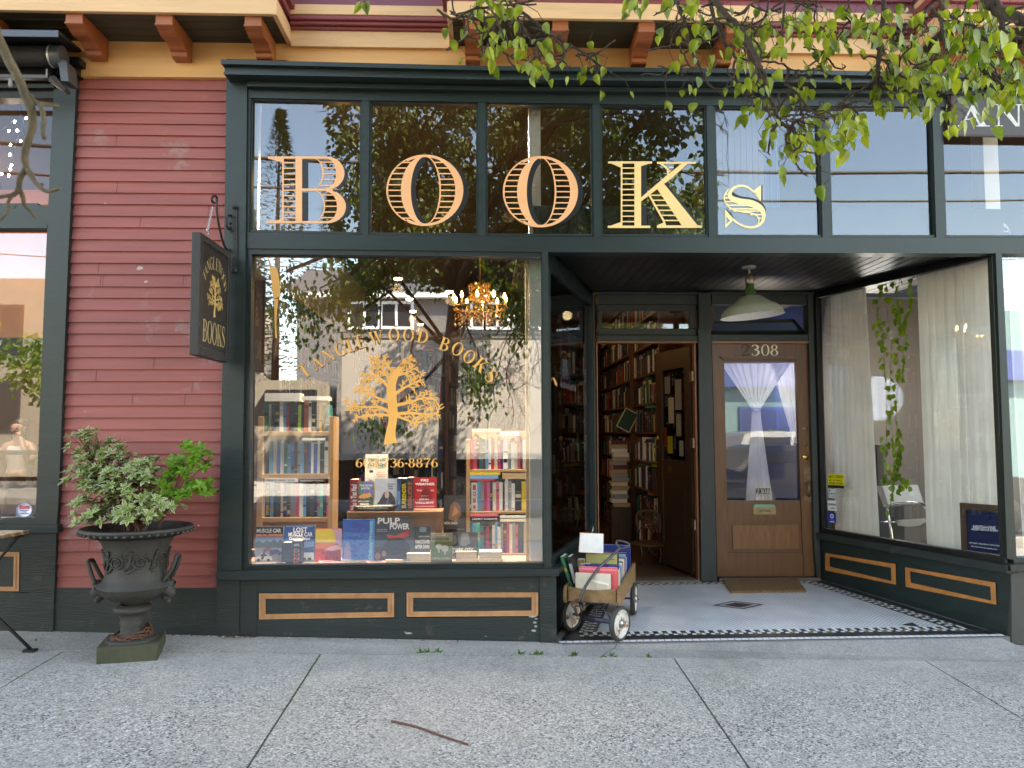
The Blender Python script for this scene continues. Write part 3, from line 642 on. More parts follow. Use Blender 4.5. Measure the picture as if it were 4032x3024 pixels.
xs_ = [lambda y: -9.0, lambda y: xon(ja, y) - 1.6 * 2, lambda y: xon(ja, y) - 1.6, lambda y: xon(ja, y), lambda y: xon(jb, y), lambda y: xon(jb, y) + 1.62, lambda y: xon(jb, y) + 3.2, lambda y: 10.0]
yf = lambda x: J1.y + (J2.y - J1.y) * (x - J1.x) / (J2.x - J1.x)
for i in range(len(xs_) - 1):
    for (y1, y0) in ((None, -2.1), (-2.1, -3.9), (-3.9, -5.95)):
        def yy(x): return (yf(x) - g) if y1 is None else y1 - g
        a = xs_[i](y0) + g; b = xs_[i + 1](y0) - g; yt = -.32 if y1 is None else y1
        a1 = xs_[i](yt) + g; b1 = xs_[i + 1](yt) - g
        slab([(a, y0 + g), (b, y0 + g), (b1, yy(b1)), (a1, yy(a1))])
mm_ = MB(); rq = random.Random(12)
for k in range(260):
    t = rq.uniform(.08, .62) if k < 200 else rq.uniform(0, 1); p = ja[0].lerp(ja[1], t); x = xon(ja, p.y) + rq.uniform(-.006, .006); s_ = rq.uniform(.002, .006); mm_.add([(x, p.y, gz(x, p.y) + .001), (x + s_, p.y, gz(x, p.y)), (x, p.y + s_, gz(x, p.y) + s_ * .8)], [(0, 1, 2)])
mo_ = mm_.build('joint_moss', M('moss_green', (.05, .09, .02), .95)); mo_['kind'] = 'stuff'; mo_['label'] = 'green moss filling the sidewalk joint below the display window'; mo_['category'] = 'moss'
ck = MB(); cp = [r9(x, y) for x, y in ((545, 1545), (530, 1570), (500, 1590), (470, 1605), (438, 1632))]; q0 = [G(x, y + 6) + V((0, 0, .0015)) for x, y in cp]; ck.strip([p - V((.003, 0, 0)) for p in q0], [p + V((.003, 0, 0)) for p in q0])
SWK = struct(sw_.build('sidewalk', CON, None, .004))
# apron between the joint and the shop fronts
ap = MB(); xl = [-9, W(212, 2484).x, W(945, 2504).x, W(2195, 2529).x, pA.x - .002]
apx = [(-9.0, W(212, 2484).z + .1), (W(212, 2484).x, W(212, 2486).z), (W(945, 2504).x, W(945, 2506).z), (W(2150, 2527).x, W(2150, 2529).z), (pA.x + .02, pA.z - .012), (pB.x, pB.z - .012), (W(3990, 2537).x, W(3990, 2538).z), (W(4032, 2541).x, W(4032, 2542).z), (10.0, W(4032, 2541).z - .1)]
for (xa, za), (xb, zb_) in zip(apx, apx[1:]):
    ap.prism([(xa, .10, za), (xa, -.005, za), (xa, yf(xa) + g, gz(xa, yf(xa)) + .001), (xb, yf(xb) + g, gz(xb, yf(xb)) + .001), (xb, -.005, zb_), (xb, .1, zb_)], (0, 0, -.15))
apo = struct(ap.build('sidewalk_apron', CON2)); ck.build('hairline_crack', M('crack_dark', (.05, .045, .04), .9), apo)
gd = MB(); gd.box(-60, 60, -5.95, .3, -.6, -.5); 
gd.prism([(-9, -5.94, gz(-9, -5.94) - .045), (10, -5.94, gz(10, -5.94) - .045), (10, .02, gz(10, 0) - .045), (-9, .02, gz(-9, 0) - .045)], (0, 0, -.1))
struct(gd.build('ground', M('dark_joint_soil', (.035, .035, .025), .95, var=.3)))
kz = gz(0, -5.95)
mb = MB(); mb.box(-40, 40, -6.12, -5.955, kz - .3, kz - .004); struct(mb.build('kerb', CON2, None, .01))
mb = MB(); mb.box(-80, 80, -14.2, -6.12, kz - .35, kz - .15); struct(mb.build('road', M('asphalt', (.055, .055, .055), .9, var=.25, vs=3)))
mb = MB(); mb.box(-80, 80, -60, -14.2, kz - .3, kz - .0); struct(mb.build('far_sidewalk', CON2))
# ------------------------------------------------------------------ lettering
# glyphs are lists of 2-D polygons, cap height 1
def ell(cx, cy, rx, ry, a0, a1, n=24): return [(cx + rx * math.cos(R(a0 + (a1 - a0) * i / n)), cy + ry * math.sin(R(a0 + (a1 - a0) * i / n))) for i in range(n + 1)]
def between(A, B_): return [[A[i], A[i + 1], B_[i + 1], B_[i]] for i in range(len(A) - 1)]
def rc(x0, y0, x1, y1): return [(x0, y0), (x1, y0), (x1, y1), (x0, y1)]
def serif(x0, x1, y, up=1, e=.09, h=.05): return [rc(x0 - e, y, x1 + e, y + h * up)]
def cr(pts, k=6):
    out = []; n = len(pts)
    for i in range(n - 1):
        p0 = pts[max(i - 1, 0)]; p1 = pts[i]; p2 = pts[i + 1]; p3 = pts[min(i + 2, n - 1)]
        for j in range(k):
            t = j / k; out.append(tuple(.5 * ((2 * b) + (-a + c) * t + (2 * a - 5 * b + 4 * c - d) * t * t + (-a + 3 * b - 3 * c + d) * t ** 3) for a, b, c, d in zip(p0, p1, p2, p3)))
    out.append(tuple(pts[-1])); return out
def stroke(pts, k=6):
    """pts (x,y,width)"""
    q = cr(pts, k); A = []; B_ = []
    for i, p in enumerate(q):
        a = q[max(i - 1, 0)]; b = q[min(i + 1, len(q) - 1)]; dx, dy = b[0] - a[0], b[1] - a[1]; L = math.hypot(dx, dy) or 1
        nx, ny = -dy / L * p[2] / 2, dx / L * p[2] / 2; A.append((p[0] + nx, p[1] + ny)); B_.append((p[0] - nx, p[1] - ny))
    return between(A, B_)
def G_(ch):
    st, th = .18, .065
    ring = lambda cx, rx, ry=.5, cy=.5, s=st, t=th: between(ell(cx, cy, rx, ry, 0, 360, 36), ell(cx, cy, rx - s, ry - t, 0, 360, 36))
    if ch == 'T': return [rc(.27, .03, .27 + st, .96)] + serif(.27, .44, 0) + [rc(.0, .955, .71, 1), [(0, .97), (.06, .97), (.02, .78), (0, .78)], [(.65, .97), (.71, .97), (.71, .78), (.69, .78)]], .74
    if ch == 'A': return [[(.09, .03), (.14, .03), (.40, .9), (.37, 1.0)], [(.37, 1.0), (.40, 1.0), (.74, .03), (.55, .03), (.335, .72)]] + [rc(.2, .30, .58, .345)] + serif(.09, .14, 0, 1, .08) + serif(.56, .74, 0, 1, .08), .84
    if ch == 'N': return [rc(.10, .03, .15, .97), rc(.66, .0, .71, .97), [(.06, 1), (.27, 1), (.71, .0), (.66, .0)][:4], [(.06, 1), (.25, 1), (.71, .02), (.71, -.0), (.60, .0)]] + serif(.10, .15, 0) + serif(.66, .71, 1, -1) + [rc(0, .965, .12, 1)], .82
    if ch == 'G':
        A = ell(.42, .5, .42, .52, 35, 325, 30); B_ = ell(.44, .5, .26, .47, 35, 325, 30)
        return between(A, B_) + [rc(.60, .06, .76, .42), rc(.50, .42, .86, .455), [(.72, .98), (.76, .98), (.76, .68), (.73, .68)]], .88
    if ch == 'L': return [rc(.09, .03, .26, .97)] + serif(.09, .26, 1, -1) + [rc(0, 0, .64, .04), [(.60, .03), (.64, .03), (.64, .3), (.62, .3)]], .70
    if ch == 'E': return [rc(.09, .03, .26, .97), rc(0, 0, .66, .04), rc(0, .96, .62, 1), rc(.26, .48, .5, .52), [(.62, .03), (.66, .03), (.66, .3), (.64, .3)], [(.58, .97), (.62, .97), (.62, .72), (.60, .72)], rc(.49, .38, .52, .62)], .74
    if ch == 'W': return [[(.06, .97), (.24, .97), (.42, .12), (.36, 0), (.34, 0)], [(.34, 0), (.38, 0), (.58, .97), (.54, .97)], [(.46, .97), (.63, .97), (.80, .12), (.74, 0), (.72, 0)], [(.72, 0), (.76, 0), (1.02, .97), (.98, .97)]] + serif(.06, .24, 1, -1, .07) + serif(.46, .63, 1, -1, .06) + serif(.98, 1.02, 1, -1, .09), 1.13
    if ch in 'O0': 
        rx = .42 if ch == 'O' else .29
        return between(ell(rx, .5, rx, .52, 0, 360, 36), ell(rx, .5, rx - (.16 if ch == 'O' else .12), .475, 0, 360, 36)), rx * 2 + .05
    if ch == 'D': return [rc(.09, .03, .26, .97)] + serif(.09, .26, 0, 1) + serif(.09, .26, 1, -1) + between([(.26, 1)] + ell(.36, .5, .44, .5, 90, -90) + [(.26, 0)], [(.26, .955)] + ell(.36, .5, .27, .455, 90, -90) + [(.26, .045)]), .86
    if ch == 'B': return [rc(.09, .03, .26, .97)] + serif(.09, .26, 0) + serif(.09, .26, 1, -1) + between([(.26, 1)] + ell(.34, .76, .32, .24, 90, -90) + [(.26, .52)], [(.26, .955)] + ell(.34, .76, .17, .2, 90, -90) + [(.26, .56)]) + between([(.26, .54)] + ell(.36, .27, .36, .27, 90, -90) + [(.26, 0)], [(.26, .50)] + ell(.36, .27, .2, .225, 90, -90) + [(.26, .045)]), .78
    if ch == 'K': return [rc(.09, .03, .26, .97)] + serif(.09, .26, 0) + serif(.09, .26, 1, -1) + [[(.26, .36), (.66, .97), (.72, .97), (.26, .29)], [(.36, .50), (.47, .62), (.84, .03), (.62, .03)]] + serif(.64, .72, 1, -1, .08) + serif(.64, .82, 0, 1, .07), .90
    if ch == 'S': return stroke([(.55, .74, .03), (.50, .93, .045), (.30, .985, .05), (.10, .86, .10), (.12, .66, .17), (.32, .52, .20), (.50, .36, .19), (.55, .18, .13), (.38, .02, .05), (.14, .05, .05), (.05, .26, .03)]) + [[(.55, .98), (.585, .98), (.585, .68), (.56, .68)], [(.03, .02), (.065, .02), (.05, .34), (.03, .34)]], .66
    if ch == '2': return stroke([(.07, .70, .10), (.08, .86, .07), (.25, .98, .06), (.45, .88, .13), (.47, .68, .15), (.30, .38, .10), (.06, .08, .06)]) + [[(.04, 0), (.50, 0), (.55, .26), (.52, .26), (.46, .13), (.04, .09)]], .62
    if ch == '3': return stroke([(.07, .84, .09), (.22, .97, .06), (.42, .86, .13), (.42, .66, .12), (.22, .54, .05)]) + stroke([(.20, .545, .05), (.44, .46, .12), (.48, .24, .15), (.36, .05, .09), (.16, .02, .05), (.05, .16, .09)]), .58
    if ch == '4': return [rc(.34, .03, .48, 1), [(.34, 1), (.40, 1), (.06, .30), (0, .30)], rc(0, .26, .60, .31)] + serif(.34, .48, 0, 1, .06), .64
    if ch == '6': return between(ell(.28, .3, .27, .31, 0, 360), ell(.29, .3, .12, .265, 0, 360)) + stroke([(.08, .34, .14), (.12, .66, .13), (.28, .92, .07), (.48, .98, .03)]), .62
    if ch == '7': return [[(.03, 1), (.55, 1), (.55, .93), (.52, .86), (.08, .88), (.05, .72), (.03, .72)]] + stroke([(.52, .92, .05), (.36, .60, .09), (.26, .28, .14), (.25, .0, .17)]), .60
    if ch == '8': return between(ell(.28, .76, .22, .24, 0, 360), ell(.28, .76, .10, .205, 0, 360)) + between(ell(.28, .27, .27, .28, 0, 360), ell(.28, .27, .12, .24, 0, 360)), .62
    if ch == '\u2022': return [ell(.12, .42, .09, .09, 0, 360, 16)], .26
    return [], .35
_cnt = [0]
def put(mb, polys, fn, m=0, lift=True):
    """fn(x,y,h)->3-D"""
    for p in polys:
        _cnt[0] = (_cnt[0] + 1) % 23; h = _cnt[0] * .00008
        mb.poly([fn(x, y, h) for x, y in p], m)
# sans text through Blender's own built-in face
_tc = {}
def textpolys(s, bold=.0):
    k = (s, bold)
    if k in _tc: return _tc[k]
    cu = bpy.data.curves.new('t', 'FONT'); cu.body = s; cu.offset = bold; cu.resolution_u = 2
    o = bpy.data.objects.new('t', cu); COL.objects.link(o)
    dg = bpy.context.evaluated_depsgraph_get(); ev = o.evaluated_get(dg); me = ev.to_mesh()
    vs = [(v.co.x, v.co.y) for v in me.vertices]; fs = [list(p.vertices) for p in me.polygons]
    ev.to_mesh_clear(); bpy.data.objects.remove(o); bpy.data.curves.remove(cu)
    if not vs: _tc[k] = ([], [], 1, 1); return _tc[k]
    x0 = min(v[0] for v in vs); y0 = min(v[1] for v in vs); x1 = max(v[0] for v in vs); y1 = max(v[1] for v in vs)
    vs = [((x - x0) / (x1 - x0), (y - y0) / (y1 - y0)) for x, y in vs]
    _tc[k] = (vs, fs, x1 - x0, y1 - y0); return _tc[k]
def text_in(mb, s, o, u, v, m=0, bold=.02, lift=None):
    """fill text in the parallelogram o + u + v"""
    vs, fs, _a, _b = textpolys(s, bold); o, u, v = V(o), V(u), V(v)
    mb.add([o + u * x + v * y for x, y in vs], fs, m)

# --- big BOOKs letters, traced on the transom glass
LY = .0425
def gp(rf): return lambda x, y, h: W(*rf(x, y), LY - h)
def mirrorlist(l): return l
def ladder(yA, yB, n, xl, xr, t=8):
    """rungs between two edge functions of y"""
    out = []
    for i in range(n):
        y = yA + (yB - yA) * (i + .5) / n; out.append([(xl(y - t / 2), y - t / 2), (xr(y - t / 2), y - t / 2), (xr(y + t / 2), y + t / 2), (xl(y + t / 2), y + t / 2)])
    return out
def ellx(cx, cy, rx, ry, sgn):
    return lambda y: cx + sgn * rx * math.sqrt(max(0, 1 - ((y - cy) / ry) ** 2))
def letter(win, gold, shadow, rf, gm):
    o = MB(); f = gp(rf); fs = lambda x, y, h: W(*rf(x, y), LY + .0008 - h * .2)
    put(o, shadow, fs, 1); put(o, gold, f, 0); ob = o.build('gilt_letter', [gm, BLK], win); return ob
# B (r2 coords)
g_ = []; sh = []
g_ += [rc(437, 1022, 480, 1458), rc(350, 1035, 361, 1450), [(258, 1022), (640, 1022), (640, 1036), (258, 1036)], [(250, 1444), (640, 1444), (640, 1459), (250, 1459)]]
g_ += [[(258, 1036), (350, 1060), (350, 1036)], [(250, 1444), (350, 1444), (350, 1418), (330, 1438)]]
g_ += ladder(1045, 1440, 11, lambda y: 361, lambda y: 437)
to_o = [(480, 1022)] + ell(640, 1131, 117, 109, -90, 90, 20) + [(480, 1240)]; 
to_m = ell(630, 1131, 62, 95, -90, 90, 20)
g_ += between(ell(640, 1131, 117, 109, -90, 90, 20), ell(640, 1131, 62, 95, -90, 90, 20)); g_ += between(ell(560, 1131, 62, 97, -90, 90, 20), ell(560, 1131, 52, 94, -90, 90, 20))
g_ += [rc(480, 1232, 680, 1247), rc(480, 1030, 640, 1037)] + ladder(1040, 1230, 5, lambda y: ellx(560, 1131, 60, 97, 1)(y), lambda y: ellx(640, 1131, 62, 97, 1)(y))
g_ += between(ell(640, 1350, 127, 109, -90, 90, 20), ell(640, 1350, 68, 95, -90, 90, 20)); g_ += between(ell(565, 1345, 66, 100, -90, 90, 20), ell(565, 1345, 56, 97, -90, 90, 20))
g_ += ladder(1255, 1440, 5, lambda y: ellx(565, 1345, 64, 100, 1)(y), lambda y: ellx(640, 1350, 68, 97, 1)(y))
sh += [rc(482, 1042, 520, 1228), rc(482, 1256, 520, 1440)] + between(ell(665, 1146, 114, 102, -75, 62, 20), ell(640, 1131, 117, 109, -75, 62, 20)) + between(ell(668, 1357, 128, 96, -52, 75, 20), ell(640, 1350, 127, 109, -52, 75, 20))
letter(tw[0], g_, sh, r2, PEACH)
def big_o(cx, cy, rx, ry):
    g = []; s = []
    ox = ellx(cx, cy, rx, ry, -1); oxr = ellx(cx, cy, rx, ry, 1)
    irx = rx * .37; ic = cx + 2
    # outer hairline left, solid left crescent, hairline right of counter, solid outer right crescent
    g += between(ell(cx, cy, rx, ry, 90, 270), ell(cx, cy, rx - 12, ry - 6, 90, 270))
    g += between(ell(cx, cy, rx * .62, ry * .97, 90, 270), ell(ic, cy, irx, ry * .94, 90, 270))
    g += between(ell(cx, cy, rx, ry, -90, 90), ell(cx, cy, rx * .79, ry * .955, -90, 90))
    g += between(ell(ic, cy, irx + 11, ry * .965, -90, 90), ell(ic, cy, irx, ry * .94, -90, 90))
    g += ladder(cy - ry * .86, cy + ry * .86, 11, ellx(cx, cy, rx - 6, ry, -1), ellx(cx, cy, rx * .61, ry * .97, -1))
    g += ladder(cy - ry * .86, cy + ry * .86, 11, ellx(ic, cy, irx + 5, ry * .965, 1), ellx(cx, cy, rx * .80, ry * .955, 1))
    g += between(ell(cx, cy, rx, ry, 60, 120), ell(cx, cy, rx * .9, ry * .93, 60, 120)) + between(ell(cx, cy, rx, ry, 240, 300), ell(cx, cy, rx * .9, ry * .93, 240, 300))
    s += between(ell(ic, cy, irx + 3, ry * .94, 95, 265), ell(ic + 36, cy + 8, irx + 3, ry * .90, 108, 252))
    s += between(ell(cx + 35, cy + 9, rx, ry * .96, -62, 62), ell(cx, cy, rx - 2, ry, -52, 66))
    return g, s
g_, sh = big_o(1282, 1243, 252, 233); letter(tw[1], g_, sh, r2, PEACH)
g_, sh = big_o(378, 1252, 246, 233); letter(tw[2], g_, sh, r3, PEACH)
# K (r3)
g_ = [rc(820, 1054, 1108, 1068), rc(818, 1474, 1096, 1489), rc(903, 1065, 914, 1478), rc(992, 1065, 1036, 1478), rc(1140, 1057, 1392, 1070), rc(1140, 1472, 1435, 1489)]
g_ += [[(840, 1068), (903, 1095), (903, 1068)], [(838, 1474), (903, 1474), (903, 1450)], [(1036, 1068), (1090, 1068), (1036, 1085)]]
g_ += ladder(1080, 1465, 11, lambda y: 914, lambda y: 992)
g_ += [[(1036, 1290), (1200, 1148), (1222, 1130), (1300, 1070), (1340, 1070), (1240, 1160), (1036, 1315)]]
g_ += [[(1155, 1070), (1180, 1070), (1215, 1100), (1218, 1140), (1206, 1146), (1204, 1108)], [(1216, 1090), (1250, 1090), (1247, 1098), (1216, 1098)], [(1216, 1112), (1235, 1112), (1225, 1122), (1216, 1122)]]
g_ += [[(1128, 1215), (1170, 1180), (1405, 1472), (1300, 1472)], [(1075, 1262), (1085, 1254), (1190, 1440), (1200, 1474), (1186, 1474), (1178, 1445)], [(1140, 1472), (1186, 1474), (1186, 1452)]]
for i in range(6):
    y = 1275 + i * 33; g_.append([(1092 + i * 19, y - 4), (1170 + i * 26, y - 4), (1176 + i * 26, y + 4), (1096 + i * 19, y + 4)])
g_.append([(1076, 1254), (1128, 1215), (1134, 1224), (1085, 1266)])
sh = [rc(1038, 1078, 1072, 1282), rc(1038, 1340, 1072, 1468), [(1090, 1068), (1108, 1068), (1072, 1090), (1040, 1085)], [(1172, 1205), (1178, 1178), (1205, 1195), (1400, 1440), (1410, 1472), (1398, 1472)], [(1178, 1190), (1330, 1085), (1300, 1085), (1175, 1180)]]
letter(tw[3], g_, sh, r3, M('gold_letter_paint', (.88, .58, .25), .4, var=.05))
# s (own zoom 2780,640 x5.53)
def r16(x, y): return (x / 5.53 + 2780, y / 5.53 + 640)
outer = cr([(1045, 610), (930, 520), (730, 480), (520, 560), (395, 740), (440, 920), (640, 1060), (900, 1100), (1080, 1130), (1165, 1240), (1120, 1340), (950, 1400), (740, 1350), (580, 1240)], 5)
g_ = stroke([(1180, 790, 25), (1040, 640, 40), (900, 535, 46), (740, 505, 50), (600, 560, 62), (520, 680, 80), (560, 780, 110), (760, 850, 135), (980, 890, 150), (1170, 980, 130), (1255, 1120, 90), (1230, 1280, 60), (1100, 1390, 50), (920, 1410, 48), (740, 1350, 46), (600, 1250, 44), (450, 1110, 26)], 6)
g_ += stroke([(500, 570, 20), (415, 690, 30), (400, 810, 32), (470, 940, 32), (600, 1030, 32), (800, 1075, 32), (980, 1100, 32), (1110, 1165, 30), (1155, 1260, 26), (1130, 1340, 20)], 5)
g_ += [[(410, 1030), (440, 1030), (590, 1230), (540, 1275), (425, 1420), (410, 1400)][:0] or rc(412, 1030, 440, 1410), [(1040, 610), (1190, 490), (1200, 500), (1200, 830), (1175, 830), (1060, 660)], [(440, 1040), (600, 1230), (560, 1290), (440, 1410), (440, 1340), (520, 1270), (440, 1180)]]
for i, (a, b) in enumerate(((415, 470), (410, 500), (420, 640), (445, 860), (500, 1150), (600, 1190), (960, 1210), (1120, 1215))): 
    y = 690 + i * 80; g_.append(rc(a, y - 16, b, y + 16)) if i < 5 else g_.append(rc(a, y - 50, b, y - 20))
sh = [rc(1200, 490, 1230, 830)] + stroke([(565, 590, 10), (590, 680, 60), (740, 760, 62), (980, 800, 66), (1200, 900, 70), (1285, 1050, 40), (1295, 1180, 10)], 5) + [[(425, 1005), (540, 1090), (620, 1240), (595, 1240), (440, 1040)]]
letter(tw[4], g_, sh, r16, M('pale_gold_letter_paint', (.90, .72, .36), .4, var=.05))
# --- arched TANGLEWOOD BOOKS on the display window
DY = GY - .003
def arc_text(mb, word_angles, ctr, rad, ht, f, sx=.9, m=0):
    for ch, ang in word_angles:
        polys, wd = G_(ch); a = R(ang)
        def fn(x, y, h): 
            lx = (x - wd / 2) * ht * sx; ly = (y - .5) * ht
            rr = rad + ly; X = ctr[0] + rr * math.sin(a) + lx * math.cos(a); Y = ctr[1] - rr * math.cos(a) + lx * math.sin(a)
            return f(X, Y, h)
        put(mb, polys, fn, m)
pos = [('T', (510, 868)), ('A', (592, 812)), ('N', (668, 764)), ('G', (752, 722)), ('L', (822, 695)), ('E', (888, 672)), ('W', (990, 645)), ('O', (1110, 628)), ('O', (1208, 629)), ('D', (1304, 640)),
       ('B', (1450, 690)), ('O', (1537, 722)), ('O', (1615, 775)), ('K', (1692, 828)), ('S', (1762, 905))]
# every letter stands square to a smooth curve through these places
mb = MB()
for i, (ch, (x, y)) in enumerate(pos):
    a = pos[max(0, i - 1)][1]; b = pos[min(len(pos) - 1, i + 1)][1]; an = math.atan2(b[1] - a[1], b[0] - a[0]); polys, wd = G_(ch); ht = 88; sx = 1.0
    def fn(X, Y, h):
        lx = (X - wd / 2) * ht * sx; ly = -(Y - .5) * ht
        return W(*r6(x + lx * math.cos(an) - ly * math.sin(an) + sf, y + lx * math.sin(an) + ly * math.cos(an) + sf), DY - h + sf * .0004)
    sf = 4; put(mb, polys, fn, 1); sf = 0; put(mb, polys, fn)
mb.build('lettering', [GOLD, M('letter_shadow_brown', (.10, .05, .02), .5)], DW)
mb = MB(); x = 790; s_ = '604\u2022736\u20228876'; tot = sum(G_(c)[1] for c in s_)
for ch in s_:
    polys, wd = G_(ch); sc = 518 / tot
    put(mb, polys, lambda X, Y, h: W(*r7(x + X * sc, 379 - Y * 56), DY - h)); x += wd * sc
mb.build('lettering', GOLD, DW)
# --- tree emblem
def emblem(mb, f, seed=3, scale=1.0):
    rr = random.Random(seed)
    def limb(pts, w0, w1, tw_, tl, depth=0):
        n = len(pts); q = [(p[0], p[1], w0 + (w1 - w0) * (i / (n - 1)) ** .6) for i, p in enumerate(pts)]
        put(mb, stroke(q, 4), f); c = cr(q, 4)
        if depth >= 2 or tw_ <= 0: return
        for k in range(tw_):
            t = .28 + .72 * (k + .5) / tw_; i = min(len(c) - 2, int(t * (len(c) - 1))); p = c[i]; d = (c[i + 1][0] - p[0], c[i + 1][1] - p[1]); a = math.atan2(d[1], d[0]) + (1 if k % 2 else -1) * rr.uniform(.5, .95)
            L = tl * rr.uniform(.7, 1.15) * (1.1 - .45 * t); w = max(8, p[2] * .7)
            b = a + rr.uniform(-.35, .35); m_ = (p[0] + math.cos(a) * L * .5, p[1] + math.sin(a) * L * .5); e_ = (m_[0] + math.cos(b) * L * .5, m_[1] + math.sin(b) * L * .5)
            limb([(p[0], p[1]), m_, e_], w, 7, 4 if depth == 0 else 0, tl * .55, depth + 1)
    put(mb, stroke([(1088, 1356, 100), (1084, 1325, 78), (1088, 1270, 62), (1098, 1210, 56), (1102, 1140, 62), (1092, 1040, 66), (1092, 960, 60), (1118, 890, 50), (1155, 840, 30), (1178, 785, 8)], 5), f)
    for pts, w0, n, tl in (
        ([(1088, 1150), (1010, 1112), (900, 1112), (790, 1098)], 24, 7, 75), ([(1085, 1080), (1000, 1050), (930, 1000), (890, 985)], 20, 6, 70), ([(1085, 1000), (1030, 930), (960, 890), (910, 900)], 20, 6, 70),
        ([(1085, 960), (1050, 880), (1000, 820), (985, 790)], 18, 6, 65), ([(1100, 930), (1085, 860), (1040, 790)], 16, 5, 55), ([(1110, 1160), (1220, 1150), (1330, 1160), (1408, 1145)], 24, 8, 75),
        ([(1110, 1100), (1210, 1080), (1300, 1050), (1370, 1050)], 22, 7, 75), ([(1105, 1030), (1180, 980), (1240, 950), (1290, 925)], 20, 6, 70), ([(1120, 900), (1190, 880), (1250, 850)], 18, 5, 60),
        ([(1095, 1170), (1020, 1160), (930, 1170), (850, 1185)], 16, 6, 50), ([(1115, 1165), (1190, 1195), (1260, 1215), (1330, 1195)], 16, 6, 50), ([(1150, 840), (1200, 810), (1225, 790)], 14, 4, 45)):
        limb(pts, w0 + 5, 8, n + 1, tl)
mb = MB(); emblem(mb, lambda x, y, h: W(*r6(x, y), DY - h)); mb.build('tree_emblem', GOLD, DW)
mb = MB()    # torn gold strip on the far corner of the pane
for p in ([(262, 100), (290, 170), (325, 180), (340, 260), (348, 370), (300, 385), (285, 260), (275, 180)], [(305, 385), (335, 385), (325, 470), (320, 560), (326, 648), (312, 648), (308, 520)]): mb.poly([W(*r6(x, y), DY) for x, y in p])
mb.build('peeling_gold_strip', GOLD, DW)
mb = MB(); mb.poly([W(*r8(x, y), .3) for x, y in ((140, 990), (152, 990), (172, 1030), (172, 1055), (160, 1045))]); mb.build('gold_fleck', GOLD, sw)

# ------------------------------------------------------------------ hanging sign and its bracket
XSn = WX(912, 1200, 0).x; SX = W(912, 1100, -.06).x
zt_ = WX(787, 910, SX).z; zb_ = WX(787, 1399, SX).z; y0 = WX(787, 1100, SX).y; y1 = WX(908, 1100, SX).y; TH = .055
sg = thing('hanging_sign', 'black wooden sign with gilt tree hanging from a scrolled bracket by the corner post', 'sign', (SX - TH / 2, (y0 + y1) / 2, zt_))
BOARD = M('sign_black_brown', (.022, .020, .020), .5, var=.25, vs=8, bump=.15, dirt=((.12, .10, .08), .28, 16))
mb = MB(); mb.box(SX - TH + .008, SX - .008, y0 + .03, y1 - .03, zb_ + .04, zt_ - .04); part(mb, 'board', M('sign_face_black', (.014, .013, .014), .45, var=.2), sg)
mb = MB(); f_ = .045
mb.box(SX - TH, SX, y0, y0 + f_, zb_, zt_); mb.box(SX - TH, SX, y1 - f_, y1, zb_, zt_); mb.box(SX - TH, SX, y0 + f_, y1 - f_, zt_ - f_, zt_); mb.box(SX - TH, SX, y0 + f_, y1 - f_, zb_, zb_ + f_ * 1.3); part(mb, 'frame', BOARD, sg, .004)
SG = M('sign_gilt', (.42, .32, .16), .4, var=.2)
fx = lambda x, y, h: WX(*r15(x, y), SX - .0065 + h)
mb = MB()
yn, yf_ = y0 + .06, y1 - .055     # word arc in sign coordinates
def sgn(u, v, h): return V((SX - .0065 + h, yn + (yf_ - yn) * u, zb_ + (zt_ - zb_) * v))
wd_ = 'TANGLEWOOD'
for i, ch in enumerate(wd_):
    t = (i + .5) / 10; a = math.pi * (1 - t) * .86 + math.pi * .07; cx_, cy_ = .5 + .46 * math.cos(a), .585 + .235 * math.sin(a); an = math.atan2(-.46 * math.sin(a) , .235 * math.cos(a) ); rot = (math.pi / 2 - a) * -1
    polys, wg = G_(ch); hh = .075
    def fn(X, Y, h):
        lx = (X - wg / 2) * .125; ly = (Y - .5) * .105; c_, s2 = math.cos(rot * .85), math.sin(rot * .85)
        return sgn(cx_ + lx * c_ - ly * s2 * .9, cy_ + (lx * s2 * .75 + ly * c_), h)
    put(mb, polys, fn)
x = .05; tot = sum(G_(c)[1] for c in 'BOOKS')
for ch in 'BOOKS':
    polys, wg = G_(ch); sc = .92 / tot; put(mb, polys, lambda X, Y, h: sgn(x + X * sc, .125 + Y * .185, h)); x += wg * sc
m3 = part(mb, 'lettering', SG, sg)
mb = MB(); emblem(mb, lambda x, y, h: sgn(.5 + (x - 1090) / 620 * .62, .36 + (1356 - y) / 580 * .34, h), 5); part(mb, 'tree_emblem', M('bright_gilt', (.62, .42, .16), .35, var=.2), sg)
mb = MB(); mb.tube([WX(*r15(248, 470), SX - .03), WX(*r15(248, 440), SX - .03)], .004, 6)
ring = lambda c, r_, n=14: [V(c) + V((0, math.cos(2 * math.pi * k / n) * r_, math.sin(2 * math.pi * k / n) * r_)) for k in range(n + 1)]
CH = M('galvanised_steel', (.45, .45, .45), .35, metal=.8)
e0 = WX(*r15(243, 428), SX - .03); mb.tube(ring(e0, .014), .0035, 6); part(mb, 'eye_bolt', CH, sg)
mb = MB(); e1 = WX(*r15(285, 235), SX - .03)
for k in range(11):
    c = e0.lerp(e1, (k + .3) / 11); d = (e1 - e0).normalized(); s2 = V((1, 0, 0)) if k % 2 else d.cross(V((1, 0, 0)))
    mb.tube([c + d * math.cos(t) * .011 + s2 * math.sin(t) * .006 for t in [2 * math.pi * j / 10 for j in range(11)]], .0022, 5)
part(mb, 'chain', CH, sg)
br = thing('sign_bracket', 'black wrought iron scroll bracket screwed to the green corner post', 'bracket', (SX - .03, -.03, WX(912, 1000, SX).z))
xc = SX - .03; B15 = lambda x, y: WX(*r15(x, y), xc)
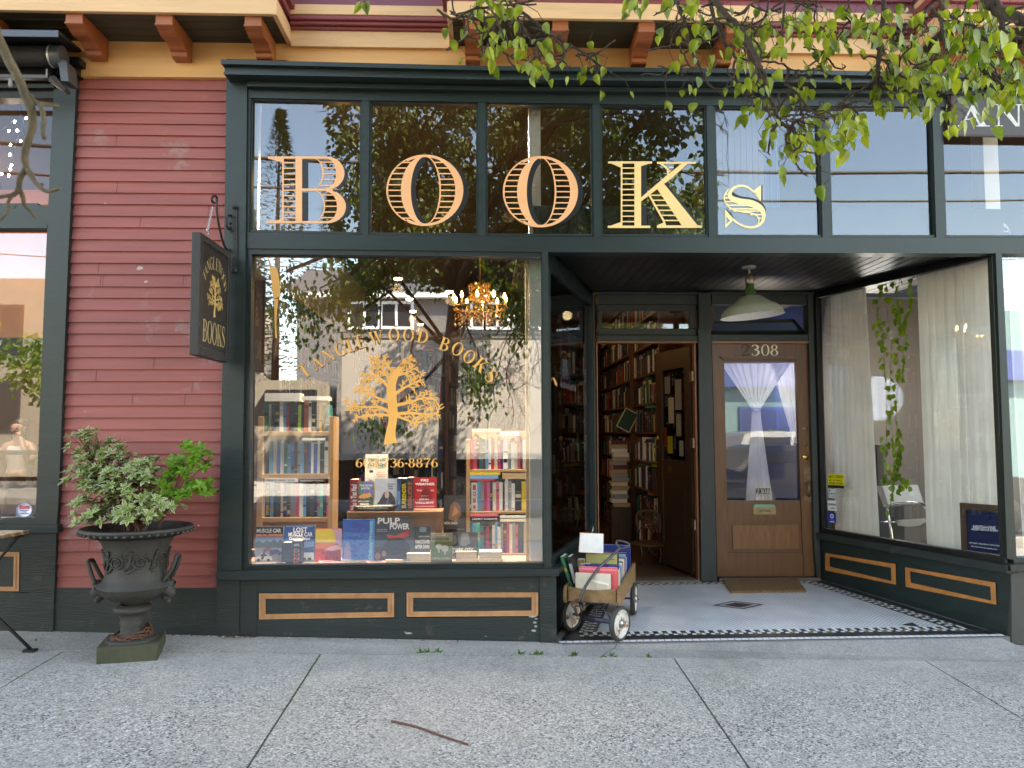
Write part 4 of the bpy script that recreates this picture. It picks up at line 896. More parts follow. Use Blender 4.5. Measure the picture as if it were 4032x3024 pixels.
mb = MB(); arm = cr([tuple(B15(*p)) for p in ((300, 205), (283, 195), (280, 165), (300, 148), (318, 165), (318, 240), (328, 340), (345, 430), (365, 510), (388, 570), (420, 590), (448, 560), (462, 500), (465, 420), (452, 340), (425, 305), (400, 330), (400, 390), (418, 420), (432, 390), (425, 365))], 5)
mb.tube([V(p) for p in arm], .008, 8); part(mb, 'scroll_arm', IRON, br)
mb = MB(); pl = [W(*r15(450, 240), -.03), W(*r15(487, 240), -.03), W(*r15(487, 740), -.03), W(*r15(450, 740), -.03)]; mb.prism(pl[::-1], (0, .008, 0)); pt = W(*r15(450, 250), -.03); mb.tube([V((pl[0].x - .0, -.038, pl[0].z + .0)), V((pl[1].x, -.038, pl[0].z + .0))], .012, 10)
bb = W(*r15(458, 755), -.035); mb.lathe([(0, -.012), (.016, -.01), (.022, 0), (.014, .012), (0, .014)], bb, (0, -1, 0), 14)
for yy in (320, 500, 640): mb.lathe([(.006, 0), (.006, .004), (0, .006)], W(*r15(465, yy), -.03), (0, -1, 0), 10)
part(mb, 'wall_plate', IRON, br, .001)

# ------------------------------------------------------------------ barn lamp in the entry
LYp = .62; c0 = W(*r8(1563, 150), LYp); lx = c0.x; lzc = zc - .003
lp = thing('pendant_lamp', 'green enamel barn lamp with white inside hanging from the entry ceiling', 'lamp', (lx, LYp, lzc))
mb = MB(); mb.lathe([(0, 0), (.055, 0), (.057, -.012), (.05, -.02), (0, -.022)], (lx, LYp, lzc)); part(mb, 'ceiling_rose', M('grey_metal', (.30, .30, .29), .4, metal=.3, var=.2), lp)
zz = lambda y: W(*r8(1570, y), LYp).z
mb = MB(); mb.tube([V((lx, LYp, lzc - .02)), V((lx + .004, LYp, zz(240)))], .0095, 12); part(mb, 'stem', M('grey_metal', (.3, .3, .29)), lp)
mb = MB(); mb.lathe([(0, zz(236)), (.02, zz(238)), (.028, zz(250)), (.036, zz(256)), (.036, zz(300)), (.033, zz(306)), (.028, zz(312))], (lx + .004, LYp, 0)); part(mb, 'socket', M('tarnished_metal', (.25, .22, .20), .4, metal=.7, var=.3, vs=30), lp)
GE = M('green_enamel', (.035, .085, .025), .15, var=.1, coat=.5); GS = M('faded_green_enamel', (.20, .20, .145), .42, var=.14, vs=6, bump=.03)
mb = MB(); mb.lathe([(.03, zz(310)), (.034, zz(345)), (.044, zz(352)), (.046, zz(395)), (.05, zz(400))], (lx + .004, LYp, 0)); part(mb, 'neck', GE, lp)
ax = V((math.sin(R(-4.5)), 0, math.cos(R(-4.5)))); top = V((lx + .006, LYp, zz(394)))
hs = zz(394) - zz(545); pr = [(.045, 0), (.075, -.008), (.105, -.03), (.15, -.062), (.195, -.088), (.226, -.118), (.238, -hs * .93), (.245, -hs)]
mb = MB(); mb.lathe(pr, top, ax, 48); so_ = part(mb, 'shade', GS, lp)
mb = MB(); mb.lathe([(r_ - .004, h_ - .004) for r_, h_ in pr[:-1]] + [(.241, -hs - .0005), (.245, -hs)], top, ax, 48); part(mb, 'white_lining', M('white_enamel', (.80, .80, .80), .25, var=.03), lp)
mb = MB(); mb.lathe([(0, -hs * .9), (.02, -hs * .88), (.03, -hs * .75), (.025, -hs * .55), (.014, -hs * .4), (.014, -hs * .2), (0, -hs * .2)], top, ax, 20); part(mb, 'bulb', M('frosted_bulb', (.8, .8, .76), .2, var=0), lp)

# ------------------------------------------------------------------ closed door (2308)
DOORW = M('oak_door', (.150, .060, .021), .38, var=.28, vs=5, stretch=(7, 7, .8), bump=.08, bs=25, dirt=((.10, .045, .02), .38, 6))
D14 = lambda x, y, h=0.: W(*r14(x, y), YB + .012 - h)
def dboard(mb, c, h, th, m=0): mb.prism([D14(x, y, h) for x, y in c][::-1], (0, th, 0), m)
mb = MB()
dboard(mb, [(6, 38), (86, 38), (120, 1622), (42, 1622)], .0, .045); dboard(mb, [(572, 38), (668, 38), (722, 1622), (632, 1622)], .0, .045)
dboard(mb, [(86, 38), (572, 38), (575, 168), (88, 168)], -.002, .04); dboard(mb, [(110, 1108), (606, 1108), (612, 1248), (113, 1248)], -.002, .04); dboard(mb, [(117, 1462), (622, 1462), (630, 1622), (120, 1622)], -.002, .04)
dboard(mb, [(112, 1245), (614, 1245), (624, 1465), (116, 1465)], -.018, .02)
DR = bp(mb, 'street_door', DOORW, .003)
mb = MB(); dboard(mb, [(145, 1275), (592, 1275), (598, 1438), (148, 1438)], -.006, .012); mb.build('raised_panel', M('oak_panel', (.22, .095, .032), .4, var=.3, vs=4, stretch=(6, 6, 1.2), bump=.05), DR, .006)
mb = MB(); dboard(mb, [(78, 163), (578, 163), (606, 1115), (103, 1115)], -.02, .002); mb.build('pane', glassmat('street_door_glass', .085), DR)
mb = MB(); dboard(mb, [(62, 124), (602, 126), (596, 138), (72, 136)], .03, .03); dboard(mb, [(74, 136), (594, 138), (588, 146), (80, 144)], .02, .02); dboard(mb, [(82, 144), (588, 146), (586, 166), (84, 166)], .008, .008)
for k in range(34): dboard(mb, [(88 + k * 14.6, 148), (96 + k * 14.6, 148), (96 + k * 14.6, 158), (88 + k * 14.6, 158)], .014, .006)
mb.build('dentil_ledge', DOORW, DR)
for i, ch in enumerate('2308'):
    mb = MB(); polys, wg = G_(ch); x0 = (204, 272, 340, 402)[i]; ww = (62, 56, 58, 58)[i]
    put(mb, polys, lambda X, Y, h: D14(x0 + X / (wg - .04) * ww, 122 - Y * 76, .003 + h)); mb.build('house_numeral', cm((60, 38, 30)) if i == 0 else cm((250, 240, 215)), DR)
mb = MB(); dboard(mb, [(304, 1024), (400, 1024), (400, 1062), (304, 1062)], -.018, .001); 
for i, ch in enumerate('2308'):
    polys, wg = G_(ch); x0 = 308 + i * 23.5; put(mb, polys, lambda X, Y, h: D14(x0 + X / wg * 21, 1060 - Y * 33, -.016 + h), 1)
mb.build('number_plate', [cm((35, 22, 18)), cm((240, 225, 190))], DR)
BRASS = M('brass', (.62, .42, .14), .28, metal=.9, var=.15, vs=20); OLDB = M('aged_bronze', (.20, .13, .08), .45, metal=.6, var=.3, vs=25)
mb = MB(); dboard(mb, [(286, 1157), (440, 1157), (440, 1202), (290, 1202)], .006, .006); dboard(mb, [(316, 1166), (414, 1166), (414, 1192), (318, 1192)], .009, .004)
text_in(mb, 'LETTERS', D14(324, 1187, .0095), D14(406, 1187) - D14(324, 1187), D14(324, 1172) - D14(324, 1187), 1)
dboard(mb, [(296, 1133), (430, 1135), (440, 1156), (286, 1156)], .008, .008, 2)
mb.build('letter_slot', [M('worn_brass', (.30, .22, .11), .4, metal=.7, var=.25, vs=30), cm((40, 28, 15)), M('verdigris', (.20, .42, .30), .6, var=.15)], DR, .001)
mb = MB(); c_ = D14(641, 811, .0); mb.lathe([(.030, 0), (.030, .006), (.026, .012), (.018, .014), (.016, .018), (0, .018)], c_, (0, -1, 0), 28); mb.build('brass_lock', BRASS, DR)
mb = MB(); c_ = D14(641, 722, .0); mb.lathe([(.017, 0), (.017, .004), (.012, .008), (0, .010)], c_, (0, -1, 0), 20); c_ = D14(636, 618); mb.lathe([(.026, 0), (.026, .0015), (.018, .003), (0, .003)], c_, (0, -1, 0), 24); mb.build('old_lock', OLDB, DR)
mb = MB(); dboard(mb, [(628, 884), (684, 884), (690, 1112), (636, 1112)], .004, .004); mb.lathe([(.004, 0), (.004, .004), (0, .005)], D14(657, 921, .004), (0, -1, 0), 10)
mb.tube([D14(664, 985, .004), D14(664, 985, .03), D14(664, 1010, .052), D14(665, 1040, .055), D14(666, 1068, .035), D14(667, 1082, .004)], [.012, .012, .013, .014, .010, .008], 10); mb.lathe([(.016, 0), (.014, .008), (0, .012)], D14(662, 980, .004), (0, -1, 0), 14); mb.build('handle_plate', OLDB, DR, .002)
# open shop door, swung in against the side shelves
hx = W(2736, 1800, YB).x; ang = R(101); DL = .80
ddir = V((math.cos(ang) * 1.0, math.sin(ang), 0)); hg = V((hx - .005, YB + .10, 0)); dn = V((-ddir.y, ddir.x, 0))   # dn faces the opening
ztop = W(2700, 1356, YB).z; zbt = W(2700, 2278, YB).z + .012
def od(mb, s0, s1, z0, z1, h=0., th=.04, m=0): mb.obox(hg + ddir * (s0 * DL) + dn * h + V((0, 0, zbt + (ztop - zbt) * z0)), ddir * ((s1 - s0) * DL), -dn * th, V((0, 0, (ztop - zbt) * (z1 - z0))), m)
DKW = M('dark_door_wood', (.055, .030, .018), .4, var=.25, vs=6, stretch=(6, 6, .8))
mb = MB(); od(mb, 0, .17, 0, 1); od(mb, .83, 1, 0, 1); od(mb, .17, .83, .91, 1, -.002, .036); od(mb, .17, .83, .40, .49, -.002, .036); od(mb, .17, .83, 0, .12, -.002, .036); od(mb, .17, .83, .12, .40, -.014, .012); od(mb, .22, .78, .16, .36, -.006, .01)
OD = bp(mb, 'shop_door', DKW, .003)
mb = MB(); od(mb, .16, .84, .48, .92, -.018, .002); mb.build('pane', glassmat('shop_door_glass', .05), OD)
for s0, z0, s1, z1, c in ((.50, .66, .66, .78, (235, 235, 225)), (.28, .72, .46, .86, (190, 190, 185)), (.30, .60, .44, .70, (215, 210, 190)), (.60, .80, .76, .88, (170, 175, 180)), (.55, .52, .70, .60, (215, 210, 60)), (.25, .51, .36, .58, (225, 225, 225)), (.72, .55, .80, .64, (160, 60, 50))):
    mb = MB(); od(mb, s0, s1, z0, z1, -.014, .001); mb.build('door_notice', cm(tuple(int(q * .72) for q in c)), OD)
mb = MB(); od(mb, .55, .68, .435, .465, .002, .003); mb.build('letter_slot', OLDB, OD)
mb = MB(); p = hg + ddir * (DL * .93) + dn * .01 + V((0, 0, zbt + (ztop - zbt) * .47)); mb.tube([p, p + dn * .04 + V((0, 0, .02)), p + dn * .05 + V((0, 0, .09)), p + dn * .04 + V((0, 0, .15)), p + V((0, 0, .17))], .007, 8); mb.lathe([(.025, 0), (.02, .01), (0, .012)], p + V((0, 0, .26)), dn, 16); mb.build('handle', BRASS, OD)
mb = MB()
for z in (.2, .55, .84): mb.box(hx - .02, hx - .002, YB - .01, YB + .09, zbt + (ztop - zbt) * z, zbt + (ztop - zbt) * z + .09)
mb.build('hinge_leaf', OLDB, OD)
# ------------------------------------------------------------------ rooms behind the glass
ZF = Fxy(0, YB).z + .02; ZCL = 4.05
XA = -2.25; XS_ = W(2760, 1800, YB).x + .12; XT = W(3222, 1700, YB).x
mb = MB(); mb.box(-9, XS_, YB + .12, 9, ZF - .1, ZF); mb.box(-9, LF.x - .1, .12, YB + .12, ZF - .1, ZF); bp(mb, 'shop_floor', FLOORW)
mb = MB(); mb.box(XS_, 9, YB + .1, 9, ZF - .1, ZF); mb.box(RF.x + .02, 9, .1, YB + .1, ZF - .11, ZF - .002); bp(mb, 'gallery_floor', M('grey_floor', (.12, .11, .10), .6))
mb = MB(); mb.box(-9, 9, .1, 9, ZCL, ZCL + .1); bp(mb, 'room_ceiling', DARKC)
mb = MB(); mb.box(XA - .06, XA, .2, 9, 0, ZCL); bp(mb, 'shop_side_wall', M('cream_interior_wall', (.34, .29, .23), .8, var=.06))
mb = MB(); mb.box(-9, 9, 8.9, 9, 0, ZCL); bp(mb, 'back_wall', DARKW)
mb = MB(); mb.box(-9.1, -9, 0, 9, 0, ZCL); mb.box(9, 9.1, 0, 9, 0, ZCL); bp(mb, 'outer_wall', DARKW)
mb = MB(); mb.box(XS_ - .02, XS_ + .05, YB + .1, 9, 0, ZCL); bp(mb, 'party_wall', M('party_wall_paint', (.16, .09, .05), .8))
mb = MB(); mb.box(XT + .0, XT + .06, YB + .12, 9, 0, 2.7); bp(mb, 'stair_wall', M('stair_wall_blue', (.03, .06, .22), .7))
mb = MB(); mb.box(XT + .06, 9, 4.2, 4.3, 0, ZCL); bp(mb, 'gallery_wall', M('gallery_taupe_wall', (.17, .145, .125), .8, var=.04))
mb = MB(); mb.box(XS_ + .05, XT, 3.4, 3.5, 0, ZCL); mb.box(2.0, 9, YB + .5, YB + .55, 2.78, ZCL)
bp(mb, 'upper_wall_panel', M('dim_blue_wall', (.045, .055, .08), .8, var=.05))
# white post and pale reveal behind the display window
WP = M('chipped_white_paint', (.74, .74, .72), .6, var=.06, dirt=((.35, .30, .24), .3, 14))
mb = MB(); a = W(2086, 1500, .16); b = W(2133, 1500, .16); mb.box(a.x, b.x, .16, .24, .48, ZCL); bp(mb, 'white_inner_post', WP)
mb = MB(); a = W(2070, 1500, .17); b = W(2082, 1500, .17); mb.box(a.x, b.x, .17, .22, .5, 2.7); bp(mb, 'inner_wood_strip', M('pale_pine', (.6, .42, .24), .5))
mb = MB(); a = W(996, 1500, .15); mb.box(a.x - .1, W(1018, 600, .15).x, .15, .20, 2.8, ZCL); bp(mb, 'white_inner_post', WP)
mb = MB(); a = W(3872, 600, .4); mb.box(a.x, W(3930, 600, .4).x, .4, .55, 2.85, ZCL); bp(mb, 'white_inner_post', WP)
mb = MB(); a = W(2822, 600, .3); mb.box(a.x, W(3008, 600, .3).x, .3, .31, 2.85, ZCL)
for k in range(11): mb.box(a.x + k * .045, a.x + k * .045 + .005, .293, .3, 2.85, ZCL)
bp(mb, 'beadboard_panel', M('pale_beadboard', (.36, .38, .46), .6, var=.05))
mb = MB(); mb.box(W(3012, 600, .3).x, W(3068, 600, .3).x, .31, .32, 2.85, ZCL); bp(mb, 'blue_panel', M('soft_blue_paint', (.12, .20, .42), .6))
mb = MB(); mb.box(XA, LF.x + .02, .075, .9, .40, W(1500, 2219, .15).z); bp(mb, 'window_platform', M('platform_board', (.30, .22, .16), .7))
ZP = W(1500, 2219, .15).z
mb = MB(); mb.box(XA, W(2140, 2000, .12).x, .078, .10, -.05, .42); bp(mb, 'platform_back', DARKW)
# sign AN in the last transom
sgn2 = thing('shop_sign', 'black sign with chalky serif capitals fixed before the last transom pane by the leaves', 'sign', tuple(W(3900, 450, -.03)))
mb = MB(); wpoly(mb, [(3752, 366), (4200, 370), (4200, 536), (3752, 530)], -.035, .012); part(mb, 'panel', M('sign_charcoal', (.05, .047, .05), .5), sgn2)
mb = MB(); wpoly(mb, [(3748, 528), (4200, 534), (4200, 541), (3748, 535)], -.038, .018); wpoly(mb, [(3744, 362), (3752, 362), (3752, 530), (3744, 530)], -.038, .018); part(mb, 'frame', cm((60, 25, 25)), sgn2)
mb = MB()
for ch, x0, ww in (('A', 3770, 130), ('N', 3915, 115), ('S', 4040, 80)):
    polys, wg = G_(ch); put(mb, polys, lambda X, Y, h: W(x0 + X / wg * ww, 498 - Y * 88, -.036 - h))
part(mb, 'lettering', M('chalk_white', (.55, .58, .60), .7, var=.2, vs=30), sgn2)
mb = MB(); c = W(3890, 915, .14)
for k in range(4): mb.tube([c + V((math.cos(t) * (.10 + .015 * k) + .06, .02 * k, abs(math.sin(t)) * (.05 + .02 * k) + .006)) for t in [math.pi * j / 14 for j in range(15)]], .004, 6)
mb.tube([c + V((-.11, .0, .005)), c + V((.15, .0, .008))], .006, 6)
tag(mb.build('power_cord', cm((235, 235, 235)), None), 'white power cord coiled on the ledge behind the last transom pane', 'cord')

# ------------------------------------------------------------------ books
PAL = {'white': (232, 232, 228), 'cream': (225, 212, 180), 'black': (24, 24, 26), 'charcoal': (58, 60, 64), 'grey': (150, 152, 155), 'navy': (26, 38, 84), 'blue': (38, 92, 170), 'sky blue': (92, 168, 214), 'teal': (24, 120, 124),
       'turquoise': (60, 200, 180), 'green': (34, 110, 66), 'lime': (150, 190, 60), 'yellow': (232, 200, 50), 'gold': (196, 156, 70), 'orange': (224, 110, 44), 'red': (196, 34, 40), 'maroon': (96, 26, 34), 'pink': (226, 110, 140),
       'magenta': (200, 40, 110), 'purple': (92, 44, 130), 'brown': (96, 64, 44), 'tan': (186, 156, 116)}
PN = list(PAL); PAGE = M('paper_edges', lin((226, 216, 190)), .8, var=.1, vs=60)
BOOKS = []
ORD = ['first', 'second', 'third', 'fourth', 'fifth', 'sixth', 'seventh', 'eighth', 'ninth', 'tenth', 'eleventh', 'twelfth', 'thirteenth', 'fourteenth', 'fifteenth', 'sixteenth', 'seventeenth', 'eighteenth', 'nineteenth', 'twentieth']
def ordn(i):
    if i < 20: return ORD[i]
    if i < 29: return 'twenty-' + ORD[i - 20]
    if i == 29: return 'thirtieth'
    if i < 39: return 'thirty-' + ORD[i - 30]
    return 'fortieth' if i == 39 else 'forty-' + ORD[min(i - 40, 8)]
def book_geo(mb, o, U, N_, H_, ci, pi, bi, bands):
    """o corner; U thickness vector, N_ depth vector (spine at o side), H_ height vector"""
    cv = min(.0022 / U.length, .2)
    for a, b in ((0, cv), (1 - cv, 1)): mb.obox(o + U * a, U * (b - a), N_, H_, ci)
    mb.obox(o + U * cv, U * (1 - 2 * cv), N_ * .02, H_, ci)
    mb.obox(o + U * cv + N_ * .02 + H_ * .012, U * (1 - 2 * cv), N_ * .955, H_ * .976, pi)
    for (a, b) in bands: mb.obox(o - N_ * .004 + H_ * a + U * .06, U * .88, N_ * .004, H_ * (b - a), bi)
def add_book(o, U, N_, H_, cname, label, group, bands=(), bcol='white', title=None, tcol='white', pos='book', pr=0):
    BOOKS.append(dict(o=V(o), U=V(U), N=V(N_), H=V(H_), c=cname, label=label, group=group, bands=bands, b=bcol, title=title, t=tcol, kind=pos, pr=pr))
def bsize(b):
    q = [PX(b['o']), PX(b['o'] + b['U']), PX(b['o'] + b['H'])]
    if None in q: return 0
    x, y = q[0]
    if not (-50 < x < 4080): return 0
    return max(3, abs(q[1][0] - x)) * abs(q[2][1] - y) if abs(q[2][1] - y) > 1 else abs(q[1][0] - x) * 10
def titles(rr): 
    n = rr.choice((0, 1, 2, 2, 3)); out = []
    for _ in range(n):
        a = rr.uniform(.06, .85); out.append((a, min(.97, a + rr.choice((.01, .02, .05, .12)))))
    return out
def row_px(x0, x1, ytops, ybot, Y, spec, where, group, depth=.16, seed=1, wr=(12, 27)):
    """standing books between picture columns; spec: list of (colour, title, width px)"""
    rr = random.Random(seed); x = x0; i = 0; zb0 = W(x0, ybot, Y).z
    while x < x1 - 5:
        s = spec[i] if i < len(spec) else None
        cn = s[0] if s else rr.choice(PN); wd = s[2] if s and len(s) > 2 and s[2] else rr.uniform(*wr); tt = s[1] if s and len(s) > 1 else None
        wd = min(wd, x1 - x); yt = ytops + rr.uniform(-2, 16); 
        if s and len(s) > 3: yt = s[3]
        a = W(x, ybot, Y); b = W(x + wd - .7, ybot, Y); t = W(x, yt, Y)
        hh = t.z - zb0; tilt = rr.choice((0, 0, 0, .03, -.02)); 
        size = 'tall' if hh > .23 else 'short' if hh < .17 else 'medium'
        thick = 'thick ' if wd > 20 else 'thin ' if wd < 14 else ''
        lb = f"{size} {thick}{cn} book, {ordn(i)} spine {where}"
        add_book((a.x, Y + rr.uniform(0, .012), zb0), (b.x - a.x, 0, 0), (0, depth * rr.uniform(.8, 1), 0), (tilt * 0, 0, hh), cn, lb, group, () if tt else titles(rr), rr.choice(('white', 'gold', 'black', 'cream', 'red')), tt, (s[4] if s and len(s) > 4 else ('black' if cn in ('white', 'cream', 'yellow', 'grey', 'tan') else 'white')), pr=1)
        x += wd; i += 1
def lying(x0, x1, y0, y1, Y, cn, label, group, depth=.15, title=None, tcol='black', pages=False):
    a = W(x0, y1, Y); b = W(x1, y1, Y); t = W(x0, y0, Y)
    add_book((a.x, Y, a.z), (0, 0, t.z - a.z), (0, depth, 0) if not pages else (0, depth, 0), (b.x - a.x, 0, 0), cn, label, group, (), 'white', title, tcol, pr=1)
    BOOKS[-1]['flat'] = True; BOOKS[-1]['pages'] = pages
YC = .46
# bookcases in the display window
def bookcase(name, label, xl, xr, shelves, ytop, ybot, Y, dep=.2, th=14):
    c = thing(name, label, 'bookcase', tuple(W((xl + xr) / 2, ybot, Y)), 'bookcases in the display window')
    for (a, b) in ((xl, xl + th), (xr - th, xr)):
        mb = MB(); p = W(a, ytop, Y); q = W(b, ybot, Y); mb.box(p.x, q.x, Y - .01, Y + dep, q.z, p.z); part(mb, 'side_panel', WOODS, c, .002)
    for (y0, y1) in shelves:
        mb = MB(); p = W(xl + th, y0, Y); q = W(xr - th, y1, Y); mb.box(p.x + .001, q.x - .001, Y - .006, Y + dep - .01, q.z, p.z); part(mb, 'shelf', WOODS, c, .002)
    mb = MB(); p = W(xl, ytop, Y + dep); q = W(xr, ybot, Y + dep); mb.box(p.x + .02, q.x - .02, Y + dep - .008, Y + dep, q.z, p.z); part(mb, 'back_panel', WOODS, c)
    return c
bookcase('bookcase', 'pale wood bookcase of blue and dark spines on the sign side of the display window', 1018, 1310, [(1700, 1716), (1867, 1883), (2038, 2054)], 1640, 2100, YC)
bookcase('bookcase', 'pale wood bookcase of red and white spines on the entry side of the display window', 1836, 2086, [(1849, 1858), (2013, 2022), (2180, 2190)], 1730, 2218, YC)
g1 = 'books in the display window bookcases'
row_px(1034, 1294, 1583, 1699, YC, [('green', None, 22), ('white', None, 12, 1590), ('charcoal', None, 12), ('navy', None, 20), ('white', None, 14, 1580), ('sky blue', None, 12), ('red', None, 12), ('black', None, 20), ('charcoal', None, 14), ('lime', None, 12), ('black', None, 12), ('orange', None, 18, 1577), ('white', None, 12, 1577), ('black', None, 16, 1582), ('black', None, 14, 1586), ('gold', None, 12), ('brown', None, 14), ('teal', None, 12), ('white', None, 14, 1580)], 'on the top shelf of the sign-side bookcase', g1, seed=3)
row_px(1058, 1294, 1733, 1865, YC, [('sky blue', None, 16), ('white', None, 16), ('blue', None, 12), ('white', None, 14), ('teal', None, 14), ('sky blue', None, 14), ('blue', None, 14), ('charcoal', None, 12), ('grey', None, 12), ('sky blue', None, 14), ('charcoal', None, 16), ('blue', None, 12), ('white', None, 10), ('blue', None, 14), ('white', None, 10), ('black', None, 18), ('white', None, 16), ('black', 'HERE I AM', 22, 1742)], 'on the middle shelf of the sign-side bookcase', g1, seed=4)
row_px(1030, 1296, 1900, 2036, YC, [('white', None, 12), ('black', 'MURDERED MIDAS', 20, 1905, 'yellow'), ('sky blue', None, 14), ('black', None, 12), ('charcoal', None, 16), ('cream', None, 10), ('navy', None, 14), ('brown', None, 14), ('grey', None, 18, 1900), ('pink', 'SAPIENS', 18, 1905, 'red'), ('white', None, 14), ('sky blue', None, 12), ('black', None, 16), ('charcoal', None, 16), ('navy', None, 12), ('grey', None, 10), ('turquoise', None, 12), ('black', None, 14)], 'on the bottom shelf of the sign-side bookcase', g1, seed=5)
row_px(1846, 2070, 1718, 1847, YC, [('red', None, 18), ('pink', None, 14), ('maroon', None, 10, 1712), ('teal', None, 12), ('charcoal', None, 12), ('sky blue', None, 12), ('white', None, 10), ('red', None, 12, 1722), ('cream', None, 14), ('magenta', None, 12), ('purple', None, 10), ('white', None, 18), ('grey', None, 12), ('white', None, 14), ('cream', None, 12), ('pink', None, 12, 1702), ('maroon', None, 8), ('white', None, 14)], 'on the top shelf of the entry-side bookcase', g1, seed=6)
row_px(1844, 2072, 1888, 2011, YC, [('charcoal', None, 12), ('white', '1 Q 8 4', 24, 1900, 'red'), ('sky blue', None, 12), ('grey', None, 14), ('magenta', None, 12), ('pink', None, 12), ('purple', None, 10), ('cream', None, 14), ('pink', None, 12), ('white', None, 14), ('maroon', None, 8), ('white', None, 14), ('grey', None, 12), ('white', None, 14), ('black', None, 26)], 'on the middle shelf of the entry-side bookcase', g1, seed=7)
row_px(1844, 2072, 2058, 2179, YC, [('teal', None, 16), ('sky blue', None, 14), ('turquoise', None, 16), ('teal', None, 14), ('charcoal', None, 12), ('red', None, 10), ('black', None, 12), ('white', None, 12), ('sky blue', None, 10), ('white', None, 12), ('grey', None, 10), ('maroon', None, 14), ('magenta', None, 10), ('cream', None, 12), ('grey', None, 12), ('pink', None, 10)], 'on the bottom shelf of the entry-side bookcase', g1, seed=8)
for a in ((1042, 1180, 1548, 1580, 'white', 'thick white book lying across the books at the window bookcase top'), (1188, 1292, 1560, 1576, 'white', 'white book with blue squares lying on the dark spines of the top shelf'),
          (1042, 1172, 1884, 1899, 'white', 'white lying book lettered in blue above the murder mystery row'), (1176, 1280, 1888, 1898, 'brown', 'brown lying book above the bottom row of the sign-side bookcase'), (1190, 1280, 1725, 1734, 'white', 'thin white book lying above the blue spines'),
          (1848, 1970, 1861, 1870, 'yellow', 'yellow and pink book lying at the very top of the middle row pile'), (1850, 1962, 1870, 1885, 'sky blue', 'light blue book lying under the yellow one'), (1848, 1948, 1885, 1893, 'red', 'thin red book lying at the bottom of the middle row pile'), (1978, 2070, 1863, 1886, 'tan', 'thick tan book lying above the white spines'),
          (1852, 1962, 2025, 2034, 'pink', 'pink book lying above the teal spines of the bottom row'), (1850, 1966, 2036, 2050, 'black', 'black book with pale title lying under the pink one'), (1968, 2070, 2030, 2040, 'white', 'white book lying above the bottom row of the entry-side bookcase'), (1970, 2072, 2043, 2054, 'cream', 'cream book lying under the white one in the bottom row'),
          (1858, 1970, 1688, 1700, 'cream', 'pale book lying on top of the red spines'), (1860, 1968, 1701, 1714, 'tan', 'tan book lying directly on the red spines'), (1955, 2045, 1700, 1716, 'white', 'white book lying over the pale spines by the inner post')):
    lying(a[0], a[1], a[2], a[3], YC - .01, a[4], a[5], 'books lying on their sides in the display window', title='PRINCE HARRY SPARE' if a[2] == 1884 else 'BRAVE NEW WORLD' if a[2] == 1888 else 'HENRY ROLLINS' if a[2] == 2036 else None, tcol='navy' if a[2] == 1884 else 'white')
# interior wall shelves
def wall_case(label, O, Udir, Ndir, Ln, H0, nsh, step, seed, where, group, dep=.22, fill=.97, post=None, endcol=WOODD, pr=0, far=False):
    O = V(O); Udir = V(Udir); Ndir = V(Ndir); rr = random.Random(seed)
    c = thing('wall_bookcase', label, 'bookcase', tuple(O), 'tall bookcases inside the shop')
    for s in (0, Ln):
        mb = MB(); mb.obox(O + Udir * (s - .02), Udir * .04, Ndir * (dep + .03), V((0, 0, H0 + nsh * step + .05)), 0); part(mb, 'side_panel', endcol, c)
    for k in range(nsh + 1):
        mb = MB(); mb.obox(O + Udir * .02 + V((0, 0, H0 + k * step - .022)), Udir * (Ln - .04), Ndir * (dep + .02), V((0, 0, .022)), 0); part(mb, 'shelf', endcol, c)
    mb = MB(); mb.obox(O + Udir * .02 + Ndir * (dep + .022), Udir * (Ln - .04), Ndir * .008, V((0, 0, H0 + nsh * step)), 0); part(mb, 'back_panel', DARKW, c)
    for k in range(nsh):
        s = .03; i = 0; z = O.z + H0 + k * step + .0005
        while s < Ln - .05:
            t = rr.choice((.014, .018, .022, .026, .032, .04)) * rr.uniform(.9, 1.1)
            if rr.random() > fill: s += t * 2; continue
            hh = min(step - .035, rr.uniform(.17, .27)); cn = rr.choice(['black', 'charcoal', 'maroon', 'red', 'white', 'cream', 'grey', 'navy', 'brown', 'green', 'black', 'white', 'black', 'navy', 'charcoal', 'charcoal', 'brown', 'maroon', 'black'])
            p = O + Udir * s + Ndir * rr.uniform(.004, .03); p.z = z
            size = 'tall' if hh > .24 else 'short' if hh < .195 else 'medium'
            add_book(p, Udir * (t - .0012), Ndir * (dep * .75), (0, 0, hh), cn, f"{size} {cn} spine, {ordn(i)} from the street on {ORD[nsh - 1 - k]} shelf down, {where}", group, titles(rr), rr.choice(('white', 'gold', 'black', 'cream')), pr=pr)
            s += t; i += 1
        if rr.random() < .7 and not far:     # books laid flat over the row
            s = rr.uniform(.1, Ln - .4); p = O + Udir * s + Ndir * .02; p.z = z + .272
            cn = rr.choice(PN); add_book(p, (0, 0, .024), Ndir * .15, Udir * .22, cn, f"{cn} book lying flat over {ORD[nsh - 1 - k]} shelf down, {where}", group, pr=pr)
    return c
XW = XS_ - .30
wall_case('orange wood bookcase crammed with spines behind the open shop door', (XW, YB + .88, ZF), (0, 1, 0), (1, 0, 0), 1.45, .05, 9, .325, 11, 'case behind the open door', 'books on the case behind the open door', pr=.9)
wall_case('darker bookcase deeper in the shop past the orange post', (XW - .02, YB + 2.40, ZF), (0, 1, 0), (1, 0, 0), 2.6, .05, 9, .325, 12, 'deeper case', 'books on the deeper case', pr=.1)
wall_case('wooden bookcase with a brown end panel along the cream shop wall', (XA + .25, 2.15, ZF), (0, 1, 0), (-1, 0, 0), 3.2, .05, 8, .34, 13, 'case along the cream wall', 'books on the case by the cream wall', pr=.3)
